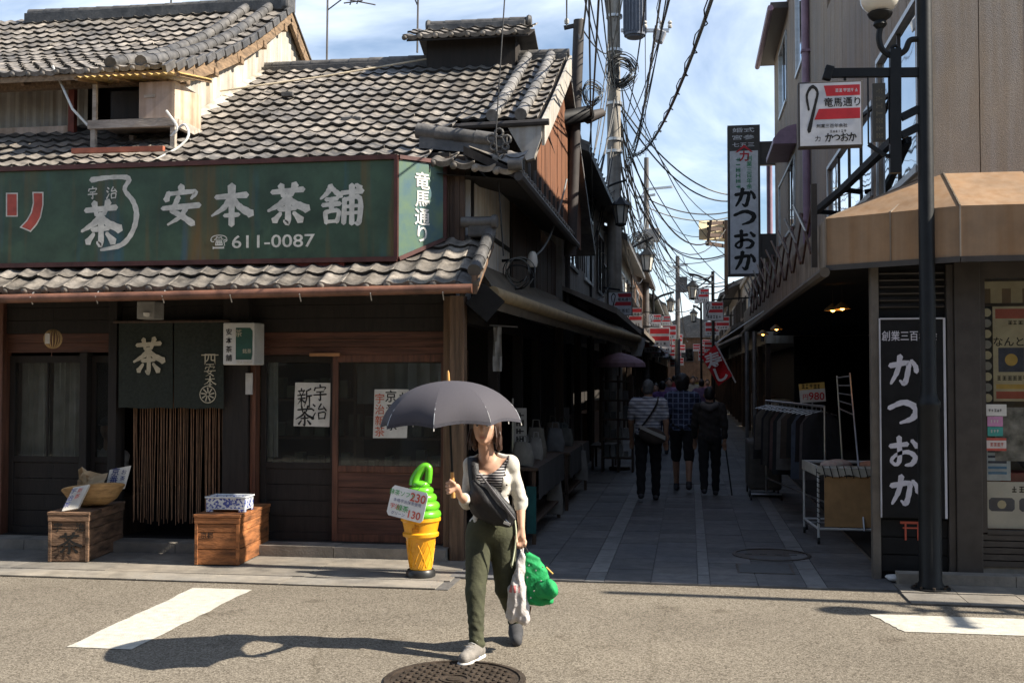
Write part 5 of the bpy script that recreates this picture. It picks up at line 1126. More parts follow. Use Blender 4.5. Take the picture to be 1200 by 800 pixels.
M_lamp = mat('lamp_paint', (.012,.013,.014), .5, .25, 8, bump=.05, spec=.25)
MB().lathe([(.001,0),(.105,0),(.105,.03),(.088,.06),(.085,1.42),(.092,1.44),(.092,1.47),(.078,1.49),(.062,1.55),(.058,6.2),(.001,6.2)], 20, (lx,ly,.02)).build('pole', M_lamp, lp, smooth=True)
for k in range(8): MB().lathe([(.001,0),(.011,0),(.011,.03),(.001,.03)], 6, (lx+.125*math.cos(k*.785), ly+.125*math.sin(k*.785), .02)).build('anchor_bolt', M_iron, lp)
MB().lathe([(.001,0),(.15,0),(.15,.012),(.001,.012)], 20, (lx,ly,.02)).build('foot_plate', M_lamp, lp)
b1 = at(966,86,ly); b2 = at(1075,85,ly)
MB().bar(b1, b2, .05, .07).build('sign_arm', M_lamp, lp); MB().obox(b1+Vector((.03,0,.0)), (.07,.06,.12), Matrix.Rotation(.3,3,'Y')).build('arm_finial', M_lamp, lp, bev=.01)
MB().bar(at(1049,58,ly), at(1049,203,ly), .085, .07).build('hanger_post', M_lamp, lp); 
for y_ in (134, 155): MB().bar(at(1056,y_+4,ly), at(1076,y_-6,ly), .05, .06).build('bracket_arm', M_lamp, lp)
MB().tube(catmull([at(1032,30,ly), at(1030,45,ly), at(1034,58,ly), at(1046,66,ly), at(1060,60,ly), at(1066,48,ly), at(1075,46,ly)], 5), .024, 8).build('scroll_arm', M_lamp, lp, smooth=True)
MB().tube(catmull([at(1047,66,ly), at(1044,58,ly), at(1050,54,ly), at(1054,60,ly)], 5), .014, 6).build('scroll_curl', M_lamp, lp, smooth=True)
gc = at(1031, 2, ly)
MB().lathe([(.001,-.22),(.03,-.22),(.055,-.19),(.045,-.16),(.085,-.13),(.10,-.10),(.085,-.085),(.001,-.085)], 18, gc).build('lamp_cup', M_lamp, lp, smooth=True)
MB().lathe([(.001,-.12)]+[(.155*math.sin(a), -.135*math.cos(a)+.03) for a in np.linspace(.35,2.9,12)]+[(.001,.17)], 24, gc, cap=False).build('globe', mat('opal_glass', (.70,.66,.58), .15, .05, 4, coat=.4), lp, smooth=True)
c = (at(935,99,ly)+at(1010,172,ly))/2
street_sign('street_sign', 'large white and red street sign with black rope loop hanging from the lamp post', (c.x, ly, c.z), .505, .535, '', True)
MB().bar(at(990,86,ly), at(990,99,ly), .02).build('sign_hook', M_lamp, lp)
t = thing('slim_plaque', 'narrow dark vertical plaque in a wire frame between the street sign and lamp post', 'plaque', at(1030,170,ly)); a, b = at(1023,166,ly), at(1037,98,ly)
MB().box(a.x, b.x, ly-.02, ly+.02, a.z, b.z).build('board', mat('plaque_brown', (.055,.05,.04), .6, .2, 7), t)
for xx in (a.x-.035, b.x+.03): MB().bar((xx,ly,a.z-.02),(xx,ly,b.z+.06), .012).build('frame_rod', M_lamp, t)
MB().bar((a.x-.035,ly,a.z-.02),(b.x,ly,a.z-.12), .03).build('lower_brace', M_lamp, t); MB().bar((b.x,ly,a.z-.12),(b.x+.1,ly,a.z-.12), .03).build('lower_brace', M_lamp, t)
mb = MB(); lines(mb, ((a.x+b.x)/2, ly-.0215, (a.z+b.z)/2), UP, -XF, .42, .05, 7); mb.build('carving', mat('carve', (.16,.14,.10), .7, .1, 9), t)
# a twin of this lamp stands just outside the picture; its shadow lies across the road
c_ = copy_tree(lp); c_.location = lp.location+Vector((4.9, -.70, 0)); c_.rotation_euler = (0, 0, R(90)); c_['label'] = 'twin dark lamp post out of view whose shadow lies across the road'
# ================================================================ tall white vertical sign
t = thing('vertical_sign', 'tall white vertical sign with black brush hiragana fixed high on the beige building', 'sign', (1.3, 26.0, 4)); Y_ = 26.0
a, b = at(853.5,323.5,Y_), at(890.5,146,Y_); zc = at(870,177,Y_).z
MB().box(a.x, b.x, Y_, Y_+.25, a.z, b.z).build('case', M_frame, t); MB().box(a.x+.05, b.x-.05, Y_-.012, Y_-.002, a.z+.05, zc).build('face', M_face, t)
for py in (180, 288): p, q = at(890,py+14,Y_+.12), at(909,py-14,Y_+.12); MB().box(b.x, WX, Y_+.05, Y_+.2, p.z, q.z).build('arm', M_frame, t)
mb = MB()
for ch, py in (('か',231.5),('つ',254.5),('お',281),('か',305.5)): brush(mb, ch, at(872.5,py,Y_-.016), XF, UP, .47, 1.1, 1.25)
mb.build('lettering', M_ink, t)
mb = MB(); letters_down(mb, '創業三百年余', at(878,202,Y_-.016), XF, UP, .13, .13, .012); lines(mb, at(865,202,Y_-.016), UP, -XF, .75, .10, 6); mb.build('green_lettering', mat('print_green', (.02,.26,.10), .6, .1, 9), t)
mb = MB(); letters(mb, '力', at(872,183,Y_-.016), XF, UP, .24, .035); mb.prism([(-.2,-.06),(-.15,-.06),(0,.05),(.15,-.06),(.2,-.06),(0,.12)], at(872,175.5,Y_-.016), XF, UP, .002); mb.build('crest', M_bred, t)
mb = MB(); letters(mb, '婚式', at(871,152.5,Y_-.006), XF, UP, .11, .01, width=.50); letters(mb, '宮参', at(871,161,Y_-.006), XF, UP, .11, .01, width=.50); letters(mb, '七五三', at(871,169.5,Y_-.006), XF, UP, .11, .01, width=.50); mb.build('heading', M_face, t)
# ================================================================ along the alley, left side
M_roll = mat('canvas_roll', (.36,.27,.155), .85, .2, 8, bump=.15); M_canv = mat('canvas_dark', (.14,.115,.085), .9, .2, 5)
t = thing('fabric_awning', 'rolled tan canvas awning running along the alley side of the tea shop', 'awning', (-1.8, 10.1, 2.4))
ra, rb2 = Vector((-1.80,10.12,2.47)), at(748,397,19.0)
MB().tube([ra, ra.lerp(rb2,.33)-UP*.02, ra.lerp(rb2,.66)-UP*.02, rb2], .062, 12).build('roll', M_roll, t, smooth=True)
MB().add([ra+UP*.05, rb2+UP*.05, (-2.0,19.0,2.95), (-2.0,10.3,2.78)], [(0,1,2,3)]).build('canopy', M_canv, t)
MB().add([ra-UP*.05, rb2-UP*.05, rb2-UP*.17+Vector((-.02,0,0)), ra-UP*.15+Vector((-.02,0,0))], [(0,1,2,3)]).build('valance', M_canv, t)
MB().prism([(-.16,-.34),(.0,-.34),(.08,-.05),(-.30,.12)], rb2+Vector((.05,.05,.05)), XF, UP, .03).build('end_plate', mat('zinc', (.30,.29,.28), .6, .2, 6), t)
MB().bar((-1.96,10.13,2.28), ra+Vector((0,.05,0)), .22, .26).build('head_box', M_black, t)
# cloth strip and goods under the awning
t = thing('cloth_strip', 'pale narrow cloth hanging under the start of the rolled awning', 'cloth', at(582,383,11.2))
rows = [[at(578+10*j/4, 383+52*i/6, 11.2)+Vector((.004*math.sin(i+j),.012*math.sin(j*2+i),0)) for j in range(5)] for i in range(7)]
MB().sheet(rows).build('cloth', mat('dim_cloth', (.30,.29,.27), .9, .15, 9), t, smooth=True); MB().bar(at(574,381,11.25), at(606,383,11.6), .015).build('rod', M_alu, t)
def table(label, x0, x1, y0, y1, h, cloth):
    t = thing('goods_table', label, 'table', (x0, y0, 0)); MB().box(x0, x1, y0, y1, h-.03, h).build('top', M_wood, t)
    for x in (x0+.02, x1-.06):
        for y in (y0+.02, y1-.06): MB().box(x, x+.04, y, y+.04, .01, h-.03).build('leg', M_wood, t)
    MB().box(x0+.02, x1-.02, y0+.02, y1-.02, .22, .24).build('shelf', M_wood, t)
    rows = [[Vector((x1+.012+.012*math.sin(j*1.7)*(i/4), y0+(y1-y0)*j/16, h+.005-.32*i/4)) for j in range(17)] for i in range(5)]
    MB().sheet(rows).build('cloth', cloth, t, smooth=True)
    return t
M_cl1 = mat('table_cloth', (.045,.042,.04), .9, .2, 8)
table('dark cloth-covered goods table nearest the tea shop corner in the alley', -2.02, -1.50, 11.0, 13.2, .78, M_cl1)
table('second goods table further along the shaded left side of the alley', -2.02, -1.48, 13.8, 16.4, .74, M_cl1)
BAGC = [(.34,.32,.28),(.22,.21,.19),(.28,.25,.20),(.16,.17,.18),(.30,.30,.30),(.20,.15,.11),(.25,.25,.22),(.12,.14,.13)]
def soft_bag(name, label, c, w, d, h, m, group):
    t = thing(name, label, 'bag', c, group); x, y, z = c; n = 10
    rows = []
    for i in range(7):
        v = i/6; s = (1, 1.06, 1.08, 1.0, .9, .82, .74)[i]
        rows.append([Vector((x+w/2*s*math.copysign(abs(math.cos(a))**.6, math.cos(a)), y+d/2*s*math.copysign(abs(math.sin(a))**.6, math.sin(a)), z+h*v+.008*math.sin(3*a+i))) for a in np.linspace(0, 2*math.pi, 17)])
    MB().sheet(rows).build('pouch', m, t, smooth=True)
    MB().tube([(x-w*.2,y,z+h*.97),(x-w*.15,y,z+h*1.25),(x+w*.15,y,z+h*1.25),(x+w*.2,y,z+h*.97)], .008, 5).build('handle', m, t)
    return t
WH = ['on the near table','beside the first','near the middle of the near table','at the back of the near table','on the far table','next along the far table','at the middle of the far table','at the end of the far table']
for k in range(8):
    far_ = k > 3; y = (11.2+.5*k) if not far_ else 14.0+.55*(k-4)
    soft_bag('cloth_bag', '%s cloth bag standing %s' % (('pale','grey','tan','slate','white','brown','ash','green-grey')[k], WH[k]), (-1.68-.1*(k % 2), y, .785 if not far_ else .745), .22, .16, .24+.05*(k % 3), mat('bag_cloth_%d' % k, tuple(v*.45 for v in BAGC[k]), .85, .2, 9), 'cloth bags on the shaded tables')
for k, (px, py, w, h, lab) in enumerate(((650,552,19,50,'pale cloth bag hanging from the near end of the goods table'),(680,522,17,40,'pale bag hanging in front of the second goods table'),(628,508,16,30,'small light bag hanging over the near goods table'))):
    Y = (13.0, 15.2, 11.7)[k]; c = at(px, py+h, Y)
    soft_bag('hanging_bag', lab, c, w*Y/1300, .07, h*Y/1300*.85, mat('hang_cloth', (.20,.19,.17), .9, .2, 9), None)
t = thing('banner', 'narrow pale banner with writing standing behind the umbrella by the goods', 'banner', at(609,520,11.4)); a, b = at(602,520,11.4), at(617,478,11.4)
MB().box(a.x, b.x, 11.4, 11.41, a.z, b.z).build('cloth', mat('dim_paper', (.30,.28,.25), .9, .1, 8), t); mb = MB(); lines(mb, ((a.x+b.x)/2, 11.397, (a.z+b.z)/2), UP, -XF, .32, .08, 4); mb.build('writing', M_ink, t); MB().bar((a.x-.01,11.405,.02),(a.x-.01,11.405,b.z+.1), .015).build('pole', M_alu, t)
t = thing('teal_banner', 'teal cloth banner at the foot of the goods behind the woman', 'banner', at(623,625,11.0)); a, b = at(617,625,10.9), at(628,570,10.9)
MB().box(a.x, b.x, 10.9, 10.93, max(.02,a.z), b.z).build('cloth', mat('teal_cloth', (.015,.085,.085), .9, .2, 8), t)
# paper parasol on a stand
pp = thing('paper_parasol', 'flat mauve paper parasol on a pole beside the shops on the left', 'parasol', at(726,500,20)); c = at(726,413,20)
mb = MB(); n = 36; ring = []
for r, z in ((.02,0),(.22,-.05),(.40,-.135),(.46,-.19),(.47,-.26)): ring.append([c+Vector((r*math.cos(2*math.pi*i/n)*(1 if i % 2 else .985), r*math.sin(2*math.pi*i/n)*(1 if i % 2 else .985), z)) for i in range(n+1)])
mb.sheet(ring).build('canopy', mat('mauve_paper', (.32,.20,.24), .8, .15, 9), pp); MB().bar(c, (c.x,c.y,0.02), .03).build('pole', M_wood, pp); MB().lathe([(.001,0),(.2,0),(.18,.06),(.001,.08)], 16, (c.x,c.y,.02)).build('base', M_iron, pp, smooth=True)
for k in range(9): MB().tube([c-UP*.03, c+Vector((.45*math.cos(k*.7), .45*math.sin(k*.7), -.20))], .006, 4).build('rib', M_wood, pp)
t = thing('shelf_unit', 'open wooden shelf of goods under the mauve parasol', 'shelf', at(722,508,19.5)); a, b = at(705,506,19.5), at(742,440,19.5)
for x in (a.x, (a.x+b.x)/2, b.x-.03): MB().box(x, x+.03, 19.4, 19.8, .02, b.z).build('upright', M_wood, t)
for k in range(5): MB().box(a.x+.03, b.x-.03, 19.4, 19.8, .25+k*(b.z-.3)/4.2, .28+k*(b.z-.3)/4.2).build('shelf', M_wood, t)
mb = MB()
for k in range(4):
    x = a.x+.05
    while x < b.x-.12: h = random.uniform(.1,.24); mb.ct = random.random(); mb.box(x, x+.08, 19.5, 19.7, .282+k*(b.z-.3)/4.2, .282+k*(b.z-.3)/4.2+h); x += .11
mb.build('goods', mat('boxed_goods', (.20,.19,.17), .7, .3, 5, rnd=.6), t, kind='stuff')
t = thing('bench', 'low dark wooden bench in front of the goods shelf', 'bench', at(708,545,17.5)); c = gnd(706,552)
MB().box(c.x-.22,c.x+.22,c.y,c.y+.9,.42,.46).build('seat', M_wood, t)
for x in (c.x-.2,c.x+.16):
    for y in (c.y+.04,c.y+.8): MB().box(x,x+.04,y,y+.04,.02,.42).build('leg', M_wood, t)
# ================================================================ right side goods
M_wtube = mat('white_tube', (.60,.60,.58), .35, .1, 6)
t = thing('wire_trolley', 'white tubular bin trolley lined with cloth and a sheet of cardboard', 'trolley', (1.3, 11.5, 0)); x0,x1,y0,y1,z0,z1 = 1.27,1.98,11.5,12.3,.17,.78
def tb(p, q, r=.013): return MB().tube([p, q], r, 7).build('tube', M_wtube, t, smooth=True)
for p, q in (((x0,y0),(x1,y0)),((x1,y0),(x1,y1)),((x1,y1),(x0-.06,y1)),((x0-.06,y1),(x0,y0))):
    tb((*p,z1),(*q,z1), .017); tb((*p,z0),(*q,z0))
for p in ((x0,y0),(x1,y0),(x1,y1),(x0-.06,y1)):
    tb((*p,.08),(*p,z1)); MB().lathe([(.001,-.012),(.035,-.012),(.035,.012),(.001,.012)], 12, (p[0],p[1],.052), M=Matrix.Rotation(R(90),3,'Y')).build('castor', M_blk, t, smooth=True)
MB().box(x0+.06,x1-.03,y0+.012,y0+.02,z0+.02,z1-.09).build('cardboard', mat('cardboard', (.46,.27,.12), .85, .15, 5, bump=.1), t)
rows = [[Vector((x0-.01+(x1-x0)*j/14, y0-.012-.006*math.sin(j*2.2), z1+.02-.10*i/3+.012*math.sin(j*1.3)*(i/3))) for j in range(15)] for i in range(4)]
MB().sheet(rows).build('liner', mat('liner_cloth', (.52,.49,.42), .9, .12, 7), t, smooth=True)
rows = [[Vector((x0-.02-.06*j/8, y0+(y1-y0)*j/8, z1+.02-.10*i/3)) for j in range(9)] for i in range(4)]; MB().sheet(rows).build('liner', MATS['liner_cloth'], t, smooth=True)
for k in range(10): MB().tube([(x0+.04+k*.068,y0-.022,z1+.02),(x0+.07+k*.068,y0-.026,z1-.10)], .004, 4).build('lacing', M_ink, t)
for k in range(11): MB().tube([(x0+.02,y0-.02,z0+.05+k*.05),(x0-.02,y0-.02,z0+.07+k*.05)], .004, 4).build('lacing', M_ink, t)
def heap(name, label, c, r, m):
    tag(soft_obj(name, soft([('e', (c[0]+random.uniform(-r,r)*.6, c[1]+random.uniform(-r,r)*.6, c[2]+random.uniform(0,.02)), (r*.6,r*.55,r*.28)) for _ in range(7)], .02, .04), m, None), label, 'cloth')
heap('folded_cloth', 'heap of pink and cream cloth in the white tubular bin', (1.48,11.8,.77), .17, mat('pink_cloth', (.42,.26,.25), .9, .5, 14, col2=(.5,.46,.36)))
heap('folded_cloth', 'orange cloth heaped at the right end of the white tubular bin', (1.83,11.78,.77), .13, mat('orange_cloth', (.45,.22,.14), .9, .3, 14))
t = thing('clothes_rack', 'silver clothes rail packed with garments in front of the dark shop', 'clothes rack', (1.2, 13.5, 0)); A, B = Vector((1.46,12.55,1.36)), Vector((1.02,15.4,1.36))
MB().tube([A,B], .014, 8).build('rail', M_alu, t, smooth=True)
for p in (A,B):
    MB().tube([p,(p.x,p.y,.1)], .013, 8).build('upright', M_alu, t, smooth=True); MB().tube([(p.x-.2,p.y,.1),(p.x+.2,p.y,.1)], .013, 8).build('foot', M_alu, t, smooth=True)
    for s in (-.2,.2): MB().lathe([(.001,-.012),(.03,-.012),(.03,.012),(.001,.012)], 10, (p.x+s,p.y,.05), M=Matrix.Rotation(R(90),3,'Y')).build('castor', M_blk, t, smooth=True)
MB().tube([(A.x,A.y,.32),(B.x,B.y,.32)], .011, 8).build('stretcher', M_alu, t, smooth=True)
GC = [(.03,.03,.035),(.20,.17,.17),(.05,.04,.045),(.16,.19,.26),(.03,.03,.03),(.10,.075,.06),(.22,.21,.20),(.04,.045,.05),(.22,.14,.13),(.06,.05,.05),(.12,.11,.10),(.03,.03,.04),(.17,.15,.13),(.05,.05,.06)]
for k in range(14):
    p = A.lerp(B, .05+.9*k/13); t = thing('garment', '%s garment hanging %s from the street end of the silver clothes rail' % (('black','dusty rose-grey','dark','slate blue','black','brown','pale grey','charcoal','faded pink','dark','taupe','blue-black','beige','dark blue-grey')[k], ('first','second','third','fourth','fifth','sixth','seventh','eighth','ninth','tenth','eleventh','twelfth','thirteenth','last')[k]), 'garment', p, 'garments on the silver rail'); m = mat('garment_%d' % k, tuple(v*.6 for v in GC[k]), .9, .25, 10)
    w = random.uniform(.36,.44); L = random.uniform(.55,.82); rows = []; th = .03
    for s in (-1,1):
        for i in (range(6) if s < 0 else range(5,-1,-1)):
            v = i/5; hw = w/2*(.45 if i == 0 else (.92+.12*v)); rows.append([Vector((p.x+hw*(2*j/6-1), p.y+s*th*(.6+.5*math.sin(j*1.4+k))+.012*math.sin(j*2+i), p.z-.07-L*v)) for j in range(7)])
    MB().sheet(rows).build('cloth', m, t, smooth=True)
    MB().tube([(p.x-.17,p.y,p.z-.10),(p.x,p.y,p.z-.05),(p.x+.17,p.y,p.z-.10)], .006, 5).build('hanger', M_alu, t); MB().tube([(p.x,p.y,p.z-.05),(p.x,p.y,p.z+.014)], .004, 5).build('hook', M_alu, t)
tag_t = thing('price_placard', 'yellow and white price placard standing above the clothes rail', 'placard', at(952,471,13.2)); Y = 13.2; t = tag_t
P4 = [at(a,b,Y) for a,b in ((936,450),(966,447.5),(968,470),(938,472))]
MB().prism([(p.x,p.z) for p in P4], (0,Y,0), XF, UP, -.008).build('card', M_wht, t)
P5 = [P4[0],P4[1],P4[1].lerp(P4[2],.33),P4[0].lerp(P4[3],.33)]; MB().prism([(p.x,p.z) for p in P5], (0,Y-.002,0), XF, UP, .001).build('yellow_band', M_yp, t)
mb = MB(); letters(mb, '980', at(957,464,Y-.004), XF, UP, .12, .016); letters(mb, '円', at(944,465,Y-.004), XF, UP, .07, .01); mb.build('price', M_bred, t); mb = MB(); lines(mb, at(951,452.5,Y-.004), XF, UP, .22, .05, 5); mb.build('heading', M_ink, t)
MB().bar(at(952,472,Y), (at(952,472,Y).x, Y, 1.3), .015).build('stick', M_alu, t)
t = thing('ladder_stand', 'tall narrow silver ladder frame behind the bin trolley', 'frame', (1.6, 12.0, 0)); a0,a1,b0,b1 = at(981,440,12.6),at(989,560,12.6),at(996,437,12.6),at(1013,622,11.45)
b0 = at(996,437,12.3); MB().tube([a0,(a1.x,12.6,.5)], .011, 7).build('side_rail', M_alu, t, smooth=True); MB().tube([b0,b1], .011, 7).build('side_rail', M_alu, t, smooth=True)
for k in range(5): MB().tube([a0.lerp(Vector((a1.x,12.6,.5)),.02+k*.07), b0.lerp(b1,.02+k*.065)], .008, 6).build('rung', M_alu, t)
M_bulb = mat('bulb', (1,.7,.35), .4, .05, 4, emit=('#ffb050', 7.0))
for k, (px, py, Y) in enumerate(((976,364,11.7),(987,362,11.6),(894,392,17.4),(910,386,15.8))):
    c = at(px,py,Y); t = thing('pendant_lamp', ('lit pan-shaded lamp under the awning, left of the near pair','lit pan-shaded lamp under the awning, right of the near pair','small lit lamp deepest under the right awning','small lit lamp under the right awning, second deepest')[k], 'lamp', c, 'bulbs under the right awning')
    MB().lathe([(.02,.07),(.03,.06),(.085,.015),(.09,.0),(.08,.0),(.02,.05)], 18, c, cap=False).build('shade', mat('shade_brass', (.25,.16,.07), .5, .2, 6), t, smooth=True); MB().lathe([(.001,-.015),(.02,-.005),(.026,.015),(.018,.04),(.001,.05)], 12, c, cap=False).build('bulb', M_bulb, t, smooth=True); MB().tube([c+UP*.06,(c.x,c.y,2.62)], .004, 5).build('flex', M_ink, t)
t = thing('stock_trolley', 'dark cloth-covered bin behind the bin trolley and clothes rail', 'bin', (1.0,15.6,0)); MB().box(.80,1.25,15.7,16.6,.12,.80).build('cover', mat('bin_cloth', (.10,.095,.085), .9, .2, 8, bump=.2), t, bev=.04)
for x in (.82,1.2):
    for y in (15.75,16.5): MB().lathe([(.001,-.012),(.05,-.012),(.05,.012),(.001,.012)], 10, (x,y,.07), M=Matrix.Rotation(R(90),3,'Y')).build('castor', M_blk, t)
for k, (px, Y, m) in enumerate(((875,19.5,M_alu),(884,18.8,M_alu))):
    p = at(px,388,Y); tag(MB().tube([(p.x,Y,.02),p], .035, 8).build('steel_post', m, smooth=True), 'pale steel post holding the right awning, %s one' % ('farther' if k == 0 else 'nearer'), 'post')
t = thing('litter', 'crumpled white plastic by the foot of the black pillar', 'litter', gnd(1052,682)); c = gnd(1052,683)
soft_obj('plastic', soft([('e',(c.x+random.uniform(-.10,.10),c.y+random.uniform(-.04,.04),.035+random.uniform(0,.02)),(.05,.03,.02)) for _ in range(8)], .008, .01), mat('white_plastic', (.60,.60,.60), .35, .1, 20, bump=.4), t)
# sushi flag
t = thing('sushi_flag', 'red flag with white lettering hung slantwise over the right side of the alley', 'flag', at(840,455,17)); Y = 17.0
c4 = [at(822,418,Y),at(838,404,Y),at(858,440,Y),at(842,452,Y)]
rows = [[c4[0].lerp(c4[1],j/6).lerp(c4[3].lerp(c4[2],j/6),i/10)+Vector((0,.05*math.sin(i*.8+j*.5),0)) for j in range(7)] for i in range(11)]
MB().sheet(rows).build('cloth', mat('flag_red', (.52,.012,.02), .8, .15, 8), t, smooth=True); MB().tube([at(838,401,Y), at(862,448,Y)], .012, 6).build('pole', M_wtube, t, smooth=True); MB().tube([at(838,403,Y), at(848,396,Y+.3), (1.15,Y+.6,2.7)], .010, 6).build('stay', M_wtube, t)
tx = Vector((.9,0,.30)).normalized(); tu = Vector((-.36,0,.93)).normalized(); mb = MB(); letters(mb, '寿', at(836,422,Y-.075), tx, tu, .26, .02); letters(mb, 'し', at(845,438,Y-.075), tx, tu, .24, .03); mb.build('lettering', mat('flag_white', (.7,.66,.64), .8, .1, 9), t)

# ================================================================ houses further along the alley
M_wa = mat('wall_cream', (.48,.44,.37), .85, .15, 3, streak=.3); M_wb = mat('wall_grey', (.28,.27,.255), .85, .2, 3, streak=.3); M_wc = mat('wall_white', (.60,.58,.54), .85, .15, 3, streak=.25); M_wd = mat('wall_brown', (.16,.095,.06), .8, .3, 3, streak=.2)
M_ctin = mat('canopy_tin', (.17,.15,.13), .6, .25, 4, streak=.2); M_cgrn = mat('canopy_green', (.07,.12,.09), .7, .2, 4); M_cwh = mat('canopy_white', (.45,.42,.38), .7, .15, 4)
def alley_house(name, label, side, x, y0, y1, h, wm, canopy, cz, cd, wins, roof=True, sign=None):
    s = side; t = thing(name, label, 'building', (x, y0, 0)); xb = x+s*5.0
    MB().box(x, xb, y0, y1, 2.45, h).build('upper_wall', wm, t); MB().box(x+s*.9, xb, y0+.05, y1-.05, 0, 2.45).build('shop_recess', M_room, t)
    n = max(2, int((y1-y0)/2.6))
    for k in range(n+1): yy = y0+.1+(y1-y0-.3)*k/n; MB().box(x+s*.0, x+s*.12, yy, yy+.12, .01, 2.45).build('post', M_wood, t)
    for k in range(n):
        ya, yb_ = y0+.25+(y1-y0-.3)*k/n, y0+(y1-y0-.3)*(k+1)/n; MB().box(x+s*.5, x+s*.88, ya, yb_, .02, .8+.25*(k % 2)).build('shop_counter', (M_wd, M_wb, M_wood)[k % 3], t)
    # canopy sloping to the alley
    xe = x-s*cd; MB().add([(x,y0,cz+.35),(x,y1,cz+.35),(xe,y1,cz),(xe,y0,cz),(x,y0,cz+.28),(x,y1,cz+.28),(xe,y1,cz-.10),(xe,y0,cz-.10)], [(0,1,2,3),(7,6,5,4),(0,3,7,4),(1,5,6,2),(2,6,7,3),(0,4,5,1)]).build('canopy', canopy, t)
    for k in range(wins):
        L = (y1-y0)/wins; a, b = y0+L*(k+.22), y0+L*(k+.78); z0, z1 = 3.55, min(h-.5, 4.75)
        w = MB().box(x-s*.04, x+s*.02, a, b, z0-.06, z0).box(x-s*.04, x+s*.02, a, b, z1, z1+.06).box(x-s*.04, x+s*.02, a-.06, a, z0-.06, z1+.06).box(x-s*.04, x+s*.02, b, b+.06, z0-.06, z1+.06).box(x-s*.035, x+s*.02, (a+b)/2-.025, (a+b)/2+.025, z0, z1).build('window', M_alu if k % 2 else M_frame, t)
        MB().box(x-s*.012, x-s*.006, a, b, z0, z1).build('pane', G_win, w)
        if k % 2 == 0:
            for q in range(5): MB().bar((x-s*.14, a+(b-a)*q/4, z0-.05), (x-s*.14, a+(b-a)*q/4, z0+.55), .02).build('rail_bar', M_frame, w)
            MB().bar((x-s*.14, a-.05, z0+.55), (x-s*.14, b+.05, z0+.55), .03).build('rail_top', M_frame, w)
    if roof:
        xr = x+s*2.5; zr_ = h+1.15; e = x-s*.45
        rf_ = MB().add([(e,y0-.3,h-.08),(e,y1+.2,h-.08),(xr,y1+.2,zr_),(xr,y0-.3,zr_),(e,y0-.3,h-.18),(e,y1+.2,h-.18),(xr,y1+.2,zr_-.1),(xr,y0-.3,zr_-.1)], [(0,1,2,3),(7,6,5,4),(0,3,7,4),(1,5,6,2),(2,6,7,3),(0,4,5,1)]).build('roof', M_tile2, t)
        MB().add([(xr,y0-.3,zr_),(xr,y1+.2,zr_),(xb+s*.4,y1+.2,h-.08),(xb+s*.4,y0-.3,h-.08)], [(0,1,2,3)]).build('roof_back', M_tile2, t)
        MB().add([(x,y0+.001,h),(xb,y0+.001,h),(xr,y0+.001,zr_-.12)], [(0,1,2)]).build('gable', wm, t)
        yy = y0-.25
        while yy < y1+.1: MB().bar((e-s*.0,yy,h-.055), (xr,yy,zr_+.02), .07, .06).build('roof_roll', M_tile2, rf_); yy += .45
    else:
        MB().box(x-s*.06, xb, y0-.03, y1+.03, h, h+.14).build('parapet', wm, t)
    MB().tube([(x-s*.06,y0+.25,2.5),(x-s*.06,y0+.25,h-.1)], .04, 7).build('downpipe', M_gut, t)
    return t
alley_house('grey_house', 'grey-walled house just past the tea shop\'s cedar gable', -1, -1.95, 17.15, 25.99, 5.3, M_wb, M_ctin, 2.75, .85, 3)
alley_house('white_house', 'white-walled house behind the concrete utility pole on the left', -1, -1.85, 26.0, 36.0, 5.0, M_wc, M_ctin, 2.8, .8, 3)
alley_house('brown_house', 'brown-walled house beyond the white one on the left of the alley', -1, -1.9, 36.2, 49.0, 5.6, M_wd, M_cwh, 2.75, .9, 4)
alley_house('cream_house', 'cream house far down the left of the alley', -1, -1.8, 49.3, 66.0, 5.2, M_wa, M_cgrn, 2.7, .9, 4)
alley_house('far_house', 'farthest house on the left of the alley', -1, -1.8, 66.3, 95.0, 6.0, M_wc, M_ctin, 2.8, .9, 4)
alley_house('cream_house', 'cream flat-topped house next to the tall vertical sign', 1, 1.75, 26.3, 38.0, 4.6, M_wa, M_ctin, 2.85, .8, 3, roof=False)
alley_house('grey_house', 'grey house beyond the sunshade frame on the right', 1, 1.75, 38.2, 50.0, 4.8, M_wb, M_cwh, 2.75, .9, 3)
alley_house('brown_house', 'brown house far down the right of the alley', 1, 1.8, 50.3, 68.0, 5.4, M_wd, M_cgrn, 2.8, .9, 4)
alley_house('far_house', 'farthest house on the right of the alley', 1, 1.8, 68.3, 95.0, 5.2, M_wa, M_ctin, 2.8, .9, 4)
t = thing('end_house', 'brown gabled house closing the far end of the alley', 'building', (0, 98, 0)); MB().box(-5,5,98,104,0,5.0).build('wall', M_wd, t); MB().prism([(-5.4,0),(5.4,0),(0,2.0)], (0,97.6,5.0), XF, UP, -7).build('roof', M_tile2, t)
for x in (-3,-.9,1.3): w = MB().box(x,x+1.3,97.93,98.0,2.9,4.1).build('window', M_frame, t); MB().box(x+.08,x+1.22,97.92,97.928,2.98,4.02).build('pane', G_win, w)
# slatted sunshade frame up on the right
t = thing('sunshade_frame', 'open wooden sunshade frame with cream sheet jutting from the right roofs', 'sunshade', at(838,275,30)); Y = 30
MB().add([at(819,259,Y), at(856,258,Y+2), at(856,284,Y+2), at(819,281,Y)], [(0,1,2,3)]).build('sheet', mat('cream_sheet', (.55,.46,.30), .7, .1, 5), t)
for k, (a, b, c, d) in enumerate(((830,262,860,260),(830,268,860,269),(830,275,860,278),(828,285,860,290))): MB().bar(at(a,b,Y-.1), at(c,d,Y+2), .07, .10).build('slat', M_wood, t)
MB().bar(at(851,258,Y+1), at(851,345,Y+1), .10).build('post', M_wood, t); MB().bar(at(833,258,Y-.15), at(829,288,Y-.15), .07).build('rib', M_wood, t)
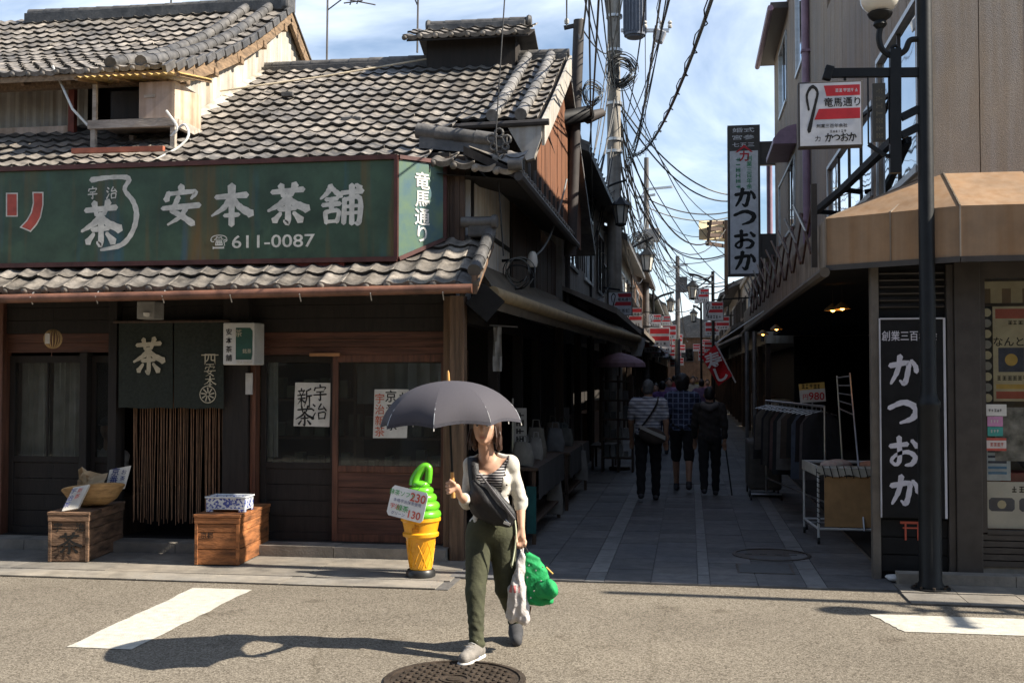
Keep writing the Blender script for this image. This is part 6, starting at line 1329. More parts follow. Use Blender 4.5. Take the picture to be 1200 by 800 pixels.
# ================================================================ houses on the other side of the street (behind the viewer; they shade the shop fronts)
def street_house(name, label, x0, x1, h, wm, roofm):
    t = thing(name, label, 'building', ((x0+x1)/2, -2, 0)); MB().box(x0, x1, -9, -2.2, 0, h).build('wall', wm, t)
    MB().box(x0+.1, x1-.1, -2.2, -1.3, 2.6, 2.72).build('canopy', M_ctin, t)
    n = max(2, int((x1-x0)/2.4))
    for k in range(n):
        a = x0+.5+k*(x1-x0-1)/n; b = a+1.4
        w = MB().box(a, b, -2.2, -2.14, 3.4, 4.7).build('window', M_frame, t); MB().box(a+.08, b-.08, -2.138, -2.13, 3.48, 4.62).build('pane', G_win, w)
        MB().box(a, b, -2.2, -2.15, .1, 2.3).build('shop_door', M_blackwd if k % 2 else M_wd, t)
    MB().prism([(x0-.4,h-.05),(x1+.4,h-.05),(x1+.4,h+.12),(x0-.4,h+.12)], (0,-1.7,0), XF, UP, 7.6).build('roof', roofm, t)
street_house('street_house', 'brown timber house on the viewer\'s side of the street', -16, -6.2, 6.4, M_wd, M_tile2)
street_house('street_house', 'grey house directly behind the viewer', -6, 3.2, 7.2, M_wb, M_tile2)
street_house('street_house', 'cream house on the viewer\'s side towards the sun', 3.4, 13, 6.2, M_wa, M_tile2)

# ================================================================ poles, lamps and wires
M_polec = mat('pole_concrete', (.33,.31,.28), .85, .25, 4, streak=.35); M_wire = mat('wire_black', (.02,.02,.022), .6, .2, 5); M_wireg = mat('wire_grey', (.16,.17,.17), .6, .2, 5); M_steel = mat('pole_steel', (.10,.09,.085), .6, .3, 6); M_poled = mat('pole_dark', (.05,.042,.04), .7, .3, 6)
UPY = 24.0
up_ = thing('utility_pole', 'tall pale concrete utility pole with transformer drum in the alley', 'utility pole', (at(720,400,UPY).x, UPY, 0)); pb, ptp = at(720,440,UPY), at(719,-60,UPY)
MB().tube([(pb.x,UPY,0),pb,ptp], [.19,.17,.13], 16).build('pole', M_polec, up_, smooth=True)
for py in (20, 60, 122, 164, 178, 245): c = at(719.8,py,UPY); MB().lathe([(.165,-.03),(.18,-.03),(.18,.03),(.165,.03)], 14, c, cap=False).build('band', M_alu, up_, smooth=True)
tr = at(744,20,UPY-.1)
dr = MB().lathe([(.001,-.46),(.18,-.46),(.20,-.42),(.235,-.42),(.235,.9),(.001,.9)], 20, tr).build('transformer', mat('transformer_grey', (.10,.115,.15), .5, .2, 6, bump=.05), up_, smooth=True)
for k in range(22): a = 2*math.pi*k/22; MB().box(tr.x+.24*math.cos(a)-.012, tr.x+.24*math.cos(a)+.012, tr.y+.24*math.sin(a)-.02, tr.y+.24*math.sin(a)+.02, tr.z-.36, tr.z+.85).build('cooling_fin', MATS['transformer_grey'], dr)
MB().bar(at(728,36,UPY), at(784,36,UPY-.2), .07, .07).build('crossarm', M_alu, up_)
for px in (756, 775, 785): c = at(px,33,UPY-.2); MB().lathe([(.001,0),(.04,0),(.05,.04),(.03,.07),(.05,.11),(.03,.15),(.001,.16)], 10, c).build('insulator', mat('porcelain', (.5,.47,.42), .3, .1, 6), up_, smooth=True)
sb = at(773,43,UPY-.2); MB().obox(sb, (.22,.2,.26), Matrix.Rotation(.4,3,'Y')).build('switch_box', mat('box_grey', (.36,.36,.37), .5, .3, 12), up_, bev=.03)
def coil(name, label, c, r, n, seed, wr=.010):
    random.seed(seed); t = thing(name, label, 'cable coil', c); c = Vector(c)
    for k in range(n):
        rr = r*random.uniform(.7,1.1); o = Vector((random.uniform(-.2,.2)*r, random.uniform(-.1,.1), random.uniform(-.2,.2)*r)); tl = random.uniform(-.5,.5); e = random.uniform(.75,1.35)
        MB().tube([c+o+Vector((rr*math.cos(a)*math.cos(tl), rr*.35*math.cos(a)*math.sin(tl)+.1*math.sin(2*a), rr*e*math.sin(a))) for a in np.linspace(0, 2*math.pi*.94, 18)], wr, 4).build('loop', M_wire if k % 3 else M_wireg, t)
    return t
coil('cable_coil', 'tangled coil of black cable strapped to the concrete pole', at(728,85,UPY-.25), .30, 26, 5, .010)
coil('cable_coil', 'tangled loops of wire beside the dark leaning pole', at(694,110,15.0), .13, 14, 6, .005)
coil('cable_coil', 'loop of wires on the post below the lantern', at(691,198,20.0), .15, 5, 8, .007)
coil('cable_coil', 'loose ring of wire on the white plaster wall below the tea shop eave', at(603,322,11.8)+Vector((.05,0,0)), .16, 5, 9, .006)
lpz = thing('leaning_pole', 'dark leaning pole rising beside the tea shop gable', 'utility pole', at(672,270,15.0))
MB().tube([at(668,300,15.0), at(672,200,15.0), at(678.5,24,15.0)], [.085,.08,.075], 12).build('pole', M_poled, lpz, smooth=True)
MB().tube([at(655,140,14.6), at(690,133,15.0)], .11, 10).build('cable_box', M_black, lpz, smooth=True); MB().tube([at(688,138,15.0), at(706,132,15.2)], [.09,.06], 10).build('cable_joint', M_poled, lpz, smooth=True)
MB().bar(at(661,33,15.0), at(684,28,15.0), .05).build('crossarm', M_poled, lpz)
for px in (664,682): MB().lathe([(.001,0),(.03,0),(.035,.04),(.02,.07),(.001,.08)], 8, at(px,28,15.0)).build('insulator', MATS['porcelain'], lpz)
p2_ = thing('utility_pole', 'thin steel pole with a grey box, second along the alley', 'utility pole', at(757,440,46)); MB().tube([(at(757,440,46).x,46,0), at(757,440,46), at(757.5,185,46)], [.16,.15,.10], 10).build('pole', M_steel, p2_, smooth=True)
MB().bar(at(757,222,46), at(788,219,45), .09).build('crossarm', M_alu, p2_); MB().bar(at(745,232,46), at(768,228,46), .09).build('crossarm', M_alu, p2_)
for (a,b,c,d) in ((747,275,757,292),(757,268,773,284)): p, q = at(a,d,46), at(c,b,46); MB().box(p.x,q.x,45.7,46.1,p.z,q.z).build('equipment_box', mat('box_pale', (.30,.29,.28), .6, .2, 5), p2_, bev=.04)
p3_ = thing('utility_pole', 'slim far pole with a short crossarm, third along the alley', 'utility pole', at(794,440,62)); MB().tube([(at(794,440,62).x,62,0), at(794,300,62)], [.16,.11], 8).build('pole', M_steel, p3_, smooth=True); MB().bar(at(788,312,62), at(806,310,62), .1).build('crossarm', M_alu, p3_); p = at(799,333,62); MB().obox(p, (.6,.4,.8)).build('equipment_box', M_steel, p3_)
coil('cable_coil', 'dense knot of wires around the second pole', at(752,290,45.5), .55, 16, 12, .014)
# lantern posts with curved arms
M_lant = mat('lantern_glass', (.58,.55,.48), .4, .1, 6)
def lantern(label, px, py, Y, h, postpx, posttop, armpts, dark=False):
    t = thing('alley_lantern', label, 'street lamp', (at(postpx,440,Y).x, Y, 0), 'lantern posts along the alley'); k = h*Y/1300/1.0; c = at(px, py, Y)
    xp = at(postpx,440,Y).x; MB().tube([(xp,Y,.01), (xp,Y,at(postpx,posttop,Y).z)], .055, 10).build('post', M_lamp, t, smooth=True)
    MB().tube(catmull([at(a,b,Y) for a,b in armpts], 6), .025*Y/24, 7).build('arm', M_lamp, t, smooth=True)
    MB().bar(c+UP*.5*k, c+UP*.8*k, .02*Y/24).build('hanger', M_lamp, t)
    MB().lathe([(.17*k,-.42*k),(.27*k,.22*k)], 6, c, cap=False).build('glass', M_lant, t)
    MB().lathe([(.38*k,.20*k),(.30*k,.28*k),(.10*k,.46*k),(.03*k,.52*k)], 6, c).build('hood', M_lamp, t); MB().lathe([(.05*k,-.52*k),(.19*k,-.47*k),(.19*k,-.41*k)], 6, c).build('bottom', M_lamp, t)
    for j in range(6): a = 2*math.pi*j/6; d = Vector((math.cos(a),math.sin(a),0)); MB().bar(c+d*.172*k-UP*.42*k, c+d*.275*k+UP*.22*k, .035*k).build('glazing_bar', M_lamp, t)
    return t
lantern('nearest hanging lantern beside the concrete utility pole', 727.5, 248, 22, 34, 691, 195, [(692,235),(700,226),(716,217),(734,211)])
lantern('second hanging lantern, lower right of the nearest one', 758.5, 305, 34, 28, 727, 296, [(728,300),(738,292),(752,284),(765,278)])
lantern('hanging lantern with a long arm on the right of the alley', 811.5, 340, 36, 22, 836, 318, [(836,334),(828,328),(818,323),(807,321)])
lantern('small lantern between the second pole and the red signs', 786, 357, 48, 17, 766, 340, [(766,352),(774,347),(783,344),(790,342)])
lantern('smallest hanging lantern near the far end of the alley', 813, 370, 52, 15, 822, 352, [(822,364),(817,360),(812,358)])
# street signs down the alley
G_S = 'street signs along the alley'
for (x0, x1, y0, y1, Y, sub, lab) in ((713,741,342,370,23.6,'安本茶舗','white and red street sign below the concrete utility pole, nearest on the left'),(731,753,360,386,31,None,'white and red street sign just behind the nearest one on the left'),(742,757,385,402,37,None,'street sign half hidden under the second one on the left'),(760,775,368,384,45,None,'small street sign right of the thin second pole'),(768,787,396,413,46,None,'low wide red and white sign over the crowd'),(814,831,338,355,40,None,'higher of the two street signs on the right of the alley'),(824,848,353,376,30,None,'larger street sign on the right of the alley under the higher one'),(772,786,370,382,58,None,'tiny street sign far down the middle of the alley')):
    a, b = at(x0,y1,Y), at(x1,y0,Y); c = (a+b)/2
    street_sign('street_sign', lab, (c.x, Y, c.z), b.x-a.x, b.z-a.z, sub, False, G_S)
    # each hangs from an iron arm of its own fixed to the nearest front
    t = thing('sign_bracket', 'iron arm of the ' + ' '.join(lab.split()[:12]), 'bracket', (c.x, Y, b.z), 'sign arms along the alley'); sx = -1 if c.x < .2 else 1
    MB().bar((c.x, Y, b.z+.04), (sx*1.8, Y, b.z+.10), .04).build('arm', M_lamp, t)
# television aerials
def aerial(label, px, base, top, Y, els):
    t = thing('television_aerial', label, 'aerial', at(px,base,Y)); MB().tube([at(px,base,Y), at(px+1,top,Y)], .014, 6).build('mast', M_steel, t)
    for (a,b,c,d) in els: MB().tube([at(a,b,Y), at(c,d,Y)], .010, 5).build('rod', M_steel, t)
aerial('thin aerial mast with branching rods right of the house gable', 383, 72, -6, 15.0, [(384,12,400,0),(403,4,425,1),(398,-2,440,6),(410,6,412,-1),(418,5,420,-1)])
aerial('plain leaning aerial mast above the tea shop ridge', 489, 62, -8, 15.0, [(489,6,484,-6)])
aerial('small forked aerial on the ridge of the curved roof', 200, 14, -10, 15.1, [(200,8,186,18),(200,8,210,14),(197,-4,206,-4)])
# wires, each one a cable of its own
WR = [ # (ax, ay, aY, bx, by, bY, sag, radius, label)
 (838,-12,10.0,737,180,24,.5,.020,'thick wrapped cable falling from the top of the sky to the concrete pole'),
 (592,-10,10.2,581,160,10.2,0,.007,'single grey wire dropping before the tea shop roof'),
 (581,160,10.2,590,300,10.2,0,.007,'lower run of the grey wire dropping to the plaster wall'),
 (720,60,24,679,28,15,.2,.012,'cable from the concrete pole to the top of the leaning pole'),
 (664,-10,9,664,30,15,.1,.008,'wire running up from the leaning pole out of the picture'),
 (688,-10,9,678,40,15,.2,.010,'second wire running up from the leaning pole'),
 (702,-10,10,688,190,22,.3,.012,'wire descending just left of the concrete pole'),
 (690,-10,11,694,240,22,.2,.012,'wire descending beside the nearest lantern arm'),
 (775,-10,12,735,200,24,.4,.013,'looped cable falling to the concrete pole from the top'),
 (768,30,23.8,735,190,24,.5,.012,'cable from the crossarm down to the concrete pole'),
 (756,36,23.8,757,196,46,.3,.010,'wire from the crossarm running down the alley'),
 (728,130,24,852,236,27,.5,.018,'upper of the paired wires crossing to the tall vertical sign'),
 (728,124,24,852,228,27,.4,.018,'lower of the paired wires crossing to the tall vertical sign'),
 (726,150,24,832,283,30,.9,.020,'sagging wire from the concrete pole towards the sunshade frame'),
 (726,160,24,757,215,46,.9,.018,'wire from the concrete pole to the second pole, topmost'),
 (726,185,24,757,240,46,1.0,.018,'wire from the concrete pole to the second pole, second down'),
 (726,205,24,757,255,46,1.2,.018,'wire from the concrete pole to the second pole, third down'),
 (726,240,24,757,285,46,1.2,.018,'wire from the concrete pole to the second pole, fourth down'),
 (727,265,24,757,310,46,1.0,.016,'wire from the concrete pole to the second pole, lowest'),
 (757,232,46,864,246,48,.4,.028,'nearly level far wire crossing from the second pole to the right'),
 (757,242,46,864,252,48,.4,.028,'level far wire just below the upper crossing one'),
 (757,255,46,851,298,31,.7,.022,'far wire slanting from the second pole to the right roofs'),
 (757,300,46,836,320,36,1.0,.022,'slack far wire over the alley below the sunshade frame'),
 (757,330,46,822,354,52,.8,.02,'slack far wire behind the right lanterns'),
 (757,240,46,794,312,62,.9,.026,'wire joining the second and third poles, upper'),
 (757,280,46,794,330,62,.9,.026,'wire joining the second and third poles, lower'),
 (794,312,62,806,400,92,1.2,.035,'last visible wire beyond the third pole'),
 (690,260,20,640,150,12.5,.2,.008,'thin wire from the lantern post back to the tea shop gable'),
 (622,300,12.0,664,210,13.8,.25,.012,'blue-black cable looping from the wall camera up to the leaning pole'),
 (860,330,29,800,300,62,1.0,.02,'wire from the right canopy towards the third pole'),
 (716,330,24,690,350,20,.15,.010,'short slack wire at the foot of the concrete pole'),
 
 (722,200,24,768,370,44,1.4,.014,'wire drooping from the concrete pole behind the second lantern'),
]
for i, (ax, ay, aY, bx, by, bY, sg_, r, lab) in enumerate(WR):
    A, B = at(ax,ay,aY), at(bx,by,bY); pts = sag(A, B, sg_, 16)
    o = tag(MB().tube(pts, r, 5).build('overhead_wire', M_wire if i % 4 else M_wireg, smooth=True), lab, 'wire', 'overhead wires')
    if i in (0, 8):                                   # lashing wire wound round the cable
        Q = sag(A, B, sg_, 90); MB().tube([q+Vector((math.cos(k*1.1), 0, math.sin(k*1.1)))*r*2.1 for k, q in enumerate(Q)], r*.35, 4).build('lashing', M_wire, o)
random.seed(21)
THIN = []
TG = [(836,322,36),(836,330,36),(822,354,52),(851,268,31),(851,300,31),(851,330,31),(848,262,31.5)]
for k in range(9): THIN.append((random.uniform(722,732), random.uniform(120,260), 24, 757+random.uniform(-4,4), random.uniform(200,330), 46, random.uniform(.5,1.6), .010))
for k in range(7): THIN.append((757+random.uniform(-3,3), random.uniform(215,330), 46, 794+random.uniform(-3,3), random.uniform(300,370), 62, random.uniform(.4,1.3), .015))
for k in range(5): THIN.append((random.uniform(680,715), -14, random.uniform(9,13), random.uniform(716,724), random.uniform(60,190), 24, random.uniform(.1,.4), .009))
for k in range(4): THIN.append((random.uniform(745,790), -14, random.uniform(10,14), random.uniform(728,736), random.uniform(140,240), 24, random.uniform(.2,.6), .009))
for k in range(6): THIN.append((757, random.uniform(230,300), 46, *TG[k], random.uniform(.3,1.0), .012))
for k in range(6): THIN.append((random.uniform(690,700), random.uniform(195,300), 21, random.uniform(724,730), random.uniform(180,340), 34, random.uniform(.1,.5), .008))
for k in range(4): THIN.append((794, random.uniform(300,340), 62, *TG[2-(k % 3)], random.uniform(.3,.8), .014))
for k in range(3): THIN.append((random.uniform(664,672), random.uniform(60,130), 15, random.uniform(690,694), random.uniform(190,240), 21, random.uniform(.1,.3), .010))
for k in range(10): THIN.append((random.uniform(716,726), random.uniform(-10,230), 24, 691, random.uniform(197,320), 22, random.uniform(.05,.4), .012))
for k in range(10): THIN.append((random.uniform(724,734), random.uniform(90,230), 24, *TG[k % 7], random.uniform(.3,1.2), .013))
for k in range(8): THIN.append((random.uniform(722,730), random.uniform(90,300), 24, random.uniform(748,766), random.uniform(240,380), 46, random.uniform(.4,1.6), .014))
for k in range(6): THIN.append((random.uniform(695,735), -14, random.uniform(14,20), random.uniform(714,726), random.uniform(20,110), 24, random.uniform(.0,.2), .011))
for (ax, ay, aY, bx, by, bY, sg_, r) in THIN:
    tag(MB().tube(sag(at(ax,ay,aY), at(bx,by,bY), sg_, 12), r, 4).build('thin_wire', M_wire, smooth=True), 'one of the many thin wires tangled above the alley between the poles', 'wire', 'thin wires above the alley')
# small shop signs, banners and lanterns packed along the far alley
random.seed(5)
NTH = ('first','second','third','fourth','fifth','sixth','seventh','eighth','ninth','tenth','eleventh','twelfth','thirteenth','fourteenth')
for sd_, n_ in ((-1, 14), (1, 8)):
    for i, Y in enumerate(sorted(random.uniform(33,90) for _ in range(n_))):
        w = random.uniform(.5,.75); h = w*random.uniform(.8,1.05); x = sd_*random.uniform(.55 if Y > 60 else .9,1.4); z = random.uniform(2.3,3.7)
        t = thing('shop_sign', 'red and white board, %s along the %s row of small boards down the far alley' % (NTH[i], 'right' if sd_ > 0 else 'left'), 'sign', (x,Y,z), 'small boards far down the alley')
        MB().box(x-w/2,x+w/2,Y,Y+.1,z,z+h).build('board', M_face, t); MB().bar((x,Y+.05,z+h),(sd_*1.9,Y+.05,z+h+.05), .05).build('arm', M_lamp, t)
        for v0, v1 in ((.66,.92),(.30,.52)): MB().box(x-w*.46,x+w*.46,Y-.004,Y-.001,z+h*v0,z+h*v1).build('red_band', M_bred, t)
        mb = MB(); lines(mb, (x,Y-.004,z+h*.15), XF, UP, w*.7, h*.12, 4); mb.build('writing', M_ink, t)
# wall camera under the tea shop eave
t = thing('wall_camera', 'small white camera on a bracket at the tea shop\'s alley wall', 'camera', at(624,305,12.2)); c = at(624,305,12.0)
MB().lathe([(.001,-.09),(.05,-.07),(.06,-.02),(.05,.05),(.03,.09),(.001,.10)], 14, c).build('body', M_wht, t, smooth=True); MB().bar(c+UP*.02, (-2.03,12.0,c.z), .03).build('bracket', M_black, t); MB().bar(c-UP*.05, c-UP*.30, .05).build('stem', M_black, t)
# ================================================================ people
M_skin = mat('skin', (.56,.33,.225), .5, .10, 9, spec=.35); M_skin2 = mat('skin_tan', (.34,.19,.12), .55, .12, 9); M_hairb = mat('hair_brown', (.055,.026,.016), .5, .4, 30, stretch=(3,3,.5)); M_hairk = mat('hair_black', (.012,.010,.010), .5, .4, 30, stretch=(3,3,.5)); M_hairg = mat('hair_grey', (.10,.10,.10), .6, .4, 30, stretch=(3,3,.5))
def pattern(name, base, line, kind, f, w=.5):
    m = mat(name, base, .9, .12, 30, bump=.1, bscale=300); N = m.node_tree.nodes; Lk = m.node_tree.links.new; b = N['Principled BSDF']; src = b.inputs['Base Color'].links[0].from_socket; t = N.new('ShaderNodeTexCoord'); sp = N.new('ShaderNodeSeparateXYZ'); Lk(t.outputs['Object'], sp.inputs[0])
    def band(out, thr):
        mu = N.new('ShaderNodeMath'); mu.operation = 'MULTIPLY'; mu.inputs[1].default_value = f; Lk(out, mu.inputs[0]); fr = N.new('ShaderNodeMath'); fr.operation = 'FRACT'; Lk(mu.outputs[0], fr.inputs[0]); g = N.new('ShaderNodeMath'); g.operation = 'GREATER_THAN'; g.inputs[1].default_value = thr; Lk(fr.outputs[0], g.inputs[0]); return g.outputs[0]
    k = band(sp.outputs[2], w)
    if kind == 'plaid':
        k2 = band(sp.outputs[0], w); mm = N.new('ShaderNodeMath'); mm.operation = 'MAXIMUM'; Lk(k, mm.inputs[0]); Lk(k2, mm.inputs[1]); k = mm.outputs[0]
    x = N.new('ShaderNodeMix'); x.data_type = 'RGBA'; Lk(k, x.inputs[0]); Lk(src, x.inputs[6]); x.inputs[7].default_value = (*line, 1); Lk(x.outputs[2], b.inputs['Base Color']); return m
def rot(ax, deg): return np.array(Matrix.Rotation(R(deg), 3, ax)).tolist()
def T3(v): return (v.x, v.y, v.z)
def hand_prims(wrist, palm, tips, k=1.0, thumb=None):
    """palm block plus four fingers of unequal length and a thumb; tips: list of (knuckle, middle, tip)"""
    pr = [(wrist, palm, .020*k, .024*k)]
    for kn, mi, tp in tips: pr += [(palm, kn, .017*k, .0095*k), (kn, mi, .0088*k, .0080*k), (mi, tp, .0080*k, .0068*k)]
    if thumb: pr += [(wrist, thumb[0], .018*k, .012*k), (thumb[0], thumb[1], .011*k, .009*k)]
    return pr
# ---------------------------------------------------------------- woman with the umbrella
wm = thing('person', 'woman in a pale cardigan and olive trousers striding under a dark umbrella', 'person', (-1.22, 6.8, 0))
W = lambda a, b, y: T3(at(a, b, y))
neckb, necktop, headc = W(571,538,6.845), W(569,519,6.83), W(568,499,6.81)
shR, elR, wrR = W(553,545,6.87), W(547.5,588,6.80), W(538.5,580,6.54); shL, elL, wrL = W(598,543,6.87), W(610,587,6.92), W(611,618,6.85)
hipR, knR, anR = W(562,630,6.86), W(557,694,6.70), W(558.5,752,6.60); hipL, knL, anL = W(589,630,6.88), W(592,690,6.86), W(604,727,7.12)
chest, waist, pelv = W(575,562,6.87), W(575,593,6.87), W(575,622,6.88)
pole_x = at(530,570,6.42)
def off(p, x=0, y=0, z=0): return (p[0]+x, p[1]+y, p[2]+z)
torso = [('e', chest, (.122,.086,.165)), ('e', waist, (.106,.076,.13)), ('e', pelv, (.142,.10,.115)), (shR, shL, .042, .042), ('e', off(chest,-.055,-.058,.01), (.06,.055,.06)), ('e', off(chest,.055,-.058,.01), (.06,.055,.06)), (off(neckb,0,.01,-.03), off(neckb,0,0,0), .07, .052)]
armR = [(shR, elR, .040, .034), (elR, wrR, .033, .022)]; armL = [(shL, elL, .040, .034), (elL, wrL, .033, .021)]
legs = [(hipR, knR, .078, .050), (knR, anR, .050, .033), (hipL, knL, .078, .051), (knL, anL, .050, .033)]
# right hand round the umbrella handle
hp = T3(at(532,571,6.45)); px_, py_ = pole_x.x, pole_x.y
tR = []
for i, dz in enumerate((.030,.010,-.010,-.029)):
    z = hp[2]+dz; l = (1.0,1.08,1.0,.82)[i]; tR.append(((px_-.012,py_-.030,z+.004), (px_-.030*l,py_-.014,z), (px_-.020,py_+.016*l,z-.002)))
handR = hand_prims(wrR, (px_+.022,py_+.012,hp[2]+.002), tR, 1.0, ((px_+.016,py_-.026,hp[2]+.030), (px_-.006,py_-.030,hp[2]+.048)))
pL = off(wrL, .004, -.008, -.055); tL = []
for i, dx in enumerate((-.026,-.009,.009,.025)):
    l = (.9,1.05,1.0,.8)[i]; tL.append((off(pL,dx*1.0,-.008,-.030), off(pL,dx*.95,-.024,-.055*l), off(pL,dx*.9,-.008,-.072*l)))
handL = hand_prims(wrL, pL, tL, 1.0, (off(pL,-.034,-.020,-.004), off(pL,-.026,-.034,-.030)))
head = [('e', headc, (.071,.088,.106)), ('e', off(headc,0,-.030,-.055), (.052,.055,.055)), ('e', off(headc,0,-.088,-.022), (.012,.017,.022)), (off(headc,0,-.086,.018), off(headc,0,-.092,-.022), .008, .010), ('e', off(headc,0,-.078,-.060), (.024,.010,.007)), ('e', off(headc,0,-.076,-.071), (.021,.010,.007)), ('e', off(headc,0,-.066,-.092), (.024,.020,.016)), ('e', off(headc,-.072,.0,-.012), (.009,.018,.028)), ('e', off(headc,.072,.0,-.012), (.009,.018,.028)), (neckb, necktop, .050, .047)]
def body_mat(C):
    lip = (abs(C[:,0]-headc[0]) < .021-abs(C[:,2]-(headc[2]-.0655))*1.2) & (C[:,1] < headc[1]-.074) & (abs(C[:,2]-(headc[2]-.0655)) < .008)
    return np.where(lip, 1, 0)
soft_obj('body', soft(torso+armR+armL+legs+head, .0055, .014, fine=handR+handL, kf=.004), [M_skin, mat('lips', (.44,.19,.15), .45, .1, 9)], wm, body_mat)
for s in (-1, 1):
    e = MB().lathe([(.001,-.007)]+[(.012*math.sin(a), -.0075*math.cos(a)) for a in np.linspace(.3,2.84,8)]+[(.001,.007)], 12, off(headc, s*.031, -.076, .006)).build('eye', mat('eye_white', (.6,.58,.55), .3, .05, 5), wm, smooth=True)
    MB().lathe([(.001,0),(.005,0),(.005,.002),(.001,.002)], 10, off(headc, s*.031, -.0875, .006), M=Matrix.Rotation(R(90),3,'X')).build('iris', M_hairk, e)
    MB().tube([off(headc,s*.016,-.083,.026), off(headc,s*.034,-.081,.031), off(headc,s*.050,-.070,.026)], .004, 5).build('eyebrow', M_hairk, wm)
hair = [('e', off(headc,0,.018,.018), (.083,.094,.108)), ('e', off(headc,0,.05,-.03), (.078,.065,.10)), (off(headc,-.074,.005,.02), off(headc,-.072,.0,-.115), .026, .018), (off(headc,.076,.005,.02), off(headc,.094,.0,-.125), .028, .016), (off(headc,-.06,-.055,.075), off(headc,.06,-.055,.075), .032, .032), (off(headc,.07,.04,-.02), off(headc,.085,.05,-.14), .03, .02), (off(headc,-.07,.04,-.02), off(headc,-.07,.05,-.14), .03, .02)]
soft_obj('hair', soft(hair, .0075, .02, sub=[lambda X,Y,Z: np.sqrt(((X-headc[0])/.062)**2+((Y-headc[1]+.10)/.075)**2+((Z-headc[2]+.03)/.088)**2)*.06-.06], fold=lambda X,Y,Z: .0025*np.sin(X*260+np.sin(Z*30)*2)), M_hairb, wm)
# clothes
xc, yc = chest[0], chest[1]
M_tank = pattern('striped_top', (.018,.017,.020), (.42,.40,.40), 'stripe', 62, .60)
M_card = mat('cardigan_knit', (.56,.53,.47), .9, .06, 90, bump=.10, bscale=420); M_olive = mat('olive_cotton', (.052,.054,.029), .9, .25, 12, bump=.2, bscale=60)
def infl(prims, r): return [(p[0], p[1], tuple(a+r for a in p[2]), *p[3:]) if p[0] == 'e' else (p[0], p[1], p[2]+r, p[3]+r) for p in prims]
zneck = at(571,549,6.8).z; zhem = at(575,612,6.8).z
soft_obj('tank_top', soft(infl(torso, .010), .0075, .02, sub=[lambda X,Y,Z: Z-zhem+.02+0*X+0*Y, lambda X,Y,Z: (zneck-.035+4.5*np.abs(X-xc+.01)**1.8)-Z+0*Y]), M_tank, wm)
def opening(X, Y, Z):
    w = .062+.30*np.clip(at(571,600,6.8).z-Z, 0, .1)+.052*np.clip((Z-at(571,585,6.8).z)/.25, 0, 1); return np.maximum(np.abs(X-xc-.004)-w, Y-(yc-.02))
sleeveR = [(shR, elR, .046, .044), (elR, tuple(np.array(elR)*.62+np.array(wrR)*.38), .044, .039)]; sleeveL = [(shL, elL, .046, .043), (elL, tuple(np.array(elL)*.78+np.array(wrL)*.22), .043, .038)]
fold_ = lambda X,Y,Z: .0016*np.sin(Z*70+X*45+np.sin(Y*40)*2)+.0018*np.sin(Z*150+X*40)*np.clip(1-np.abs(Z-elL[2])*9,0,1)
soft_obj('cardigan', soft(infl(torso, .013)+[(neckb, shL, .046, .043), (neckb, shR, .046, .043)]+sleeveR+sleeveL, .0075, .022, sub=[opening, lambda X,Y,Z: Z-zhem+.015+.012*np.sin(X*20)+0*Y, lambda X,Y,Z: np.maximum(np.sqrt((X-neckb[0])**2+((Y-neckb[1]+.02)/1.15)**2)-.064, (neckb[2]-.05)-Z)], fold=fold_), M_card, wm)
trz = at(575,608,6.8).z
trou = infl([('e', pelv, (.143,.102,.115)), ('e', waist, (.110,.080,.10))]+legs, .010)
trou += [(anR, off(anR,0,0,-.015), .046, .05), (anL, off(anL,.004,.01,-.01), .046, .048)]
soft_obj('trousers', soft(trou, .0075, .018, sub=[lambda X,Y,Z: trz-Z+0*X+0*Y], fold=lambda X,Y,Z: .0045*np.abs(np.sin(Z*30+np.sin(X*45)*1.6+Y*35))*np.clip((.72-Z)*2,0.1,1)-.002+.003*np.sin(Z*160+X*70)*np.clip((.35-Z)*4,0,1)), M_olive, wm)
M_shoe = mat('shoe_grey', (.22,.20,.18), .85, .2, 20, bump=.2); M_shoed = mat('shoe_dark', (.05,.05,.055), .8, .2, 20); M_sole = mat('sole_white', (.62,.60,.56), .6, .1, 10)
def shoe(ank, toe, m, tilt=0):
    a, b = np.array(ank), np.array(toe); d = b-a; d[2] = 0; L = np.linalg.norm(d); d = d/L; up = np.array((0,0,1.0))
    zb = .045 if tilt == 0 else b[2]
    heel = a-d*.035; heel[2] = zb if tilt == 0 else a[2]-.05; tp = a+d*.165; tp[2] = zb-.004 if tilt == 0 else b[2]+.02
    o = soft_obj('shoe', soft([(tuple(heel), tuple((heel+tp)/2+up*.012), .040, .043), (tuple((heel+tp)/2+up*.006), tuple(tp), .045, .036), (tuple(a-up*.03), tuple((heel+tp)/2+up*.02), .042, .036)], .007, .02, sub=[lambda X,Y,Z: (Z-.019+0*X+0*Y) if tilt == 0 else Z-(b[2]-.05)+0*X+0*Y]), m, wm)
    if tilt == 0:
        s = soft_obj('sole', soft([(tuple(heel*np.array((1,1,0))+up*.018), tuple(tp*np.array((1,1,0))+up*.018), .043, .041)], .006, .01, sub=[lambda X,Y,Z: .022-Z+0*X+0*Y, lambda X,Y,Z: Z-.003+0*X+0*Y]), M_sole, wm)
        for k in range(4):
            c = a+d*(.035+.028*k)+up*(-.045-.012*k); n = np.array((-d[1], d[0], 0)); c[2] = .119-.014*k; MB().tube([tuple(c-n*.024), tuple(c+up*.006), tuple(c+n*.024)], .0035, 5).build('lace', M_sole, o)
        MB().obox(tuple(a+d*.05+np.array((.040,0,-.055))), (.006,.05,.03)).build('side_mark', mat('mark_blue', (.05,.10,.35), .6, .1, 9), o)
    return o
shoe(anR, off(anR,-.045,-.16,0), M_shoe); shoe(anL, off(anL,.02,-.10,-.11), M_shoed, 1)
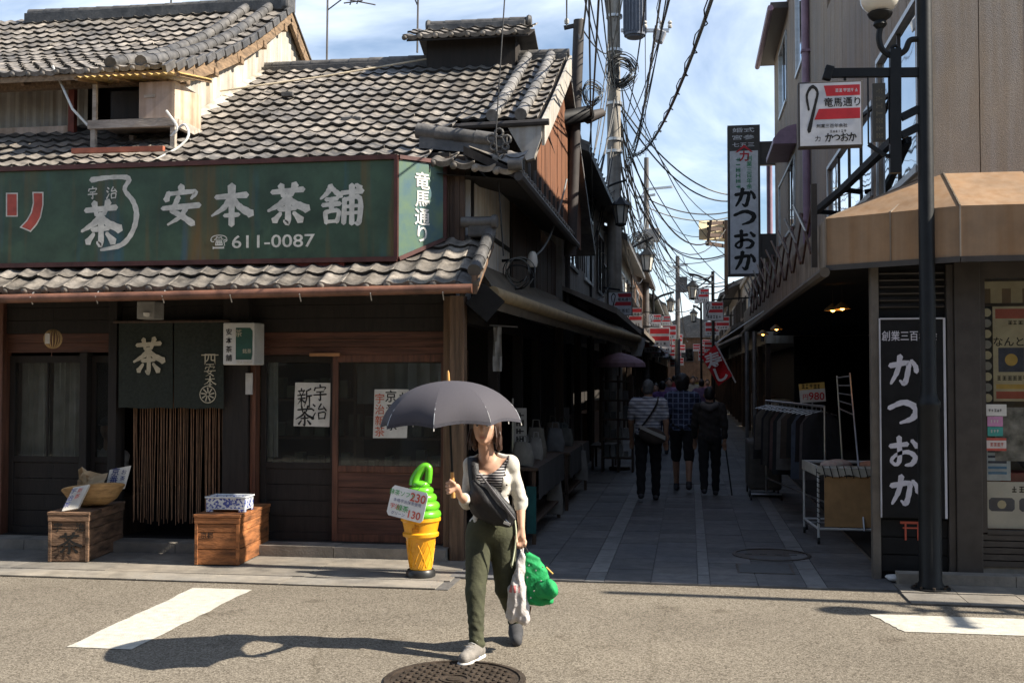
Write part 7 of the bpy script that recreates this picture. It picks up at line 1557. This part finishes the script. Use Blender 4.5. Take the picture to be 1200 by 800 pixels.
for k in range(5): MB().lathe([(.001,0),(.006,0),(.006,.003),(.001,.003)], 10, at(592+1.8*k,556+12*k,6.775), M=Matrix.Rotation(R(90),3,'X')).build('button', mat('button_horn', (.25,.20,.15), .4, .2, 9), wm)
random.seed(4)
for k in range(26):                     # loose strands round the face and neck
    sx = -1 if k % 2 else 1; a0_ = off(headc, sx*random.uniform(.066,.088), random.uniform(-.04,.04), random.uniform(-.02,.03)); e0_ = off(headc, sx*random.uniform(.068,.110), random.uniform(-.05,.05), random.uniform(-.15,-.11))
    MB().tube([a0_, off(tuple((np.array(a0_)+np.array(e0_))/2), sx*random.uniform(0,.012), -.006, 0), e0_], [.0035,.003,.0012], 4).build('hair_strand', M_hairb, wm)
MB().tube(catmull([W(603,606,6.74), W(605,625,6.73), W(603,645,6.74), W(600,662,6.72)], 5), .0055, 5).build('trouser_cord', mat('cord_cream', (.50,.52,.36), .8, .1, 9), wm)
# ---------------------------------------------------------------- umbrella
um = thing('umbrella', 'open dark grey-blue umbrella with wooden tip held by the woman', 'umbrella', T3(pole_x)); UY = 6.42; ap = at(525.5,446,UY); pole_x = at(530.5,571,UY); M_umb = mat('umbrella_cloth', (.062,.057,.068), .8, .05, 200, bump=.08, bscale=400); M_umt = mat('umbrella_trim', (.05,.048,.06), .85, .2, 60)
RU, HU = .425, .262; axis = (ap-Vector(T3(at(530.5,583,UY)))).normalized(); tx_ = Vector((1,0,0)); tx_ = (tx_-axis*tx_.dot(axis)).normalized(); ty_ = axis.cross(tx_)
def dome(t, a, inset=0):
    ph = (a/(math.pi/4)) % 1.0; sc = 1-.115*math.sin(math.pi*ph)*t**1.3; r = RU*math.sin(t*math.pi/2*.93)/math.sin(math.pi/2*.93)*sc; z = -HU*(1-math.cos(t*math.pi/2*.93))/(1-math.cos(math.pi/2*.93)); z += .018*math.sin(math.pi*ph)*t**2
    return ap+tx_*(r*math.cos(a))+ty_*(r*math.sin(a))+axis*z
for k in range(8):
    a0 = math.pi/4*k; rows = [[dome(t, a0+math.pi/4*(j+.0001 if j == 0 else j-.0008*(j == 8)*8)/8) for j in range(9)] for t in np.linspace(.02, 1, 14)]
    pn = MB().sheet(rows).build('panel', M_umb, um, smooth=True)
    rows = [[dome(t, a0+math.pi/4*min(max(j/8,.0005),.9995))+axis*.0015+(dome(1,a0+math.pi/4*.5)-ap).normalized()*.0015 for j in range(9)] for t in (.955, 1.0)]
    MB().sheet(rows).build('hem', M_umt, pn, smooth=True)
    MB().tube([dome(t, a0+.0001)-axis*.004 for t in np.linspace(.02,1.0,12)], .0028, 5).build('rib', M_alu, um, smooth=True)
    MB().tube([dome(1.0, a0+.0001)-axis*.002, dome(1.015, a0+.0001)-axis*.009], .0035, 6).build('rib_tip', M_wht, um, smooth=True)
    MB().tube([ap-axis*.20, dome(.5, a0+.0001)-axis*.008], .002, 4).build('stretcher', M_alu, um)
M_hand = mat('handle_wood', (.58,.30,.09), .4, .25, 6, coat=.3, stretch=(6,6,1))
MB().tube([ap+axis*.002, T3(pole_x)], .0065, 8).build('shaft', M_black, um, smooth=True); MB().tube([ap-axis*.005, ap+axis*.045, ap+axis*.06], [.010,.008,.004], 10).build('ferrule', M_hand, um, smooth=True)
MB().tube([at(530,553,UY), at(531,583,UY)], [.011,.014], 12).build('handle', M_hand, um, smooth=True)
# ---------------------------------------------------------------- shoulder bag, plastic bag, rucksack
sbg = thing('shoulder_bag', 'black sling bag worn across the woman\'s front', 'bag', W(578,600,6.72)); M_bagk = mat('bag_nylon', (.012,.012,.014), .55, .3, 20, bump=.2, bscale=80)
bc = W(577,595,6.735)
soft_obj('pouch', soft([('e', bc, (.165,.048,.088), rot('Y', 33)), ('e', off(bc,-.05,.0,.035), (.10,.045,.11), rot('Y', 20)), (off(bc,-.06,0,.03), W(556,568,6.75), .055, .03)], .008, .03, fold=lambda X,Y,Z: .004*np.sin(X*60+Z*50)), M_bagk, sbg)
st = catmull([W(554,538,6.91), W(554,537,6.84), W(554.5,546,6.785), W(557,570,6.745), W(561,585,6.72)], 6); rows = [[p+Vector((-.034,.004,0)), p+Vector((0,-.008,0)), p+Vector((.034,0,0))] for p in st]
o = MB().sheet(rows).build('strap', M_bagk, sbg, smooth=True); q = o.modifiers.new('solid', 'SOLIDIFY'); q.thickness = .006
MB().tube(catmull([W(563,556,6.735), W(580,578,6.69), W(603,608,6.70)], 6), .007, 6).build('piping', mat('bag_edge', (.10,.095,.10), .6, .2, 9), sbg, smooth=True)
MB().tube([W(566,582,6.705), W(596,612,6.70)], .003, 5).build('zip', M_alu, sbg)
MB().obox(W(594,613,6.685), (.042,.006,.016), Matrix.Rotation(R(18),3,'Y')).build('label_patch', M_wht, sbg)
hl = off(pL, 0, -.014, -.062)
pb_ = thing('plastic_bag', 'white plastic carrier bag with red print hanging from the woman\'s left hand', 'bag', W(607,735,6.78)); M_plas = mat('carrier_plastic', (.62,.58,.56), .35, .15, 14, bump=.5, bscale=30, trans=.12)
soft_obj('sack', soft([(W(612,648,6.80), W(606,690,6.79), .018, .055), (W(606,690,6.79), W(601,722,6.78), .055, .045), (W(608,690,6.79), W(614,724,6.78), .05, .045)], .0075, .02, fold=lambda X,Y,Z: .009*np.abs(np.sin(X*70+np.sin(Z*14)*1.2))-.004+.004*np.abs(np.sin(Z*38+X*50))), [M_plas, mat('print_pink', (.55,.16,.16), .4, .2, 9)], pb_, lambda C: ((C[:,1] < at(604,686,6.79).y-.03) & (abs(C[:,2]-at(604,688,6.79).z) < .022) & (abs(C[:,0]-at(604,688,6.79).x) < .035) & (np.sin(C[:,0]*230) > -.3)).astype(int))
for dx in (-.010,.010): MB().tube([off(hl,dx,0,0), W(612,650,6.80)], .006, 6).build('handle', M_plas, pb_)
bp_ = thing('rucksack', 'small bright green rucksack hanging from the woman\'s left hand', 'rucksack', W(632,706,6.82)); M_gr = mat('ruck_green', (.008,.30,.085), .75, .25, 16, bump=.3, bscale=40)
g0 = W(630,672,6.84)
soft_obj('main_body', soft([('e', W(628,679,6.85), (.082,.055,.150), rot('Y', -10)), (W(618,652,6.85), W(616,696,6.85), .028, .038), (W(619,700,6.85), W(643,702,6.84), .038, .034)], .007, .045, fold=lambda X,Y,Z: .007*np.abs(np.sin(X*28+Z*34+np.sin(Z*22)*1.6))-.0035+.004*np.abs(np.sin(Z*55-X*40+np.sin(X*40)))-.002), M_gr, bp_)
soft_obj('pocket', soft([('e', W(645,690,6.80), (.048,.05,.062), rot('Y', -8)), ('e', W(636,690,6.80), (.05,.035,.06))], .007, .03, fold=lambda X,Y,Z: .006*np.abs(np.sin(X*45+Z*30))-.003), M_gr, bp_)
for (a,b) in ((620,662),(628,668),(618,676),(634,680),(626,692),(640,694),(636,664),(622,700)): MB().lathe([(.001,0),(.005,0),(.005,.003),(.001,.003)], 6, at(a,b,6.765), M=Matrix.Rotation(R(90),3,'X')).build('stud', M_wht, bp_)
MB().tube([W(640,664,6.78), W(648,672,6.78)], .006, 5).build('zip_tape', M_yp, bp_); MB().tube(catmull([off(hl,.004,.01,0), W(616,642,6.83), W(620,650,6.84)], 4), .006, 6).build('grab_loop', M_bagk, bp_)
MB().tube(catmull([W(618,700,6.83), W(614,712,6.84), W(619,722,6.84), W(622,710,6.84)], 5), .006, 5).build('strap', mat('strap_brown', (.14,.05,.02), .8, .2, 9), bp_)

# ---------------------------------------------------------------- people walking away down the alley
def walker(label, x, y, h, shirt, trouser, hairm, cell=.011, ph=1, shorts=False, hat=False, jacket=False, skinm=None, wide=1.0, sleeve=.35, hood=False, long_hair=False, face=1, skirt=False):
    s = h/1.65; t = thing('person', label, 'person', (x, y, 0)); f = face    # face=1 walks away (+y), -1 towards the viewer
    def p(a, b, c): return (x+a*s*wide, y+b*s*f, .018+c*s)
    sk = skinm or M_skin2
    def leg(sd_, d): return p(sd_*.085,0,.86), p(sd_*.092,.5*d+.03,.47), p(sd_*.088,d*1.0-(.03 if d < 0 else 0),.085+(.05 if d < 0 else 0))
    d = .15*ph; hR, kR, aR = leg(-1, d); hL, kL, aL = leg(1, -d)
    torso = [('e', p(0,0,1.20), (.165*s*wide,.105*s,.19*s)), ('e', p(0,0,1.02), (.145*s*wide,.098*s,.15*s)), ('e', p(0,0,.90), (.16*s*wide,.11*s,.12*s)), (p(-.15,0,1.345), p(.15,0,1.345), .055*s, .055*s), (p(0,-.01,1.33), p(0,0,1.42), .075*s, .055*s)]
    arms = []; hands = []
    for sd_, sw in ((-1, -d), (1, d)):
        a, b, c = p(sd_*.185,0,1.33), p(sd_*.225,.02+sw*.3,1.07), p(sd_*.225,.09+sw*.8,.85); arms += [(a,b,.050*s,.040*s),(b,c,.038*s,.026*s)]
        pm = p(sd_*.225,.10+sw*.85,.79); hands += hand_prims(c, pm, [(p(sd_*.225+q*.014,.11+sw*.86,.755),p(sd_*.225+q*.013,.115+sw*.86,.725),p(sd_*.225+q*.011,.105+sw*.86,.70-.006*abs(q))) for q in (-1.5,-.5,.5,1.5)], s, (p(sd_*.225-sd_*.03,.12+sw*.86,.775), p(sd_*.225-sd_*.03,.125+sw*.86,.745)))
    legs = [(hR,kR,.088*s,.056*s),(kR,aR,.055*s,.036*s),(hL,kL,.088*s,.056*s),(kL,aL,.055*s,.036*s)]
    hc = p(0,.02,1.535); head = [('e', hc, (.075*s,.093*s,.112*s)), ('e', off(hc,0,.05*s*f,-.05*s), (.05*s,.05*s,.055*s)), ('e', off(hc,0,.095*s*f,-.02*s), (.013*s,.018*s,.024*s)), ('e', off(hc,-.082*s,-.01*s*f,-.012*s), (.013*s,.020*s,.033*s)), ('e', off(hc,.082*s,-.01*s*f,-.012*s), (.013*s,.020*s,.033*s)), (p(0,0,1.40), p(0,.01,1.50), .055*s, .05*s)]
    soft_obj('body', soft(torso+arms+hands+legs+head, cell, .018*s), sk, t)
    up_torso = infl(torso, .018*s)
    sl = []
    for i in (0, 2):
        a, b, ra, rb = arms[i]; sl.append((a, tuple(np.array(a)*(1-min(1,sleeve*2))+np.array(b)*min(1,sleeve*2)), ra+.018*s, rb+.018*s))
        if sleeve > .5: a2, b2, r2, r3 = arms[i+1]; k_ = (sleeve-.5)*2; sl.append((a2, tuple(np.array(a2)*(1-k_)+np.array(b2)*k_), r2+.016*s, r3+.018*s))
    zt = .018+(.80 if jacket else .86)*s
    soft_obj('jacket' if jacket else 'shirt', soft(up_torso+sl, cell, .022*s, sub=[lambda X,Y,Z: Z-zt+0*X+0*Y, lambda X,Y,Z: (.018+1.425*s)-Z+0*X+0*Y], fold=lambda X,Y,Z: .004*np.sin(Z*60+X*30)+.003*np.sin(X*80-Z*30)), shirt, t)
    lg = [(hR,kR,.10*s,.072*s),(hL,kL,.10*s,.072*s)]+([] if shorts else [(kR,aR,.070*s,.056*s),(kL,aL,.070*s,.056*s)])
    if skirt: lg = [(p(0,0,.9), p(0,0,.5), .16*s, .22*s)]
    soft_obj('trousers', soft(infl([('e', p(0,0,.90), (.162*s*wide,.112*s,.12*s))], .012*s)+lg, cell, .02*s, sub=[lambda X,Y,Z: (.018+.985*s)-Z+0*X+0*Y], fold=lambda X,Y,Z: .004*np.sin(Z*50+X*30)), trouser, t)
    for a in (aR, aL): soft_obj('shoe', soft([(off(a,0,-.04*s*f,-.05*s), off(a,0,.05*s*f,-.052*s), .038*s, .042*s), (off(a,0,.04*s*f,-.052*s), off(a,0,.13*s*f,-.060*s), .042*s, .030*s), (a, off(a,0,0,-.04*s), .042*s, .042*s)], cell*.8, .015, sub=[lambda X,Y,Z: Z-.0175+0*X+0*Y]), M_shoed, t)
    hr2 = [('e', off(hc,0,-.014*s*f,.024*s), (.081*s,.097*s,.104*s)), ('e', off(hc,0,-.05*s*f,-.025*s), (.068*s,.055*s,.06*s))]
    if long_hair: hr2 += [('e', off(hc,0,-.02*s*f,.02*s), (.108*s,.105*s,.115*s)), ('e', off(hc,0,-.05*s*f,-.06*s), (.09*s,.06*s,.07*s))]
    soft_obj('hair', soft(hr2, cell*.9, .02, sub=[lambda X,Y,Z: np.sqrt(((X-hc[0])/.075)**2+((Y-hc[1]-.11*s*f)/.08)**2+((Z-hc[2]+.03)/.10)**2)*.06-.06*s], fold=lambda X,Y,Z: .005*np.sin(X*130+np.sin(Z*60)*2)*np.sin(Z*100+Y*90)), hairm, t)
    if hood: soft_obj('hood', soft([(p(-.09,-.07,1.37), p(0,-.12,1.33), .045*s, .055*s), (p(.09,-.07,1.37), p(0,-.12,1.33), .045*s, .055*s), (p(-.10,.0,1.40), p(-.09,-.07,1.37), .035*s, .045*s), (p(.10,.0,1.40), p(.09,-.07,1.37), .035*s, .045*s)], cell, .02), hood, t)
    return t, p, s
M_jean = mat('black_cloth', (.014,.014,.016), .9, .3, 14); M_dk = mat('dark_jacket', (.030,.026,.024), .9, .3, 12)
a = gnd(760,588); w1_, p, s = walker('man in a white striped shirt with a brown shoulder bag, leftmost of the trio', a.x, a.y, 1.62, pattern('white_striped', (.46,.46,.48), (.14,.15,.20), 'stripe', 22, .66), M_jean, M_hairg, ph=-1.0, wide=1.08)
t = thing('messenger_bag', 'brown shoulder bag with a pale flap edge on the striped man\'s hip', 'bag', p(.06,-.2,.85)); soft_obj('pouch', soft([('e', p(.06,-.17,.90), (.19,.06,.11), rot('Y', 14))], .011, .02), mat('bag_brown', (.06,.045,.035), .8, .3, 12), t)
st = [p(-.13,-.02,1.42), p(-.10,-.14,1.25), p(.02,-.20,1.0), p(.22,-.16,.93)]; rows = [[Vector(q)+Vector((0,-.01,-.025)), Vector(q)+Vector((0,-.012,.025))] for q in catmull(st[2:], 6)]
o = MB().sheet([[Vector(p(-.10,-.235,1.0)), Vector(p(-.10,-.235,1.05))],[Vector(p(.06,-.245,.92)), Vector(p(.06,-.245,.97))],[Vector(p(.22,-.225,.84)), Vector(p(.22,-.225,.90))]]).build('pale_flap', mat('flap_pale', (.40,.38,.34), .8, .1, 9), t); o.modifiers.new('solid','SOLIDIFY').thickness = .008
MB().tube(catmull([p(.13,.0,1.42), p(.10,-.13,1.30), p(-.02,-.16,1.1), p(-.12,-.15,.97)], 5), .014, 6).build('strap', mat('strap_dark', (.03,.025,.02), .8, .2, 9), t)
a = gnd(800,577); walker('person in a blue checked shirt and dark shorts, in the middle of the trio', a.x, a.y, 1.70, pattern('blue_plaid', (.025,.032,.065), (.13,.16,.24), 'plaid', 13, .80), M_jean, M_hairk, ph=1.3, shorts=True, sleeve=.45, long_hair=True)
a = gnd(832,582); w3_, p, s = walker('elderly person in a dark hooded jacket leaning on a cane, right of the trio', a.x, a.y, 1.52, M_dk, M_jean, M_hairk, ph=-.9, jacket=True, sleeve=.9, hood=mat('hood_grey', (.11,.10,.095), .9, .2, 12))
hx = p(.225,.05,.70); t = thing('walking_cane', 'thin dark walking cane held by the elderly person in the dark jacket', 'cane', (hx[0]+.1, hx[1], 0)); MB().tube([(hx[0]+.10,hx[1]+.06,.018),(hx[0]+.01,hx[1]+.01,hx[2]+.05)], .011, 7).build('shaft', M_blk, t, smooth=True); MB().tube([(hx[0]+.01,hx[1]-.06,hx[2]+.055),(hx[0]+.01,hx[1]+.06,hx[2]+.055)], .013, 7).build('grip', M_wood, t, smooth=True)
FAR = [(776,24,'purple', (.16,.08,.22), 1, 'person in a purple top seen between the striped man and the checked shirt'), (784,28,'lilac', (.26,.18,.32), -1, 'person in a lilac top beyond the trio'), (768,26,'white', (.40,.40,.40), -1, 'person in a pale top half hidden behind the striped man'), (812,33,'cream', (.45,.40,.32), -1, 'person in a cream top far down the middle of the alley'), (822,30,'violet', (.18,.11,.20), 1, 'person in a violet top left of the red flag'), (800,44,'orange', (.45,.20,.08), -1, 'person in an orange top far down the alley'), (829,38,'pink', (.42,.18,.22), -1, 'person in a pink top below the red flag'), (790,40,'red', (.35,.05,.05), 1, 'person in a red top in the far crowd'), (806,52,'navy', (.03,.04,.10), 1, 'person in a navy top beyond the orange one in the far crowd'), (816,47,'yellow', (.50,.38,.08), -1, 'person in a yellow top in the far crowd'), (780,50,'teal', (.04,.20,.20), 1, 'person in a teal top by the left shops in the far crowd'), (796,60,'grey', (.25,.25,.25), -1, 'person in a grey top farthest off in the crowd')]
for k, (px, Y, cn_, c, fc, lab) in enumerate(FAR):
    q = at(px,440,Y); walker(lab, q.x, Y, (1.56,1.62,1.50,1.66,1.58,1.60,1.55,1.68)[k % 8], mat('top_'+cn_, c, .9, .2, 12), M_jean if k % 2 else mat('trouser_blue', (.04,.05,.09), .9, .2, 12), M_hairk, cell=.021, ph=(-.8,.7,.9,-.6,.8,-.9,.6,.7)[k % 8], face=fc, skinm=M_skin)
# someone sitting inside behind the tea shop window
q = at(127,505,10.95); t = thing('person', 'seated person in a pale shirt and cap behind the tea shop window', 'person', (q.x, 10.95, .6))
def p(a, b, c): return (q.x+a, 10.95+b, q.z+c)
soft_obj('body', soft([('e', p(0,0,.02), (.078,.09,.11)), (p(0,.01,-.1), p(0,.02,-.18), .05, .06), ('e', p(0,.03,-.40), (.16,.10,.22)), (p(-.15,.03,-.26), p(-.19,-.06,-.48), .05, .04), (p(.15,.03,-.26), p(.19,-.06,-.48), .05, .04), (p(-.19,-.06,-.48), p(-.08,-.22,-.50), .035, .028), (p(.19,-.06,-.48), p(.08,-.22,-.50), .035, .028), ('e', p(0,-.088,.0), (.012,.016,.022)), (p(-.09,0,-.62), p(-.10,-.36,-.64), .08, .06), (p(.09,0,-.62), p(.10,-.36,-.64), .08, .06), (p(-.10,-.36,-.64), p(-.10,-.34,-1.0), .055, .04), (p(.10,-.36,-.64), p(.10,-.34,-1.0), .055, .04)], .012, .02), M_skin, t)
soft_obj('shirt', soft([('e', p(0,.03,-.40), (.18,.12,.24)), (p(-.15,.03,-.26), p(-.19,-.06,-.48), .07, .06), (p(.15,.03,-.26), p(.19,-.06,-.48), .07, .06)], .012, .02, fold=lambda X,Y,Z: .005*np.sin(Z*60+X*40)), mat('shirt_pale', (.55,.53,.50), .9, .15, 12), t)
soft_obj('cap', soft([('e', p(0,.01,.10), (.085,.10,.06)), ('e', p(0,-.09,.075), (.06,.06,.014))], .010, .01), mat('cap_grey', (.20,.20,.20), .9, .15, 12), t)
MB().box(q.x-.25, q.x+.25, 10.75, 11.3, .03, q.z-.68).build('stool', M_wood, t)
